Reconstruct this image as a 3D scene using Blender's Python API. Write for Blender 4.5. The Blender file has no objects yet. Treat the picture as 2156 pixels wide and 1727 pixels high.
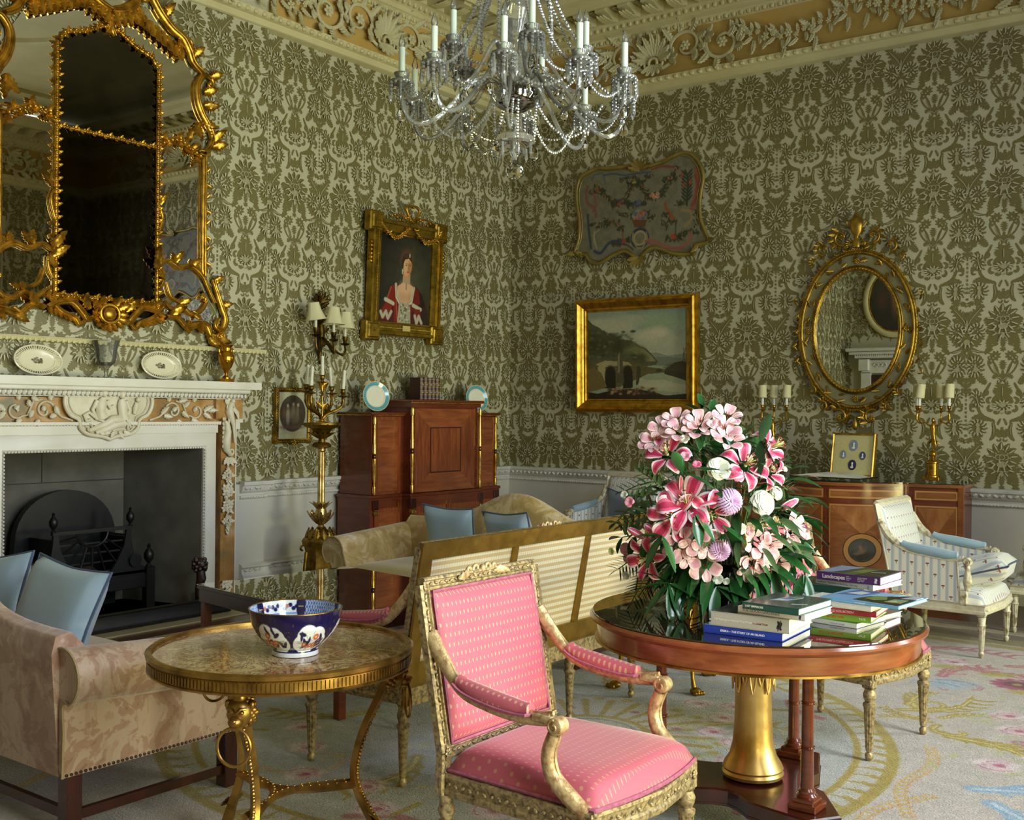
import bpy, math, random
import numpy as np
from math import sin, cos, pi, radians, sqrt, atan2, exp, floor as flr
from mathutils import Vector, Matrix
random.seed(7)
rnd = random.random
S = bpy.context.scene
COL = S.collection

# ---------------------------------------------------------------- camera
FPX, YAW, PITCH, ROLL = 2323.63, .645572, -.000736, .009751
CAM = np.array([7.0597, -9.33227, 1.5])
_f = np.array([-sin(YAW)*cos(PITCH), cos(YAW)*cos(PITCH), sin(PITCH)])
_r0 = np.array([cos(YAW), sin(YAW), 0.]); _u0 = np.cross(_r0, _f)
_r = cos(ROLL)*_r0 + sin(ROLL)*_u0; _u = -sin(ROLL)*_r0 + cos(ROLL)*_u0
cd = bpy.data.cameras.new('camera'); cam = bpy.data.objects.new('camera', cd); COL.objects.link(cam)
cd.sensor_width = 36; cd.lens = 36*FPX/2156; cd.clip_start = .05; cd.clip_end = 60
M4 = Matrix(((_r[0], _u[0], -_f[0], CAM[0]), (_r[1], _u[1], -_f[1], CAM[1]), (_r[2], _u[2], -_f[2], CAM[2]), (0, 0, 0, 1)))
cam.matrix_world = M4; S.camera = cam
def at(px, py, ax, val):
    "the point of the room seen at a photo pixel where its coordinate ax has the value val"
    d = _f + (px-1078)/FPX*_r - (py-863.5)/FPX*_u
    return CAM + (val-CAM[ax])/d[ax]*d
def atW(px, py, x=.04): p = at(px, py, 0, x); return float(p[1]), float(p[2])      # on a plane parallel to the fireplace wall
def atB(px, py, y=-.03): p = at(px, py, 1, y); return float(p[0]), float(p[2])     # on a plane parallel to the back wall
# ---------------------------------------------------------------- world, daylight, exposure
S.view_settings.view_transform = 'Standard'; S.view_settings.look = 'None'
S.view_settings.gamma = 1; S.view_settings.use_curve_mapping = False
S.view_settings.exposure = 0.45
w = bpy.data.worlds.new('sky'); S.world = w; w.use_nodes = True
w.node_tree.nodes['Background'].inputs[0].default_value = (.80, .90, 1, 1)
w.node_tree.nodes['Background'].inputs[1].default_value = 1.0
S.cycles.max_bounces = 9; S.cycles.diffuse_bounces = 4; S.cycles.glossy_bounces = 4
S.cycles.transmission_bounces = 6; S.cycles.transparent_max_bounces = 8
S.cycles.use_denoising = True; S.cycles.adaptive_threshold = .035; S.cycles.sample_clamp_indirect = 4
S.cycles.caustics_reflective = False; S.cycles.caustics_refractive = False
RW, RD, RH = 8.0, -9.95, 5.62       # room width, depth, ceiling
WIN = [(-2.35, 1.25), (-4.83, 1.25), (-7.30, 1.25)]     # windows in the right hand wall: centre y, width
WZ0, WZ1 = .45, 3.75
def area(name, loc, d, sx, sy, power, col, spread=180):
    l = bpy.data.lights.new(name, 'AREA'); l.shape = 'RECTANGLE'; l.size = sx; l.size_y = sy
    l.energy = power; l.color = col; l.spread = radians(spread)
    o = bpy.data.objects.new(name, l); COL.objects.link(o); o.location = loc
    o.rotation_euler = Vector(d).to_track_quat('-Z', 'Y').to_euler(); return o
for yc, ww in WIN:
    area('sky_light', (RW+.30, yc, 2.25), (-1, 0, -.28), ww, WZ1-WZ0-.2, {-2.35: 85, -4.83: 150, -7.30: 150}[yc], (.80, .89, 1.0))
    area('lawn_light', (RW+.45, yc, .75), (-1, 0, 1.0), ww, .9, 95, (1.0, .93, .36))
# ---------------------------------------------------------------- mesh builder
def V(*a): return np.array(a, float)
def rotz(a): return np.array([[cos(a), -sin(a), 0], [sin(a), cos(a), 0], [0, 0, 1.]])
def rotx(a): return np.array([[1, 0, 0], [0, cos(a), -sin(a)], [0, sin(a), cos(a)]])
def roty(a): return np.array([[cos(a), 0, sin(a)], [0, 1, 0], [-sin(a), 0, cos(a)]])
class MB:
    def __init__(s): s.v = []; s.f = []; s.m = []; s.n = 0
    def add(s, v, f, m=0, R=None, t=None):
        v = np.asarray(v, float).reshape(-1, 3)
        if R is not None: v = v @ np.asarray(R).T
        if t is not None: v = v + np.asarray(t)
        n = s.n; s.v.append(v); s.n += len(v)
        s.f.extend([tuple(i+n for i in q) for q in f]); s.m.extend([m]*len(f)); return s
    def box(s, c, d, m=0, b=0, R=None, t=None):
        x, y, z = d[0]/2, d[1]/2, d[2]/2
        if b <= 0:
            v = [(i*x, j*y, k*z) for i in (-1, 1) for j in (-1, 1) for k in (-1, 1)]
            f = [(0, 1, 3, 2), (4, 6, 7, 5), (0, 4, 5, 1), (2, 3, 7, 6), (0, 2, 6, 4), (1, 5, 7, 3)]
        else:
            b = min(b, x*.9, y*.9, z*.9); v = []; ix = {}
            for i in (-1, 1):
                for j in (-1, 1):
                    for k in (-1, 1):
                        for a, p in enumerate(((i*x, j*(y-b), k*(z-b)), (i*(x-b), j*y, k*(z-b)), (i*(x-b), j*(y-b), k*z))):
                            ix[i, j, k, a] = len(v); v.append(p)
            f = []
            for a, (o1, o2) in ((0, (1, 2)), (1, (0, 2)), (2, (0, 1))):
                for sg in (-1, 1):
                    q = []
                    for p1, p2 in ((-1, -1), (1, -1), (1, 1), (-1, 1)):
                        e = [0, 0, 0]; e[a] = sg; e[o1] = p1; e[o2] = p2; q.append(ix[e[0], e[1], e[2], a])
                    f.append(tuple(q if (sg > 0) != (a == 1) else q[::-1]))
            for a in range(3):
                o1, o2 = [q for q in range(3) if q != a]
                for p1 in (-1, 1):
                    for p2 in (-1, 1):
                        e = [0, 0, 0]; e[o1] = p1; e[o2] = p2; q = []
                        for sg, ff in ((-1, o1), (1, o1), (1, o2), (-1, o2)):
                            e[a] = sg; q.append(ix[e[0], e[1], e[2], ff])
                        f.append(tuple(q))
            for i in (-1, 1):
                for j in (-1, 1):
                    for k in (-1, 1): f.append(tuple(ix[i, j, k, a] for a in range(3)))
        return s.add(np.array(v)+np.array(c), f, m, R, t)
    def lathe(s, prof, seg=24, at=(0, 0, 0), m=0, R=None, sx=1, sy=1, flute=None, a0=0, a1=2*pi, caps=True):
        P = np.array(prof, float); full = abs(a1-a0-2*pi) < 1e-6; n = seg if full else seg+1
        a = a0+np.arange(n)*(a1-a0)/seg; k = np.ones((len(P), n))
        if flute: k = 1+flute[1]*np.abs(np.sin(a*flute[0]/2))[None, :]*np.array([1 if flute[2] <= p[1] <= flute[3] else 0 for p in P])[:, None]
        v = np.stack([P[:, :1]*np.cos(a)*k*sx, P[:, :1]*np.sin(a)*k*sy, P[:, 1:2]+0*a], -1).reshape(-1, 3)
        f = []
        for i in range(len(P)-1):
            for j in range(n if full else n-1):
                j2 = (j+1) % n; f.append((i*n+j, i*n+j2, (i+1)*n+j2, (i+1)*n+j))
        if full and caps:
            if P[0, 0] > 1e-5: f.append(tuple(range(n))[::-1])
            if P[-1, 0] > 1e-5: f.append(tuple((len(P)-1)*n+j for j in range(n)))
        return s.add(v, f, m, R, at)
    def tube(s, pts, r, seg=8, m=0, closed=False, R=None, t=None, flat=1, up=None):
        P = np.array(pts, float); n = len(P); rr = np.full(n, r) if np.isscalar(r) else np.array(r, float)
        if closed: T = np.roll(P, -1, 0)-np.roll(P, 1, 0)
        else: T = np.gradient(P, axis=0)
        T /= np.linalg.norm(T, axis=1)[:, None]+1e-12
        N = np.zeros_like(P); a = V(*up) if up is not None else (V(0, 0, 1) if abs(T[0, 2]) < .9 else V(1, 0, 0))
        for i in range(n):
            if up is not None and abs(T[i] @ V(*up)) < .98: a = V(*up)
            q = a-(a@T[i])*T[i]; q /= np.linalg.norm(q)+1e-12; N[i] = q; a = q
        Bn = np.cross(T, N); an = np.arange(seg)*2*pi/seg
        v = P[:, None, :]+rr[:, None, None]*(np.cos(an)[None, :, None]*N[:, None, :]*flat+np.sin(an)[None, :, None]*Bn[:, None, :])
        f = []
        for i in range(n if closed else n-1):
            i2 = (i+1) % n
            for j in range(seg): j2 = (j+1) % seg; f.append((i*seg+j, i*seg+j2, i2*seg+j2, i2*seg+j))
        if not closed: f.append(tuple(range(seg))[::-1]); f.append(tuple((n-1)*seg+j for j in range(seg)))
        return s.add(v.reshape(-1, 3), f, m, R, t)
    def sph(s, c, r, seg=12, rings=8, m=0, R=None, t=None):
        r = (r, r, r) if np.isscalar(r) else r; v = [(0, 0, -1)]
        for i in range(1, rings):
            a = -pi/2+pi*i/rings
            for j in range(seg): b = 2*pi*j/seg; v.append((cos(a)*cos(b), cos(a)*sin(b), sin(a)))
        v.append((0, 0, 1)); f = []
        for j in range(seg):
            f.append((0, 1+(j+1) % seg, 1+j)); l = 1+(rings-2)*seg; f.append((l+j, l+(j+1) % seg, len(v)-1))
            for i in range(rings-2): a = 1+i*seg; f.append((a+j, a+(j+1) % seg, a+seg+(j+1) % seg, a+seg+j))
        v = np.array(v)*np.array(r)
        if R is not None: v = v @ np.asarray(R).T
        return s.add(v+np.array(c), f, m, None, t)
    def prism(s, poly, z0, z1, m=0, R=None, t=None, bev=0):
        P = np.array(poly, float)[:, :2]; n = len(P)
        ar = sum(P[i, 0]*P[(i+1) % n, 1]-P[(i+1) % n, 0]*P[i, 1] for i in range(n))
        if ar < 0: P = P[::-1]
        rings = [(P, z0)]
        if bev:
            D = np.roll(P, -1, 0)-np.roll(P, 1, 0); D /= np.linalg.norm(D, axis=1)[:, None]+1e-9
            Q = P-np.stack([D[:, 1], -D[:, 0]], 1)*bev; rings += [(P, z1-bev), (Q, z1)]
        else: rings.append((P, z1))
        v = np.concatenate([np.c_[p, np.full(n, z)] for p, z in rings]); f = [tuple(range(n))[::-1]]
        for k in range(len(rings)-1):
            for i in range(n): j = (i+1) % n; f.append((k*n+i, k*n+j, (k+1)*n+j, (k+1)*n+i))
        f.append(tuple((len(rings)-1)*n+i for i in range(n)))
        return s.add(v, f, m, R, t)
    def grid(s, fn, nu, nv, m=0, cu=False, cv=False, R=None, t=None):
        U = nu if cu else nu+1; W = nv if cv else nv+1
        v = [fn(i/nu, j/nv) for i in range(U) for j in range(W)]; f = []
        for i in range(nu):
            for j in range(nv):
                i2 = (i+1) % U; j2 = (j+1) % W; f.append((i*W+j, i2*W+j, i2*W+j2, i*W+j2))
        return s.add(v, f, m, R, t)
    def sweep(s, prof, path, m=0, closed=False, up=(0, 0, 1), R=None, t=None):
        "profile (a = outwards, b = up) swept with mitres along a planar path; outwards = tangent x up"
        P = np.array(path, float); n = len(P); up = V(*up); pr = np.array(prof, float); k = len(pr); vs = []
        for i in range(n):
            a = P[i]-P[i-1] if (closed or i > 0) else None; b = P[(i+1) % n]-P[i] if (closed or i < n-1) else None
            if a is None: a = b
            if b is None: b = a
            a = a/np.linalg.norm(a); b = b/np.linalg.norm(b)
            na = np.cross(a, up); nb = np.cross(b, up); q = na+nb; q = q/np.linalg.norm(q); q = q/max(.25, q@na)
            vs.append(P[i]+pr[:, :1]*q+pr[:, 1:2]*up)
        f = []
        for i in range(n if closed else n-1):
            i2 = (i+1) % n
            for j in range(k): j2 = (j+1) % k; f.append((i*k+j, i2*k+j, i2*k+j2, i*k+j2))
        if not closed: f += [tuple(range(k)), tuple((n-1)*k+j for j in range(k))[::-1]]
        return s.add(np.concatenate(vs), f, m, R, t)
    def merge(s, o, R=None, t=None, m=None):
        v = np.concatenate(o.v)
        if R is not None: v = v @ np.asarray(R).T
        if t is not None: v = v+np.asarray(t)
        n = s.n; s.v.append(v); s.n += len(v)
        s.f.extend([tuple(i+n for i in q) for q in o.f]); s.m.extend(o.m if m is None else [m]*len(o.f)); return s
    def build(s, name, mats, parent=None, sharp=35, flat=False):
        if not isinstance(mats, (list, tuple)): mats = [mats]
        me = bpy.data.meshes.new(name); v = np.concatenate(s.v)
        nl = [len(q) for q in s.f]; lv = np.fromiter((i for q in s.f for i in q), dtype=np.int32, count=sum(nl))
        me.vertices.add(len(v)); me.vertices.foreach_set('co', v.astype(np.float32).ravel())
        me.loops.add(len(lv)); me.loops.foreach_set('vertex_index', lv)
        me.polygons.add(len(nl)); me.polygons.foreach_set('loop_start', np.concatenate([[0], np.cumsum(nl)[:-1]]).astype(np.int32))
        for mt in mats: me.materials.append(mt)
        me.polygons.foreach_set('material_index', np.array(s.m, np.int32))
        me.update(calc_edges=True); me.validate()
        if flat: me.shade_flat()
        else: me.shade_smooth(); me.set_sharp_from_angle(angle=radians(sharp))
        o = bpy.data.objects.new(name, me); COL.objects.link(o)
        if parent is not None: o.parent = parent
        return o
def tag(o, label, cat, group=None):
    o['label'] = label; o['category'] = cat
    if group: o['group'] = group
    return o
def thing(name, label, cat, loc=(0, 0, 0), rz=0, group=None):
    o = bpy.data.objects.new(name, None); COL.objects.link(o); o.location = loc; o.rotation_euler = (0, 0, rz)
    o.empty_display_size = .1; return tag(o, label, cat, group)
def lab(o, label): o['label'] = label; return o
def struct(o): o['kind'] = 'structure'; return o
def dup(o, loc=None, rz=None, label=None, group=None, parent=None, scale=None):
    c = o.copy(); COL.objects.link(c)
    if parent is not None: c.parent = parent
    if loc is not None: c.location = loc
    if rz is not None: c.rotation_euler = (0, 0, rz)
    if scale is not None: c.scale = scale
    if label: c['label'] = label
    if group: c['group'] = group
    for ch in KIDS.get(o.name, list(o.children)): dup(ch, parent=c)
    return c
KIDS = {}
# ---------------------------------------------------------------- materials
def lin(c):
    if isinstance(c, str): c = [int(c[i:i+2], 16)/255 for i in (0, 2, 4)]
    return tuple(((x+.055)/1.055)**2.4 if x > .04045 else x/12.92 for x in c)
def rgba(c): return (*lin(c), 1)
class NT:
    def __init__(s, name):
        s.mat = bpy.data.materials.new(name); s.mat.use_nodes = True; s.t = s.mat.node_tree
        s.b = s.t.nodes['Principled BSDF']; s.out = s.t.nodes['Material Output']
    def n(s, ty, **k):
        o = s.t.nodes.new('ShaderNode'+ty)
        for a, v in k.items():
            if a.startswith('i_'): s.put(o.inputs[a[2:].replace('_', ' ')], v)
            else: setattr(o, a, v)
        return o
    def put(s, sock, v):
        if isinstance(v, bpy.types.NodeSocket): s.t.links.new(v, sock)
        else: sock.default_value = v
    def m(s, op, a, b=0, c=0):
        o = s.t.nodes.new('ShaderNodeMath'); o.operation = op
        for i, v in enumerate((a, b, c)): s.put(o.inputs[i], v)
        return o.outputs[0]
    def co(s, k='Object'): return s.n('TexCoord').outputs[k]
    def xyz(s, v=None): o = s.n('SeparateXYZ', i_Vector=v if v is not None else s.co()); return o.outputs
    def noise(s, scale, detail=3, vec=None, rough=.5, dist=0, stretch=None):
        v = vec if vec is not None else s.co()
        if stretch: v = s.n('Mapping', i_Vector=v, i_Scale=stretch).outputs[0]
        o = s.n('TexNoise', i_Vector=v, i_Scale=scale, i_Detail=detail, i_Roughness=rough, i_Distortion=dist); return o.outputs['Fac']
    def ramp(s, f, stops):
        o = s.n('ValToRGB', i_Fac=f); e = o.color_ramp.elements
        while len(e) < len(stops): e.new(.5)
        for q, (p, c) in zip(e, stops): q.position = p; q.color = rgba(c)
        return o.outputs[0]
    def mix(s, f, a, b):
        o = s.n('Mix', data_type='RGBA'); s.put(o.inputs[0], f)
        s.put(o.inputs[6], a if isinstance(a, bpy.types.NodeSocket) else rgba(a)); s.put(o.inputs[7], b if isinstance(b, bpy.types.NodeSocket) else rgba(b)); return o.outputs[2]
    def bump(s, h, st=.3, d=.01):
        o = s.n('Bump', i_Height=h, i_Strength=st, i_Distance=d); s.t.links.new(o.outputs[0], s.b.inputs['Normal'])
    def set(s, **k):
        for a, v in k.items(): s.put(s.b.inputs[a.replace('_', ' ')], v)
        return s
def mat(name, c, rough=.5, metal=0, c2=None, ns=8, bump=None, coat=0, sheen=0, spec=None, detail=4, stretch=None, lo=.35, hi=.65, **kw):
    t = NT(name)
    if c2 is None:
        q = lin(c); c2 = None
        t.b.inputs['Base Color'].default_value = (*q, 1)
    else:
        f = t.noise(ns, detail, stretch=stretch); t.put(t.b.inputs['Base Color'], t.ramp(f, [(lo, c), (hi, c2)]))
    t.set(Roughness=rough, Metallic=metal)
    if coat: t.set(Coat_Weight=coat, Coat_Roughness=.08)
    if sheen: t.set(Sheen_Weight=sheen, Sheen_Roughness=.4)
    if spec is not None: t.set(Specular_IOR_Level=spec)
    if bump: t.bump(t.noise(bump[0], 4), bump[1], .01)
    for a, v in kw.items(): t.put(t.b.inputs[a.replace('_', ' ')], v)
    return t.mat
def wood(name, c1, c2, sc=(3, 40, 3), rough=.25, coat=.5, band=None):
    t = NT(name); f = t.noise(1.2, 6, stretch=sc, dist=.6, rough=.6); g = t.noise(2.0, 3)
    a = t.ramp(f, [(.3, c1), (.7, c2)]); dk = tuple(.72*x for x in [int(c1[i:i+2], 16)/255 for i in (0, 2, 4)])
    t.put(t.b.inputs['Base Color'], t.mix(t.m('MULTIPLY', t.m('SUBTRACT', .62, g), 1.6), a, dk)); t.set(Roughness=rough)
    if coat: t.set(Coat_Weight=coat, Coat_Roughness=.1)
    return t.mat
def vcol(name, rough=.6, coat=0, nz=0, sheen=0, bump=None):
    t = NT(name); a = t.n('Attribute', attribute_name='Col').outputs['Color']
    if nz:
        f = t.noise(nz, 3); a = t.mix(t.m('MULTIPLY', t.m('ABSOLUTE', t.m('SUBTRACT', f, .5)), .9), a, '6b6250')
    t.put(t.b.inputs['Base Color'], a); t.set(Roughness=rough)
    if coat: t.set(Coat_Weight=coat, Coat_Roughness=.1)
    if sheen: t.set(Sheen_Weight=sheen)
    if bump: t.bump(t.noise(bump[0], 3), bump[1], .01)
    return t.mat
def gold(name, c1='8a6420', c2='d9a83f', rough=.34, ns=14, bump=.25):
    t = NT(name); f = t.noise(ns, 5); t.put(t.b.inputs['Base Color'], t.ramp(f, [(.3, c1), (.6, c2)])); t.set(Metallic=.92)
    t.put(t.b.inputs['Roughness'], t.m('ADD', rough-.12, t.m('MULTIPLY', t.noise(30, 3), .25))); t.bump(t.noise(60, 4), bump, .004); return t.mat
G = gold('gilding'); GD = gold('dark_gilding', '54401a', '9c7a30', .42); GL = gold('bright_gilding', 'c08f34', 'efc565', .28, bump=.1)
GREEN_G = gold('antique_gilding', '7d6324', 'b8953f', .40); BRASS = gold('brass', '6e5122', 'b38b45', .35, bump=.1)
DBRONZE = gold('dark_bronze', '2e2413', '6e5526', .42)
WORN = mat('worn_gilding', '5e523c', .45, .4, 'b9a274', ns=70, lo=.3, hi=.6, bump=(90, .3))
WGOLD = mat('rubbed_gilt_wood', '9a6f48', .4, .4, 'd9bd8c', ns=45, lo=.3, hi=.6, bump=(70, .25))
CREAM = mat('cream_plaster', 'c5bb8b', .65, c2='cfc697', ns=3)
CREAM2 = mat('ornament_plaster', 'bdb68c', .7, c2='c9c29c', ns=6)
OCHRE = mat('ochre_frieze_paint', 'b8974e', .7, c2='c2a25a', ns=2)
WAINS = mat('wainscot_paint', 'cdc9bc', .5, c2='c5c0b0', ns=1.5)
MOULD = mat('moulding_paint', 'd9d7cc', .5, c2='cfccbe', ns=8)
WHMARB = mat('white_marble', 'e4e0d4', .3, c2='d9d4c4', ns=4, detail=8)
CARVE = mat('carved_marble', 'ded6c0', .45, c2='cfc5a8', ns=9)
BLACK = mat('black_iron', '0d0c0c', .42, .15, '151414', ns=8)
GLASS = NT('crystal_glass').set(Base_Color=(1, 1, 1, 1), Roughness=0.0, Transmission_Weight=1.0, IOR=1.5).mat
def thin_glass(name, tint=(.97, .98, .96), fac=.12):
    t = NT(name); g = t.n('BsdfGlossy', i_Roughness=.02); r = t.n('BsdfTransparent', i_Color=(*tint, 1)); m = t.n('MixShader')
    fr = t.n('Fresnel', i_IOR=1.5).outputs[0]; t.put(m.inputs[0], fr); t.t.links.new(r.outputs[0], m.inputs[1]); t.t.links.new(g.outputs[0], m.inputs[2])
    t.t.links.new(m.outputs[0], t.out.inputs[0]); return t.mat
TGLASS = thin_glass('clear_glass')
def sparkle(name, ior=2.1, white=.10):  # white: diffuse white mixed into the glass, standing in for the crystal's sparkle
    t = NT(name); g = t.n('BsdfGlossy', i_Roughness=.03); r = t.n('BsdfTransparent', i_Color=(.96, .97, .95, 1)); m = t.n('MixShader'); w_ = t.n('MixShader', i_Fac=white); d = t.n('BsdfDiffuse', i_Color=(.95, .95, .88, 1))
    t.put(m.inputs[0], t.n('Fresnel', i_IOR=ior).outputs[0]); L = t.t.links.new; L(r.outputs[0], m.inputs[1]); L(g.outputs[0], m.inputs[2]); L(m.outputs[0], w_.inputs[1]); L(d.outputs[0], w_.inputs[2]); L(w_.outputs[0], t.out.inputs[0]); return t.mat
CUP = sparkle('goblet_crystal', 1.5, .05); PGL = sparkle('picture_glass', 1.22, 0)
# ---------------------------------------------------------------- painted surfaces: a colour raster computed here, carried by a fine mesh
class Canvas:
    def __init__(s, W, H, w, h, bg):
        s.nx, s.ny, s.w, s.h = W, H, w, h; s.a = np.zeros((H, W, 3)); s.a[:] = [int(bg[i:i+2], 16)/255 for i in (0, 2, 4)]
        s.X, s.Y = np.meshgrid((np.arange(W)+.5)/W*w, (np.arange(H)+.5)/H*h)
    def c(s, c): return np.array([int(c[i:i+2], 16)/255 for i in (0, 2, 4)]) if isinstance(c, str) else np.array(c)
    def _win(s, x0, x1, y0, y1):
        i0 = max(0, int(x0/s.w*s.nx)-1); i1 = min(s.nx, int(x1/s.w*s.nx)+2); j0 = max(0, int(y0/s.h*s.ny)-1); j1 = min(s.ny, int(y1/s.h*s.ny)+2)
        return (slice(j0, j1), slice(i0, i1)) if i1 > i0 and j1 > j0 else None
    def put(s, sl, m, col): s.a[sl] = s.a[sl]*(1-m[..., None])+s.c(col)*m[..., None]
    def poly(s, P, col, al=1.):
        P = np.array(P, float); sl = s._win(P[:, 0].min(), P[:, 0].max(), P[:, 1].min(), P[:, 1].max())
        if sl is None: return
        X, Y = s.X[sl], s.Y[sl]; ins = np.zeros(X.shape, bool); n = len(P)
        for i in range(n):
            x1, y1 = P[i]; x2, y2 = P[(i+1) % n]
            if y1 == y2: continue
            ins ^= ((y1 > Y) != (y2 > Y)) & (X < (x2-x1)*(Y-y1)/(y2-y1)+x1)
        s.put(sl, ins*al, col)
    def ell(s, cx, cy, rx, ry, col, al=1., soft=.2, rot=0):
        R = max(rx, ry)*(1+soft); sl = s._win(cx-R, cx+R, cy-R, cy+R)
        if sl is None: return
        X, Y = s.X[sl]-cx, s.Y[sl]-cy; c, q = cos(rot), sin(rot); d = np.sqrt(((X*c+Y*q)/rx)**2+((-X*q+Y*c)/ry)**2)
        s.put(sl, np.clip((1+soft-d)/(2*soft), 0, 1)*al, col)
    def ring(s, cx, cy, r, wd, col, a0=0, a1=7, al=1., ry=None, soft=.25):
        ry = ry or r; R = max(r, ry)+wd; sl = s._win(cx-R, cx+R, cy-R, cy+R)
        if sl is None: return
        X, Y = s.X[sl]-cx, (s.Y[sl]-cy)*r/ry; d = np.abs(np.hypot(X, Y)-r)/wd; an = np.mod(np.arctan2(Y, X)-a0, 2*pi)
        s.put(sl, np.clip((1+soft-d)/(2*soft), 0, 1)*al*(an <= a1-a0), col)
    def line(s, P, wd, col, al=1., w2=None):
        P = np.array(P, float); n = len(P)
        if n < 2: return
        w2 = wd if w2 is None else w2; R = max(wd, w2)*1.3; sl = s._win(P[:, 0].min()-R, P[:, 0].max()+R, P[:, 1].min()-R, P[:, 1].max()+R)
        if sl is None: return
        X, Y = s.X[sl], s.Y[sl]; M = np.zeros(X.shape)
        for i in range(n-1):
            a, b = P[i], P[i+1]; d = b-a; L = d@d+1e-12; t = np.clip(((X-a[0])*d[0]+(Y-a[1])*d[1])/L, 0, 1)
            k = (i+t)/(n-1); wl = wd+(w2-wd)*k; M = np.maximum(M, np.clip(1.25-np.hypot(X-a[0]-t*d[0], Y-a[1]-t*d[1])/wl, 0, .5)*2)
        s.put(sl, M*al, col)
    def noise(s, amp, cell, seed=1, col=None):
        r = np.random.RandomState(seed); gx = max(2, int(s.w/cell)+2); gy = max(2, int(s.h/cell)+2); g = r.rand(gy, gx)
        x = s.X/s.w*(gx-1.001); y = s.Y/s.h*(gy-1.001); i = x.astype(int); j = y.astype(int); fx = x-i; fy = y-j; fx = fx*fx*(3-2*fx); fy = fy*fy*(3-2*fy)
        v = (g[j, i]*(1-fx)+g[j, i+1]*fx)*(1-fy)+(g[j+1, i]*(1-fx)+g[j+1, i+1]*fx)*fy
        if col is None: s.a += ((v-.5)*2*amp)[..., None]
        else: s.put((slice(None), slice(None)), np.clip((v-.5)*3*amp, 0, 1), col)
        return v
    def build(s, name, material, fn, parent=None):
        "fn maps (x, y) arrays in canvas units to points"
        gx, gy = np.meshgrid(np.arange(s.nx+1)/s.nx*s.w, np.arange(s.ny+1)/s.ny*s.h)
        v = fn(gx.ravel(), gy.ravel()); W = s.nx+1
        j, i = np.meshgrid(np.arange(s.ny), np.arange(s.nx), indexing='ij'); b = (j*W+i).ravel()
        lv = np.stack([b, b+1, b+W+1, b+W], 1).astype(np.int32).ravel(); n = len(b)
        me = bpy.data.meshes.new(name); me.vertices.add(len(v)); me.vertices.foreach_set('co', v.astype(np.float32).ravel())
        me.loops.add(len(lv)); me.loops.foreach_set('vertex_index', lv); me.polygons.add(n); me.polygons.foreach_set('loop_start', (np.arange(n)*4).astype(np.int32))
        me.materials.append(material); me.update(calc_edges=True)
        ca = me.color_attributes.new('Col', 'BYTE_COLOR', 'CORNER'); q = np.clip(s.a, 0, 1).reshape(-1, 3)
        q = np.where(q > .04045, ((q+.055)/1.055)**2.4, q/12.92); q = np.repeat(np.c_[q, np.ones(n)], 4, 0); ca.data.foreach_set('color', q.astype(np.float32).ravel())
        me.shade_smooth(); o = bpy.data.objects.new(name, me); COL.objects.link(o)
        if parent is not None: o.parent = parent
        return o
# ---------------------------------------------------------------- shapes used again and again
def bez(p, n=12):
    p = [V(*q) for q in p]; o = []
    for i in range(n+1):
        t = i/n; q = [x.copy() for x in p]
        while len(q) > 1: q = [q[k]*(1-t)+q[k+1]*t for k in range(len(q)-1)]
        o.append(q[0])
    return o
def spline(P, n=6, closed=False):
    P = [V(*p) for p in P]; N = len(P); o = []
    for i in range(N if closed else N-1):
        g = lambda k: P[k % N] if closed else P[min(max(k, 0), N-1)]
        a, b, c, d = g(i-1), g(i), g(i+1), g(i+2)
        for k in range(n): t = k/n; o.append(.5*((2*b)+(c-a)*t+(2*a-5*b+4*c-d)*t*t+(3*b-a-3*c+d)*t**3))
    if not closed: o.append(P[-1])
    return o
def spiral(cx, cy, r0, r1, a0, a1, n=18):
    return [(cx+(r0+(r1-r0)*i/n)*cos(a0+(a1-a0)*i/n), cy+(r0+(r1-r0)*i/n)*sin(a0+(a1-a0)*i/n)) for i in range(n+1)]
def blob2(cx, cy, rx, ry, rot=0, n=11, amp=.18, pt=0):
    "a lobed leaf mass as a flat outline"
    o = []
    for i in range(n*4):
        a = 2*pi*i/(n*4); k = (1, 1+amp*.75, 1+amp, 1-amp*.55)[i % 4]; x, y = rx*k*cos(a), ry*k*sin(a)*(1+pt*max(0, sin(a))**3)
        o.append((cx+x*cos(rot)-y*sin(rot), cy+x*sin(rot)+y*cos(rot)))
    return o
def leaf2(pts, wd, n=7, amp=.35, tip=1.):
    "a serrated leaf along a curved rib, flat outline"
    P = spline(pts, 5); P = [p[:2] for p in P]; m = len(P)-1; L = []; Rr = []
    for k in range(n*3+1):
        t = k/(n*3); q = t*m; i = min(int(q), m-1); p = P[i]+(P[i+1]-P[i])*(q-i); d = P[i+1]-P[i]; d = d/(np.linalg.norm(d)+1e-9); nn = V(-d[1], d[0])
        w_ = wd*sin(pi*min(1, t*.86+.10))**.7*(1, 1+amp, 1-amp*.8)[k % 3]
        if t >= 1: w_ = 0
        L.append(tuple(p+nn*w_+d*w_*.25)); Rr.append(tuple(p-nn*w_+d*w_*.25))
    return L+Rr[::-1][1:]
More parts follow.
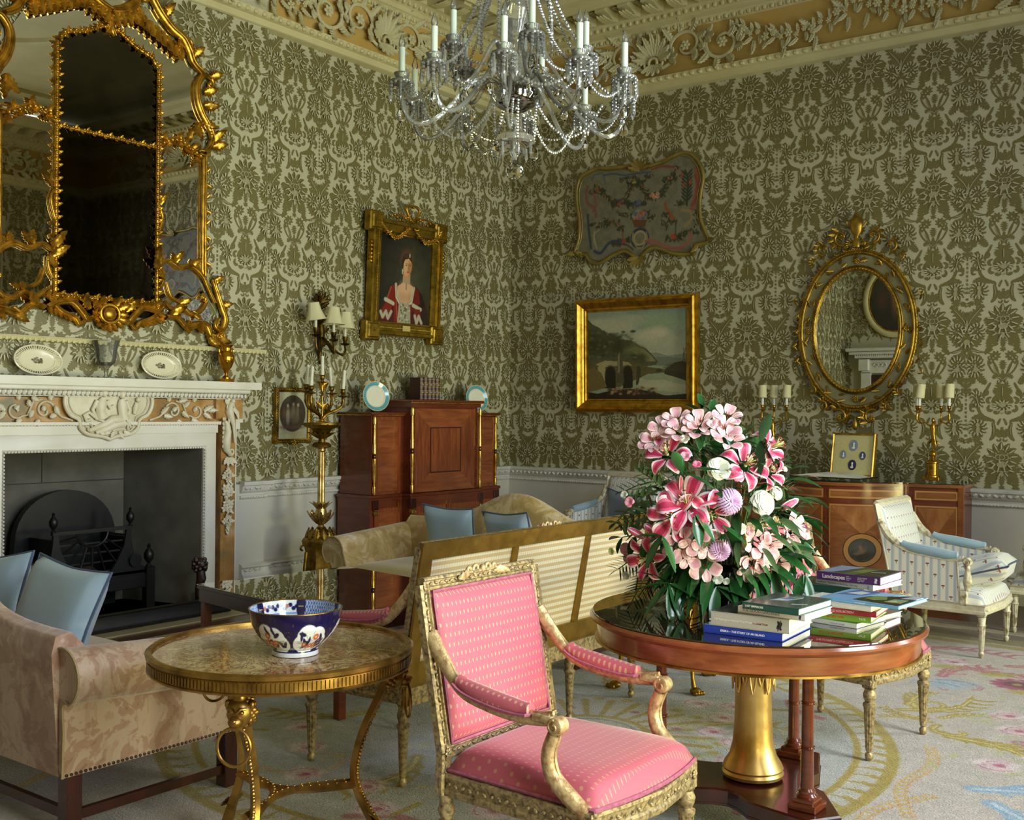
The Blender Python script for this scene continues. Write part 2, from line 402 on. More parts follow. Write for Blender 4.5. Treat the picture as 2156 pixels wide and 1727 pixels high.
def leaf3(mb, base, d, nrm, ln, wd, curl=.4, n=5, m=0, th=.12):
    "an acanthus leaf in relief: base point, direction, surface normal"
    d = V(*d); d = d/np.linalg.norm(d); nn = V(*nrm); nn = nn-(nn@d)*d; nn = nn/np.linalg.norm(nn); sd = np.cross(nn, d); base = V(*base); K = n*2
    v = []; f = []
    for i in range(K+1):
        t = i/K; w_ = wd*.5*sin(pi*min(1, t*.84+.13))**.75*(1.22 if i % 2 else .78)
        if i == K: w_ = wd*.04
        c = base+d*ln*t+nn*ln*(.16*sin(pi*t*.8)+curl*t*t*t)
        for q, hh in ((-1, 0), (-.45, .5), (0, .28), (.45, .5), (1, 0)): v.append(c+sd*w_*q+nn*(wd*th*hh*2.2-wd*.04))
    for i in range(K):
        for j in range(4): a = i*5+j; f.append((a, a+5, a+6, a+1))
    k = len(v); v += [p-nn*wd*.08 for p in v[:]]
    for i in range(K):
        for j in range(4): a = k+i*5+j; f.append((a, a+1, a+6, a+5))
        for j in (0, 4): a = i*5+j; f.append((a, k+a, k+a+5, a+5) if j == 0 else (a, a+5, k+a+5, k+a))
    mb.add(v, f, m)
def rosette(mb, c, nrm, r, n=6, m=0):
    nn = V(*nrm); nn = nn/np.linalg.norm(nn); a = V(0, 0, 1) if abs(nn[2]) < .9 else V(1, 0, 0); u = np.cross(nn, a); u /= np.linalg.norm(u); w_ = np.cross(nn, u); c = V(*c)
    M = np.stack([u, w_, nn], 1)
    for i in range(n):
        t = 2*pi*i/n; d = u*cos(t)+w_*sin(t); mb.sph(c+d*r*.58+nn*r*.12, (r*.42, r*.32, r*.16), 8, 5, m, R=M@rotz(t))
    mb.sph(c+nn*r*.25, (r*.28, r*.28, r*.2), 8, 5, m, R=M)
def to3(pts, fr, h=0.0):
    "2D points to 3D through a frame (origin, u axis, v axis, normal)"
    o, u, v, n = [V(*q) for q in fr]; return [o+u*p[0]+v*p[1]+n*((p[2] if len(p) > 2 else 0)+h) for p in pts]
def cushion(name, w_, h_, th, mats, parent=None, seed=0, pipe=.006, n=14):
    mb = MB(); r = random.Random(seed); ph = r.random()*6
    def fn(sg):
        def g(a, b):
            x, y = 2*a-1, 2*b-1; e = (1-x**4)*(1-y**4); pin = .10*(1-abs(x)**1.5)*abs(y)**3; pin2 = .10*(1-abs(y)**1.5)*abs(x)**3
            wr = .06*sin(7*x+3*y+ph)*e*abs(x*y)**.5
            return (x*w_/2*(1-pin2), y*h_/2*(1-pin), sg*th/2*(max(e, 0)**.45+wr))
        return g
    mb.grid(fn(1), n, n); q = MB(); q.grid(fn(-1), n, n); mb.f += [tuple(i+mb.n for i in f[::-1]) for f in q.f]; mb.v += q.v; mb.n += q.n; mb.m += q.m
    o = mb.build(name, mats[0], parent, sharp=180); g = fn(0); P = [g(i/n, 0) for i in range(n)]+[g(1, i/n) for i in range(n)]+[g(1-i/n, 1) for i in range(n)]+[g(0, 1-i/n) for i in range(n)]
    if pipe: p = MB(); p.tube(P, pipe, 6, closed=True, up=(0, 0, 1)); p.build('piping', mats[1], o)
    return o
def place(o, loc, R):
    m4 = Matrix([[*R[0], loc[0]], [*R[1], loc[1]], [*R[2], loc[2]], [0, 0, 0, 1]]); o.matrix_world = m4; return o
# ================================================================ the room
DW, DH = .5475, 1.10
def damask():
    VN = []; L = []      # (layer, outline) in tile units: u across (1 = one repeat), v down in the same unit (period 2.0)
    def add(k, P, mir=True):
        L.append((k, P))
        if mir: L.append((k, [(-a, b) for a, b in P][::-1]))
    def B(k, x, y, rx, ry, mir=True, **q):
        q['amp'] = q.get('amp', .18)*(1.3 if k == 0 else 1); add(k, blob2(x, y, rx, ry, **q), mir)
        if k == 0 and rx*ry > .006:
            n = q.get('n', 11)
            for i in range(n): a = 2*pi*(i+.5)/n; rr = q.get('rot', 0); f_ = lambda e: (x+rx*e*cos(a)*cos(rr)-ry*e*sin(a)*sin(rr), y+rx*e*cos(a)*sin(rr)+ry*e*sin(a)*cos(rr)); VN.append((f_(.62), f_(.82), f_(1.12), mir))
    def F(k, pts, wd, mir=True, **q): wd = wd*(1.18 if k == 0 else 1); add(k, leaf2([(*p, 0) for p in pts], wd, **q), mir)
    def dots(P, r=.013):
        for x, y in P: B(1, x, y, r, r, n=3, amp=.1)
    def c(x, y, r0, r1, a0, a1, wd=.013, k=0):
        P = spiral(x, y, r0, r1, a0, a1, 9); F(k, P, wd, n=4, amp=.05)
    # crowned shield
    B(0, 0, -.13, .195, .20, False, rot=pi/2, n=13, amp=.16); B(0, 0, .02, .17, .12, False, n=9, amp=.1)
    F(0, [(.02, .02), (.13, 0), (.20, -.09), (.26, -.15)], .045); F(0, [(.03, .04), (.14, .07), (.24, .02)], .04)
    F(0, [(.0, .06), (.08, .10), (.12, .17), (.09, .25)], .05); F(0, [(.0, .06), (.16, .12), (.20, .18)], .03); F(0, [(0, .12), (0, .2), (0, .27)], .03, False)
    B(1, 0, -.035, .07, .045, False, n=8, amp=.04); B(0, 0, -.02, .045, .028, False, n=7, amp=.15)
    c(.055, -.13, .05, .02, -2.6, 2.2, .008, 1); c(.0, -.14, .04, .035, 0, 6.2, .006, 1); dots([(.05, -.22), (.08, -.19), (.02, -.25), (.11, -.13)], .012)
    F(1, [(.0, .06), (.07, .07), (.14, .03)], .006, amp=.05); F(1, [(.02, .1), (.05, .14), (.06, .2)], .007, amp=.05); B(1, 0, .10, .025, .04, False, n=5, amp=.2)
    B(0, 0, .30, .035, .03, False, n=6, amp=.3)
    # sprigs and berries
    F(0, [(.26, .36), (.19, .30), (.19, .2), (.21, .15)], .038); B(0, .115, .40, .078, .062, n=9, amp=.22, rot=.5); B(0, .16, .46, .045, .05, n=6)
    F(0, [(.0, .72), (.06, .66), (.09, .56), (.14, .46)], .017, amp=.05); F(0, [(.03, .72), (.14, .62), (.2, .5), (.18, .44)], .012, amp=.05)
    dots([(.13, .43), (.16, .47), (.18, .42), (.10, .40)], .013); F(1, [(.05, .68), (.1, .6), (.13, .52)], .005, amp=.05)
    F(0, [(0, .60), (0, .53), (0, .46)], .035, False, n=5, amp=.5); F(0, [(0, .74), (.07, .68), (.14, .72)], .03); F(0, [(0, .74), (.05, .78), (.06, .84)], .022); F(0, [(0, .76), (0, .68), (0, .6)], .02, False)
    F(1, [(0, .75), (.05, .71), (.11, .72)], .006, amp=.05); B(1, .05, .765, .012, .02, n=4)
    # ring flower
    F(0, [(0, 1.0), (0, .9), (0, .80)], .085, False, n=6, amp=.4); F(0, [(.02, .98), (.08, .92), (.12, .88)], .035); F(1, [(0, .98), (0, .9), (0, .84)], .008, False, amp=.05)
    for i in range(7): a = (i-3)*.42; F(0, [(0, 1.08), (.12*sin(a), 1.08-.12*cos(a), ), (.15*sin(a), 1.08-.15*cos(a))], .034, False, n=4, amp=.05)
    B(0, 0, 1.11, .12, .07, False, n=12, amp=.12); F(1, [(0, 1.14), (.05, 1.09), (.08, 1.07)], .018, amp=.4); B(1, 0, 1.10, .035, .04, False, n=5, amp=.3); B(0, 0, 1.10, .014, .016, False, n=4)
    c(.165, 1.05, .055, .025, -1.9, 1.6, .02); c(.15, 1.16, .055, .02, -1.2, 2.4, .02); F(0, [(.03, 1.2), (.08, 1.22), (.12, 1.2)], .02)
    dots([(.03, 1.215), (.06, 1.205), (0, 1.225)], .01)
    # strapwork arms
    F(0, [(.36, 1.10), (.28, 1.26), (.17, 1.32), (.12, 1.34)], .022, amp=.08); c(.155, 1.36, .045, .03, -3.6, -.6, .018); F(0, [(.13, 1.36), (.105, 1.46), (.12, 1.56), (.17, 1.62)], .026, amp=.06)
    F(1, [(.13, 1.38), (.11, 1.46), (.12, 1.54)], .006, amp=.05); F(0, [(.02, 1.30), (.05, 1.36), (.06, 1.4)], .014); c(.04, 1.6, .03, .02, 0, 4, .012)
    F(0, [(0, 1.56), (0, 1.49), (0, 1.42)], .022, False, n=4, amp=.4); F(0, [(0, 1.54), (.05, 1.50), (.065, 1.45)], .02); F(0, [(0, 1.56), (.05, 1.56), (.08, 1.52)], .014)
    # sprig leaf beside the ring flower, drop cluster
    B(0, .345, 1.02, .075, .115, rot=.35, n=11, amp=.3); F(0, [(.33, 1.16), (.34, 1.0), (.37, .86)], .03); B(0, .42, 1.12, .035, .035, n=6); c(.40, 1.17, .05, .02, -1.5, 2.5, .014)
    F(1, [(.32, 1.14), (.35, 1.02), (.37, .92)], .007, amp=.05); F(1, [(.34, 1.03), (.39, .98), (.4, .95)], .005, amp=.05); dots([(.26, 1.02), (.28, 1.0)], .012)
    c(.24, .92, .05, .03, 1.2, 4.6, .016); F(0, [(.2, .86), (.24, .92), (.27, 1.02), (.29, 1.1)], .018, amp=.05)
    F(0, [(.18, 1.33), (.26, 1.30), (.34, 1.28), (.42, 1.31)], .03, amp=.25); B(0, .34, 1.44, .115, .115, n=13, amp=.22); F(0, [(.34, 1.44), (.34, 1.56), (.36, 1.66)], .05)
    B(1, .335, 1.40, .03, .03, n=5, amp=.1); B(0, .335, 1.40, .012, .012, n=4); F(1, [(.335, 1.42), (.33, 1.48), (.35, 1.56)], .028, amp=.3)
    # fan branches rising from the flower tree on the half repeat
    for s_ in (1,):
        F(0, [(.5, .02), (.46, -.12), (.38, -.22), (.27, -.36)], .055, n=9, amp=.5); F(1, [(.5, -.02), (.45, -.13), (.37, -.23), (.30, -.31)], .007, amp=.05)
        F(0, [(.5, 0), (.47, -.12), (.465, -.26)], .013, amp=.05); F(0, [(.42, -.14), (.35, -.12), (.30, -.16)], .022)
    B(0, .5, -.36, .07, .028, False, n=8, amp=.35); B(0, .44, -.38, .03, .03, n=6); B(1, .5, -.36, .02, .012, False, n=4); c(.5, -.44, .012, .01, 0, 6, .008)
    F(0, [(.5, .1), (.5, -.08), (.5, -.26)], .02, False, amp=.05); B(0, .37, .03, .105, .105, n=12, amp=.24); B(0, .5, .12, .13, .15, False, n=13, amp=.18); B(0, .32, .12, .06, .05, n=8, amp=.3); B(0, .38, .2, .07, .05, n=8, amp=.3)
    B(1, .5, .19, .045, .04, False, n=6, amp=.06); B(0, .5, .19, .02, .016, False, n=5); dots([(.46, .06), (.48, .03), (.44, .1), (.35, .04), (.32, .02), (.38, 0), (.40, .08), (.42, .14), (.37, .12)], .012)
    F(1, [(.5, .02), (.5, -.06), (.5, -.14)], .014, False, amp=.05); F(1, [(.48, .12), (.44, .06), (.42, 0)], .007, amp=.05)
    F(0, [(.5, .27), (.42, .29), (.34, .33), (.26, .34)], .018, amp=.05); F(1, [(.44, .30), (.38, .32), (.3, .34)], .007, amp=.05); F(0, [(.48, .28), (.42, .38), (.33, .41), (.28, .46)], .026)
    B(0, .5, .36, .035, .05, False, n=6, amp=.3); B(1, .5, .35, .015, .02, False, n=4)
    # hanging flower masses
    B(0, .375, .55, .11, .15, n=14, amp=.2); F(0, [(.37, .62), (.30, .72), (.22, .80)], .04); F(0, [(.40, .64), (.42, .72), (.40, .8)], .04); B(0, .43, .45, .05, .07, n=8)
    B(1, .36, .60, .045, .03, n=6, amp=.4); B(1, .375, .57, .02, .05, n=5, amp=.3); dots([(.40, .44), (.42, .48), (.38, .48), (.41, .52), (.37, .52), (.43, .55), (.33, .55)], .012); c(.42, .61, .025, .01, 0, 5, .006, 1)
    F(0, [(.16, .78), (.2, .86), (.25, .94)], .014, amp=.05)
    for dy in (.74, .82, .90): F(0, [(.5, dy+.04), (.46, dy), (.44, dy-.03)], .02)
    F(0, [(.5, 1.0), (.5, .85), (.5, .7)], .012, False, amp=.3); c(.46, .94, .03, .01, 1, 5, .009)
    for i in range(8): B(0, .5, 1.04+i*.06, .011, .016, False, n=4, amp=.5)
    for a, b, c_, mir in VN: F(1 if a[0] > 2 else 2, [a, b, c_], .0085, mir, n=3, amp=.05)
    return L
DAM = damask()
def clip(P, ax, lo, hi):
    for sg, lim in ((1, lo), (-1, -hi)):
        o = []
        for i in range(len(P)):
            a, b = P[i-1], P[i]; da, db = sg*a[ax]-lim, sg*b[ax]-lim
            if (da >= 0) != (db >= 0): t = da/(da-db); o.append((a[0]+(b[0]-a[0])*t, a[1]+(b[1]-a[1])*t))
            if db >= 0: o.append(b)
        P = o
        if len(P) < 3: return []
    return P
def paper(mb, org, ud, nd, s0, s1, z0, z1, sA, holes=()):
    "damask between s0..s1 along ud and z0..z1; shields stand on the columns s = sA + k*DW"
    org, ud, nd = V(*org), V(*ud), V(*nd)
    for k in range(int((s0-sA)/DW)-1, int((s1-sA)/DW)+2):
        for r in range(-1, 5):
            cz = 1.08+DH*r
            for pi_, (lay, P) in enumerate(DAM):
                if max(p[0] for p in P) > .72: continue
                Q = [(sA+(k+a)*DW, cz-b*DH/2) for a, b in P]
                lo = min(q[0] for q in Q); hi = max(q[0] for q in Q); zl = min(q[1] for q in Q); zh = max(q[1] for q in Q)
                if hi < s0 or lo > s1 or zh < z0 or zl > z1: continue
                if any(h[0] < (lo+hi)/2 < h[1] and h[2] < (zl+zh)/2 < h[3] for h in holes): continue
                if lo < s0 or hi > s1: Q = clip(Q, 0, s0, s1)
                if Q and (zl < z0 or zh > z1): Q = clip(Q, 1, z0, z1)
                if len(Q) < 3: continue
                e = .001+.005*lay+pi_*2e-5+(k % 2)*1e-5; v = [org+ud*a+V(0, 0, b)+nd*e for a, b in Q]
                if np.cross(ud, V(0, 0, 1)) @ nd > 0: pass
                mb.add(v, [tuple(range(len(v)))], (1, 2, 0)[lay])
def rect(mb, org, ud, s0, s1, z0, z1, m=0):
    o, u = V(*org), V(*ud); mb.add([o+u*s0+V(0, 0, z0), o+u*s1+V(0, 0, z0), o+u*s1+V(0, 0, z1), o+u*s0+V(0, 0, z1)], [(0, 1, 2, 3)], m)
def silk(name, a, b):
    t = NT(name); f = t.noise(900, 1, stretch=(1, 1, .12)); t.put(t.b.inputs['Base Color'], t.mix(f, a, b)); t.set(Roughness=.42, Specular_IOR_Level=.5); return t.mat
PAP = [silk('pale_silk', 'b4b092', 'c1bda0'), silk('olive_silk_figure', '6d653a', '7a7147'), silk('figure_light_threads', '9d9876', 'a8a382')]
ZC, ZD = 4.60, .88
W4 = [WAINS]
YB0, YB1 = -6.25, -3.36     # chimney breast
FY0, FY1, FZ = -5.64, -4.09, 1.185
for nm, rg in (('wall_left', ((RD, YB0, 0), (YB1, 0, 0))), ('wall_chimney_breast', ((YB0, FY0, .04), (FY0, FY1, .04), (FY1, YB1, .04)))):
    mb = MB()
    for a, b, x in rg:
        z = FZ if a == FY0 else ZD
        if a != FY0: rect(mb, (x, 0, 0), (0, 1, 0), a, b, 0, ZD, 3)
        rect(mb, (x, 0, 0), (0, 1, 0), a, b, z, 5.5, 0); paper(mb, (x, 0, 0), (0, 1, 0), (1, 0, 0), a, b, z, ZC, -3.578)
    if x: rect(mb, (0, YB1, 0), (1, 0, 0), 0, .04, 0, 5.4, 0); rect(mb, (0, YB0, 0), (1, 0, 0), 0, .04, 0, 5.4, 0)
    struct(mb.build(nm, PAP+W4, flat=True))
mb = MB(); rect(mb, (0, 0, 0), (1, 0, 0), 0, RW, 0, ZD, 3); rect(mb, (0, 0, 0), (1, 0, 0), 0, RW, ZD, 5.5); paper(mb, (0, 0, 0), (1, 0, 0), (0, -1, 0), 0, RW, ZD, ZC, .52)
struct(mb.build('wall_back', PAP+W4, flat=True))
mb = MB(); rect(mb, (0, RD, 0), (1, 0, 0), 0, RW, 0, ZD, 3); rect(mb, (0, RD, 0), (1, 0, 0), 0, RW, ZD, 5.5); paper(mb, (0, RD, 0), (1, 0, 0), (0, 1, 0), 0, 3.2, ZD, ZC, .52, [(.1, 1.9, 0, 2.8)])
struct(mb.build('wall_front', PAP+W4, flat=True))
mb = MB(); e = [RD]+[q for yc, ww in sorted(WIN) for q in (yc-ww/2, yc+ww/2)]+[0]
for i in range(len(e)-1):
    a, b = e[i], e[i+1]; win = i % 2 == 1
    if win: rect(mb, (RW, 0, 0), (0, 1, 0), a, b, 0, WZ0, 3); rect(mb, (RW, 0, 0), (0, 1, 0), a, b, WZ1, 5.5)
    else: rect(mb, (RW, 0, 0), (0, 1, 0), a, b, 0, ZD, 3); rect(mb, (RW, 0, 0), (0, 1, 0), a, b, ZD, 5.5)
    if a > -4.5 and not win: paper(mb, (RW, 0, 0), (0, 1, 0), (-1, 0, 0), a, b, ZD, ZC, -.29)
    if win:
        for q in (a, b): rect(mb, (RW, q, 0), (1, 0, 0), 0, .28, WZ0, WZ1, 3)
        for z in (WZ0, WZ1): mb.add([(RW, a, z), (RW+.28, a, z), (RW+.28, b, z), (RW, b, z)], [(0, 1, 2, 3)], 3)
struct(mb.build('wall_right', PAP+W4, flat=True))
for i, (yc, ww) in enumerate(WIN):
    f = MB(); hh = WZ1-WZ0; zc = (WZ0+WZ1)/2
    f.sweep([(-.03, -.03), (.03, -.03), (.03, .03), (-.03, .03)], [(RW+.2, yc-ww/2, WZ0), (RW+.2, yc+ww/2, WZ0), (RW+.2, yc+ww/2, WZ1), (RW+.2, yc-ww/2, WZ1)], closed=True, up=(1, 0, 0))
    for y in (-ww/6, ww/6): f.box((RW+.2, yc+y, zc), (.03, .025, hh))
    for k in range(1, 6): f.box((RW+.2, yc, WZ0+hh*k/6), (.035, ww, .05 if k == 3 else .025))
    o = struct(f.build('window_%d' % (i+1), MOULD)); p = MB(); p.box((RW+.215, yc, zc), (.004, ww, hh)); p.build('pane', TGLASS, o)
    c = MB()
    for sg in (-1, 1):
        yy = yc+sg*(ww/2+.16)
        c.grid(lambda a, b, yy=yy, sg=sg: (RW-.10-.035*sin(a*40), yy+(a-.5)*.34, .05+b*3.95), 44, 6)
    t = thing('window_curtain', 'pale grey-green silk curtains and pelmet hung at a tall sash window', 'curtain', (0, 0, 0), group='curtains of the window wall'); c.build('drape', mat('curtain_silk', 'b9b59a', .6) if i == 0 else bpy.data.materials['curtain_silk'], t, sharp=180)
    q = MB(); q.grid(lambda a, b, yc=yc, ww=ww: (RW-.16-.01*sin(a*60), yc+(a-.5)*(ww+.7), 4.10-b*(.34+.10*abs(cos(a*pi*3)))), 60, 4); q.build('pelmet', bpy.data.materials['curtain_silk'], t, sharp=180)
mb = MB(); mb.add([(-.6, .1, 0), (RW+.4, .1, 0), (RW+.4, RD-.1, 0), (-.6, RD-.1, 0)], [(0, 3, 2, 1)]); struct(mb.build('floor', wood('oak_boards', '4a2d18', '6b4426', (2, 18, 2), .35, .3)))
mb = MB(); mb.add([(0, 0, RH), (RW, 0, RH), (RW, RD, RH), (0, RD, RH)], [(0, 1, 2, 3)])
CC = (RW/2, RD/2)
for r, wd in ((1.2, .05), (2.1, .09)): mb.tube([(CC[0]+r*cos(a), CC[1]+r*1.25*sin(a), RH) for a in np.linspace(0, 2*pi, 64, endpoint=False)], wd, 8, closed=True, flat=.6, m=0)
mb.sweep([(0, 0), (.14, 0), (.14, -.05), (.05, -.09), (0, -.09)], [(1.0, -1.0, RH), (RW-1.0, -1, RH), (RW-1, RD+1, RH), (1, RD+1, RH)], closed=True)
struct(mb.build('ceiling', CREAM))
# ---- cornice, frieze, rails (profiles: a = out from the wall, b = height)
LOOP = [(0, 0), (RW, 0), (RW, RD), (0, RD)]
def rail(name, prof, mats, mfn=None):
    mb = MB(); path = [(x, y, 0) for x, y in LOOP]; up = V(0, 0, 1)
    mb.sweep([(a, b) for a, b in prof], path, closed=True, m=0); return mb
def walls():   # origin, direction, inward normal, length
    return [((0, RD, 0), (0, 1, 0), (1, 0, 0), -RD), ((0, 0, 0), (1, 0, 0), (0, -1, 0), RW), ((RW, 0, 0), (0, -1, 0), (-1, 0, 0), -RD), ((RW, RD, 0), (-1, 0, 0), (0, 1, 0), RW)]
mb = rail('c', [(-.01, 4.56), (.045, 4.575), (.06, 4.585), (.06, 4.635), (.075, 4.64), (.095, 4.665), (.10, 4.69), (.06, 4.70), (.035, 4.705), (-.01, 4.705)], None)
k = mb.f; 
for o_, d_, n_, L in walls():
    o_, d_, n_ = V(*o_), V(*d_), V(*n_)
    for i in range(int(L/.085)): mb.sph(o_+d_*(i+.5)*.085+n_*.088+V(0, 0, 4.665), (.026, .026, .024), 6, 4)
struct(mb.build('trim_1', CREAM))
mb = rail('f', [(-.01, 4.70), (.035, 4.70), (.035, 4.95), (.07, 5.125), (-.01, 5.125)], None); struct(mb.build('trim_2', OCHRE))
mb = rail('c2', [(-.01, 5.10), (.07, 5.10), (.11, 5.15), (.125, 5.155), (.125, 5.195), (.135, 5.20), (.20, 5.25), (.22, 5.255), (.22, 5.34), (.50, 5.34), (.50, 5.30), (.52, 5.30), (.54, 5.36), (.60, 5.39), (.62, 5.43), (-.01, 5.43)], None)
for wi, (o_, d_, n_, L) in enumerate(walls()):
    o_, d_, n_ = V(*o_), V(*d_), V(*n_)
    for i in range(int(L/.075)):
        p = o_+d_*(i+.5)*.075; mb.sph(p+n_*.092+V(0, 0, 5.128), (.02, .02, .026), 6, 4)
        if wi < 2: mb.box(p+d_*.037+n_*.095+V(0, 0, 5.13), (.009, .009, .045)); 
        mb.sph(p+n_*.172+V(0, 0, 5.225), (.02, .02, .028), 6, 4)
    M = np.stack([d_, n_, V(0, 0, 1)], 1)
    for i in range(int(L/.25)):
        p = o_+d_*(i+.5)*.25+V(0, 0, 5.34); q = MB()
        q.prism([(.22, -.09), (.30, -.10), (.40, -.055), (.46, -.05), (.48, 0), (.22, 0)], -.055, .055)
        q.v = [np.stack([v[:, 2], v[:, 0], v[:, 1]], 1) for v in q.v]; q.f = [f[::-1] for f in q.f]; mb.merge(q, M, p)
        if wi < 2:
            for s_ in (-1, 0, 1): leaf3(mb, p+n_*.26+d_*.034*s_-V(0, 0, .10), n_-V(0, 0, -.25), (0, 0, -1), .2, .05, .1, 4)
            rosette(mb, p+d_*.125+n_*.36+V(0, 0, -.005), (0, 0, -1), .05, 6)
struct(mb.build('trim_3', CREAM))
def frieze(mb, fr, c, sgn, L_):
    "acanthus scrolls running from a shell at c for a length L, then half a flower garland"
    o, u, v, n = [V(*q) for q in fr]; g = lambda x, y, h=0: o+u*(c+sgn*x)+v*y+n*(.03+h)
    def T(P, r0, r1, fl=.9): m = len(P); mb.tube([g(x, y, .006) for x, y in P], [r0+(r1-r0)*i/(m-1) for i in range(m)], 7, up=tuple(n), flat=.7)
    def LF(x, y, a, ln, wd, cu=.4): leaf3(mb, g(x, y, 0), u*sgn*cos(a)+v*sin(a), n, ln, wd, cu, 5, th=.2)
    k = min(1, L_/1.25)*1.0
    for j, (cx, cy, s_) in enumerate(((.34*k, .23, 1), (.72*k, .19, -1))):
        P = [(cx+(.155-.0*t)*cos(a)*1.05, cy+.15*s_*sin(a)) for a in np.linspace(pi*1.15, -pi*.45, 14) for t in (0,)]
        Q = spiral(cx, cy, .15, .035, 0, 0, 1); P = [(cx+r*cos(a)*1.1, cy+s_*r*sin(a)) for a, r in zip(np.linspace(pi*1.1, -pi*1.1, 20), np.linspace(.165, .045, 20))]
        T(P, .020, .009)
        for a, ln in ((2.7, .13), (2.0, .12), (1.3, .13), (.6, .12), (-.1, .10), (-.8, .09)):
            r = .15-.03*(2.7-a)/3; LF(cx+r*cos(a)*1.1, cy+s_*r*sin(a), s_*(a-.6), ln, .075, .5)
        rosette(mb, g(cx, cy, .015), n, .055, 6); LF(cx+.05, cy-s_*.05, -s_*.6, .11, .07)
        for a in (.2, .9, -.6): LF(cx-.18*k, cy-s_*.10, s_*a, .12, .06)
    T([(0.02, .1), (.1*k, .06), (.19*k, .10), (.2*k, .2)], .018, .016); T([(.46*k, .32), (.52*k, .2), (.55*k, .12)], .014, .014)
    x0, x1 = .86*k, L_; N = max(6, int((x1-x0)/.065))
    for i in range(N):
        t = i/(N-1); x, y = x0+(x1-x0)*t, .27-.16*sin(pi*t)+.03*(i % 2)-.0*t; rosette(mb, g(x, y, .035), n, .028+.014*(i % 3 == 1), 5+i % 2)
        LF(x, y-.02, -1.3-.5*(i % 3), .10, .045); LF(x, y+.03, 1.5+.5*(i % 2), .07, .04)
        if i % 4 == 2: LF(x+.02, y-.06, -1.5, .15, .05); LF(x-.03, y+.02, 2.4, .11, .06)
def shell(mb, fr, c):
    o, u, v, n = [V(*q) for q in fr]
    for i in range(9): a = (i-4)*.36; leaf3(mb, o+u*(c+.05*sin(a))+v*(.14+.05*cos(a))+n*.03, u*sin(a)+v*cos(a), n, .20-.01*abs(i-4), .075, .35, 5, th=.22)
    for i in range(5): a = pi+(i-2)*.45; leaf3(mb, o+u*(c+.03*sin(a))+v*.11+n*.03, u*sin(a)+v*cos(a), n, .12, .06, .3, 4, th=.2)
    mb.tube([o+u*(c+.045*cos(a))+v*(.12+.045*sin(a))+n*.06 for a in np.linspace(-.4, pi+.4, 12)], .014, 7)
    mb.tube([o+u*(c+.10*cos(a))+v*(.12+.08*sin(a))+n*.05 for a in np.linspace(pi, 2*pi, 12)], .012, 7)
mb = MB(); zf = 4.71
frB = ((0, -.035, zf), (1, 0, 0), (0, 0, 1), (0, -1, 0)); frL = ((.035, 0, zf), (0, 1, 0), (0, 0, 1), (1, 0, 0)); frR = ((RW-.035, 0, zf), (0, 1, 0), (0, 0, 1), (-1, 0, 0)); frF = ((0, RD+.035, zf), (1, 0, 0), (0, 0, 1), (0, 1, 0))
for fr, cs in ((frB, ((1.75, 1, 1.95), (1.75, -1, 1.6), (5.71, -1, 1.95), (5.71, 1, 1.6))), (frL, ((-2.02, 1, 1.9), (-2.02, -1, 1.45), (-4.83, 1, 1.4), (-4.83, -1, 1.4), (-7.64, 1, 1.45))), (frR, ((-1.6, 1, .8), (-1.6, -1, 1.2), (-4.8, 1, 1.3))), (frF, ((1.5, -1, .9), (1.5, 1, 1.1)))):
    for c, s_, L in cs: frieze(mb, fr, c, s_, L)
    for c in sorted({q[0] for q in cs}): shell(mb, fr, c)
struct(mb.build('trim_4', CREAM2, sharp=50))
BREAST = [(0, RD), (0, YB0), (.04, YB0), (.04, -5.99)]; BR2 = [(.04, -3.61), (.04, YB1), (0, YB1), (0, 0), (RW, 0)]
def wallrail(num, prof, m, carve=None):
    mb = MB()
    for P in (BREAST, BR2): mb.sweep(prof, [(x, y, 0) for x, y in P])
    if carve:
        st, a, z, sx, sz = carve
        for (x, y0, y1) in ((.04, -3.6, YB1), (0, YB1, 0)):
            for i in range(int((y1-y0)/st)): mb.sph((x+a, y0+(i+.5)*st, z), (.014, sx, sz), 6, 4, R=rotx(.5 if i % 2 else -.5))
        for i in range(int(RW/st)): mb.sph(((i+.5)*st, -a, z), (sx, .014, sz), 6, 4, R=roty(.5 if i % 2 else -.5))
    return struct(mb.build('trim_%d' % num, m))
wallrail(5, [(-.01, .80), (.02, .815), (.03, .83), (.042, .865), (.055, .87), (.06, .885), (.06, .90), (-.01, .905)], MOULD, (.052, .040, .847, .021, .011))
wallrail(6, [(-.01, .755), (.012, .76), (.02, .77), (.012, .785), (-.01, .79)], MOULD, (.026, .016, .772, .010, .006))
struct(wallrail(7, [(-.01, .0), (.05, 0), (.05, .15), (.035, .17), (.03, .20), (.045, .215), (.03, .235), (-.01, .25)], MOULD, (.05, .036, .19, .019, .010))).name = 'baseboard_left'
# ================================================================ fireplace wall
FC = -4.875
ORM = NT('sienna_marble'); _n = ORM.noise(3, 8, dist=2.2); ORM.put(ORM.b.inputs['Base Color'], ORM.ramp(_n, [(.30, '6e6c54'), (.42, '9c7440'), (.56, 'b48a4c'), (.72, 'c4a682')])); ORM.set(Roughness=.28, Coat_Weight=.3); ORM = ORM.mat
fp = thing('fireplace_surround', 'white marble chimneypiece with orange marble frieze, carved figure tablet and flower drops', 'fireplace', (0, FC, 0))
hw = 1.21; ow = .775; X = .20
m = MB(); m.sweep([(0, 0), (-.10, 0), (-.10, -.01), (-.02, -.055), (0, -.055)], [(.04, -hw, 1.685), (.36, -hw, 1.685), (.36, hw, 1.685), (.04, hw, 1.685)])
m.box((.17, 0, 1.667), (.33, 2*hw-.02, .035)); 
for dz, dx, th in ((1.652, .335, .03), (1.62, .30, .045), (1.585, .25, .03)): m.box((.04+dx/2-.02, 0, dz), (dx, 2*(hw-.36+dx)-.02, th), b=.008)
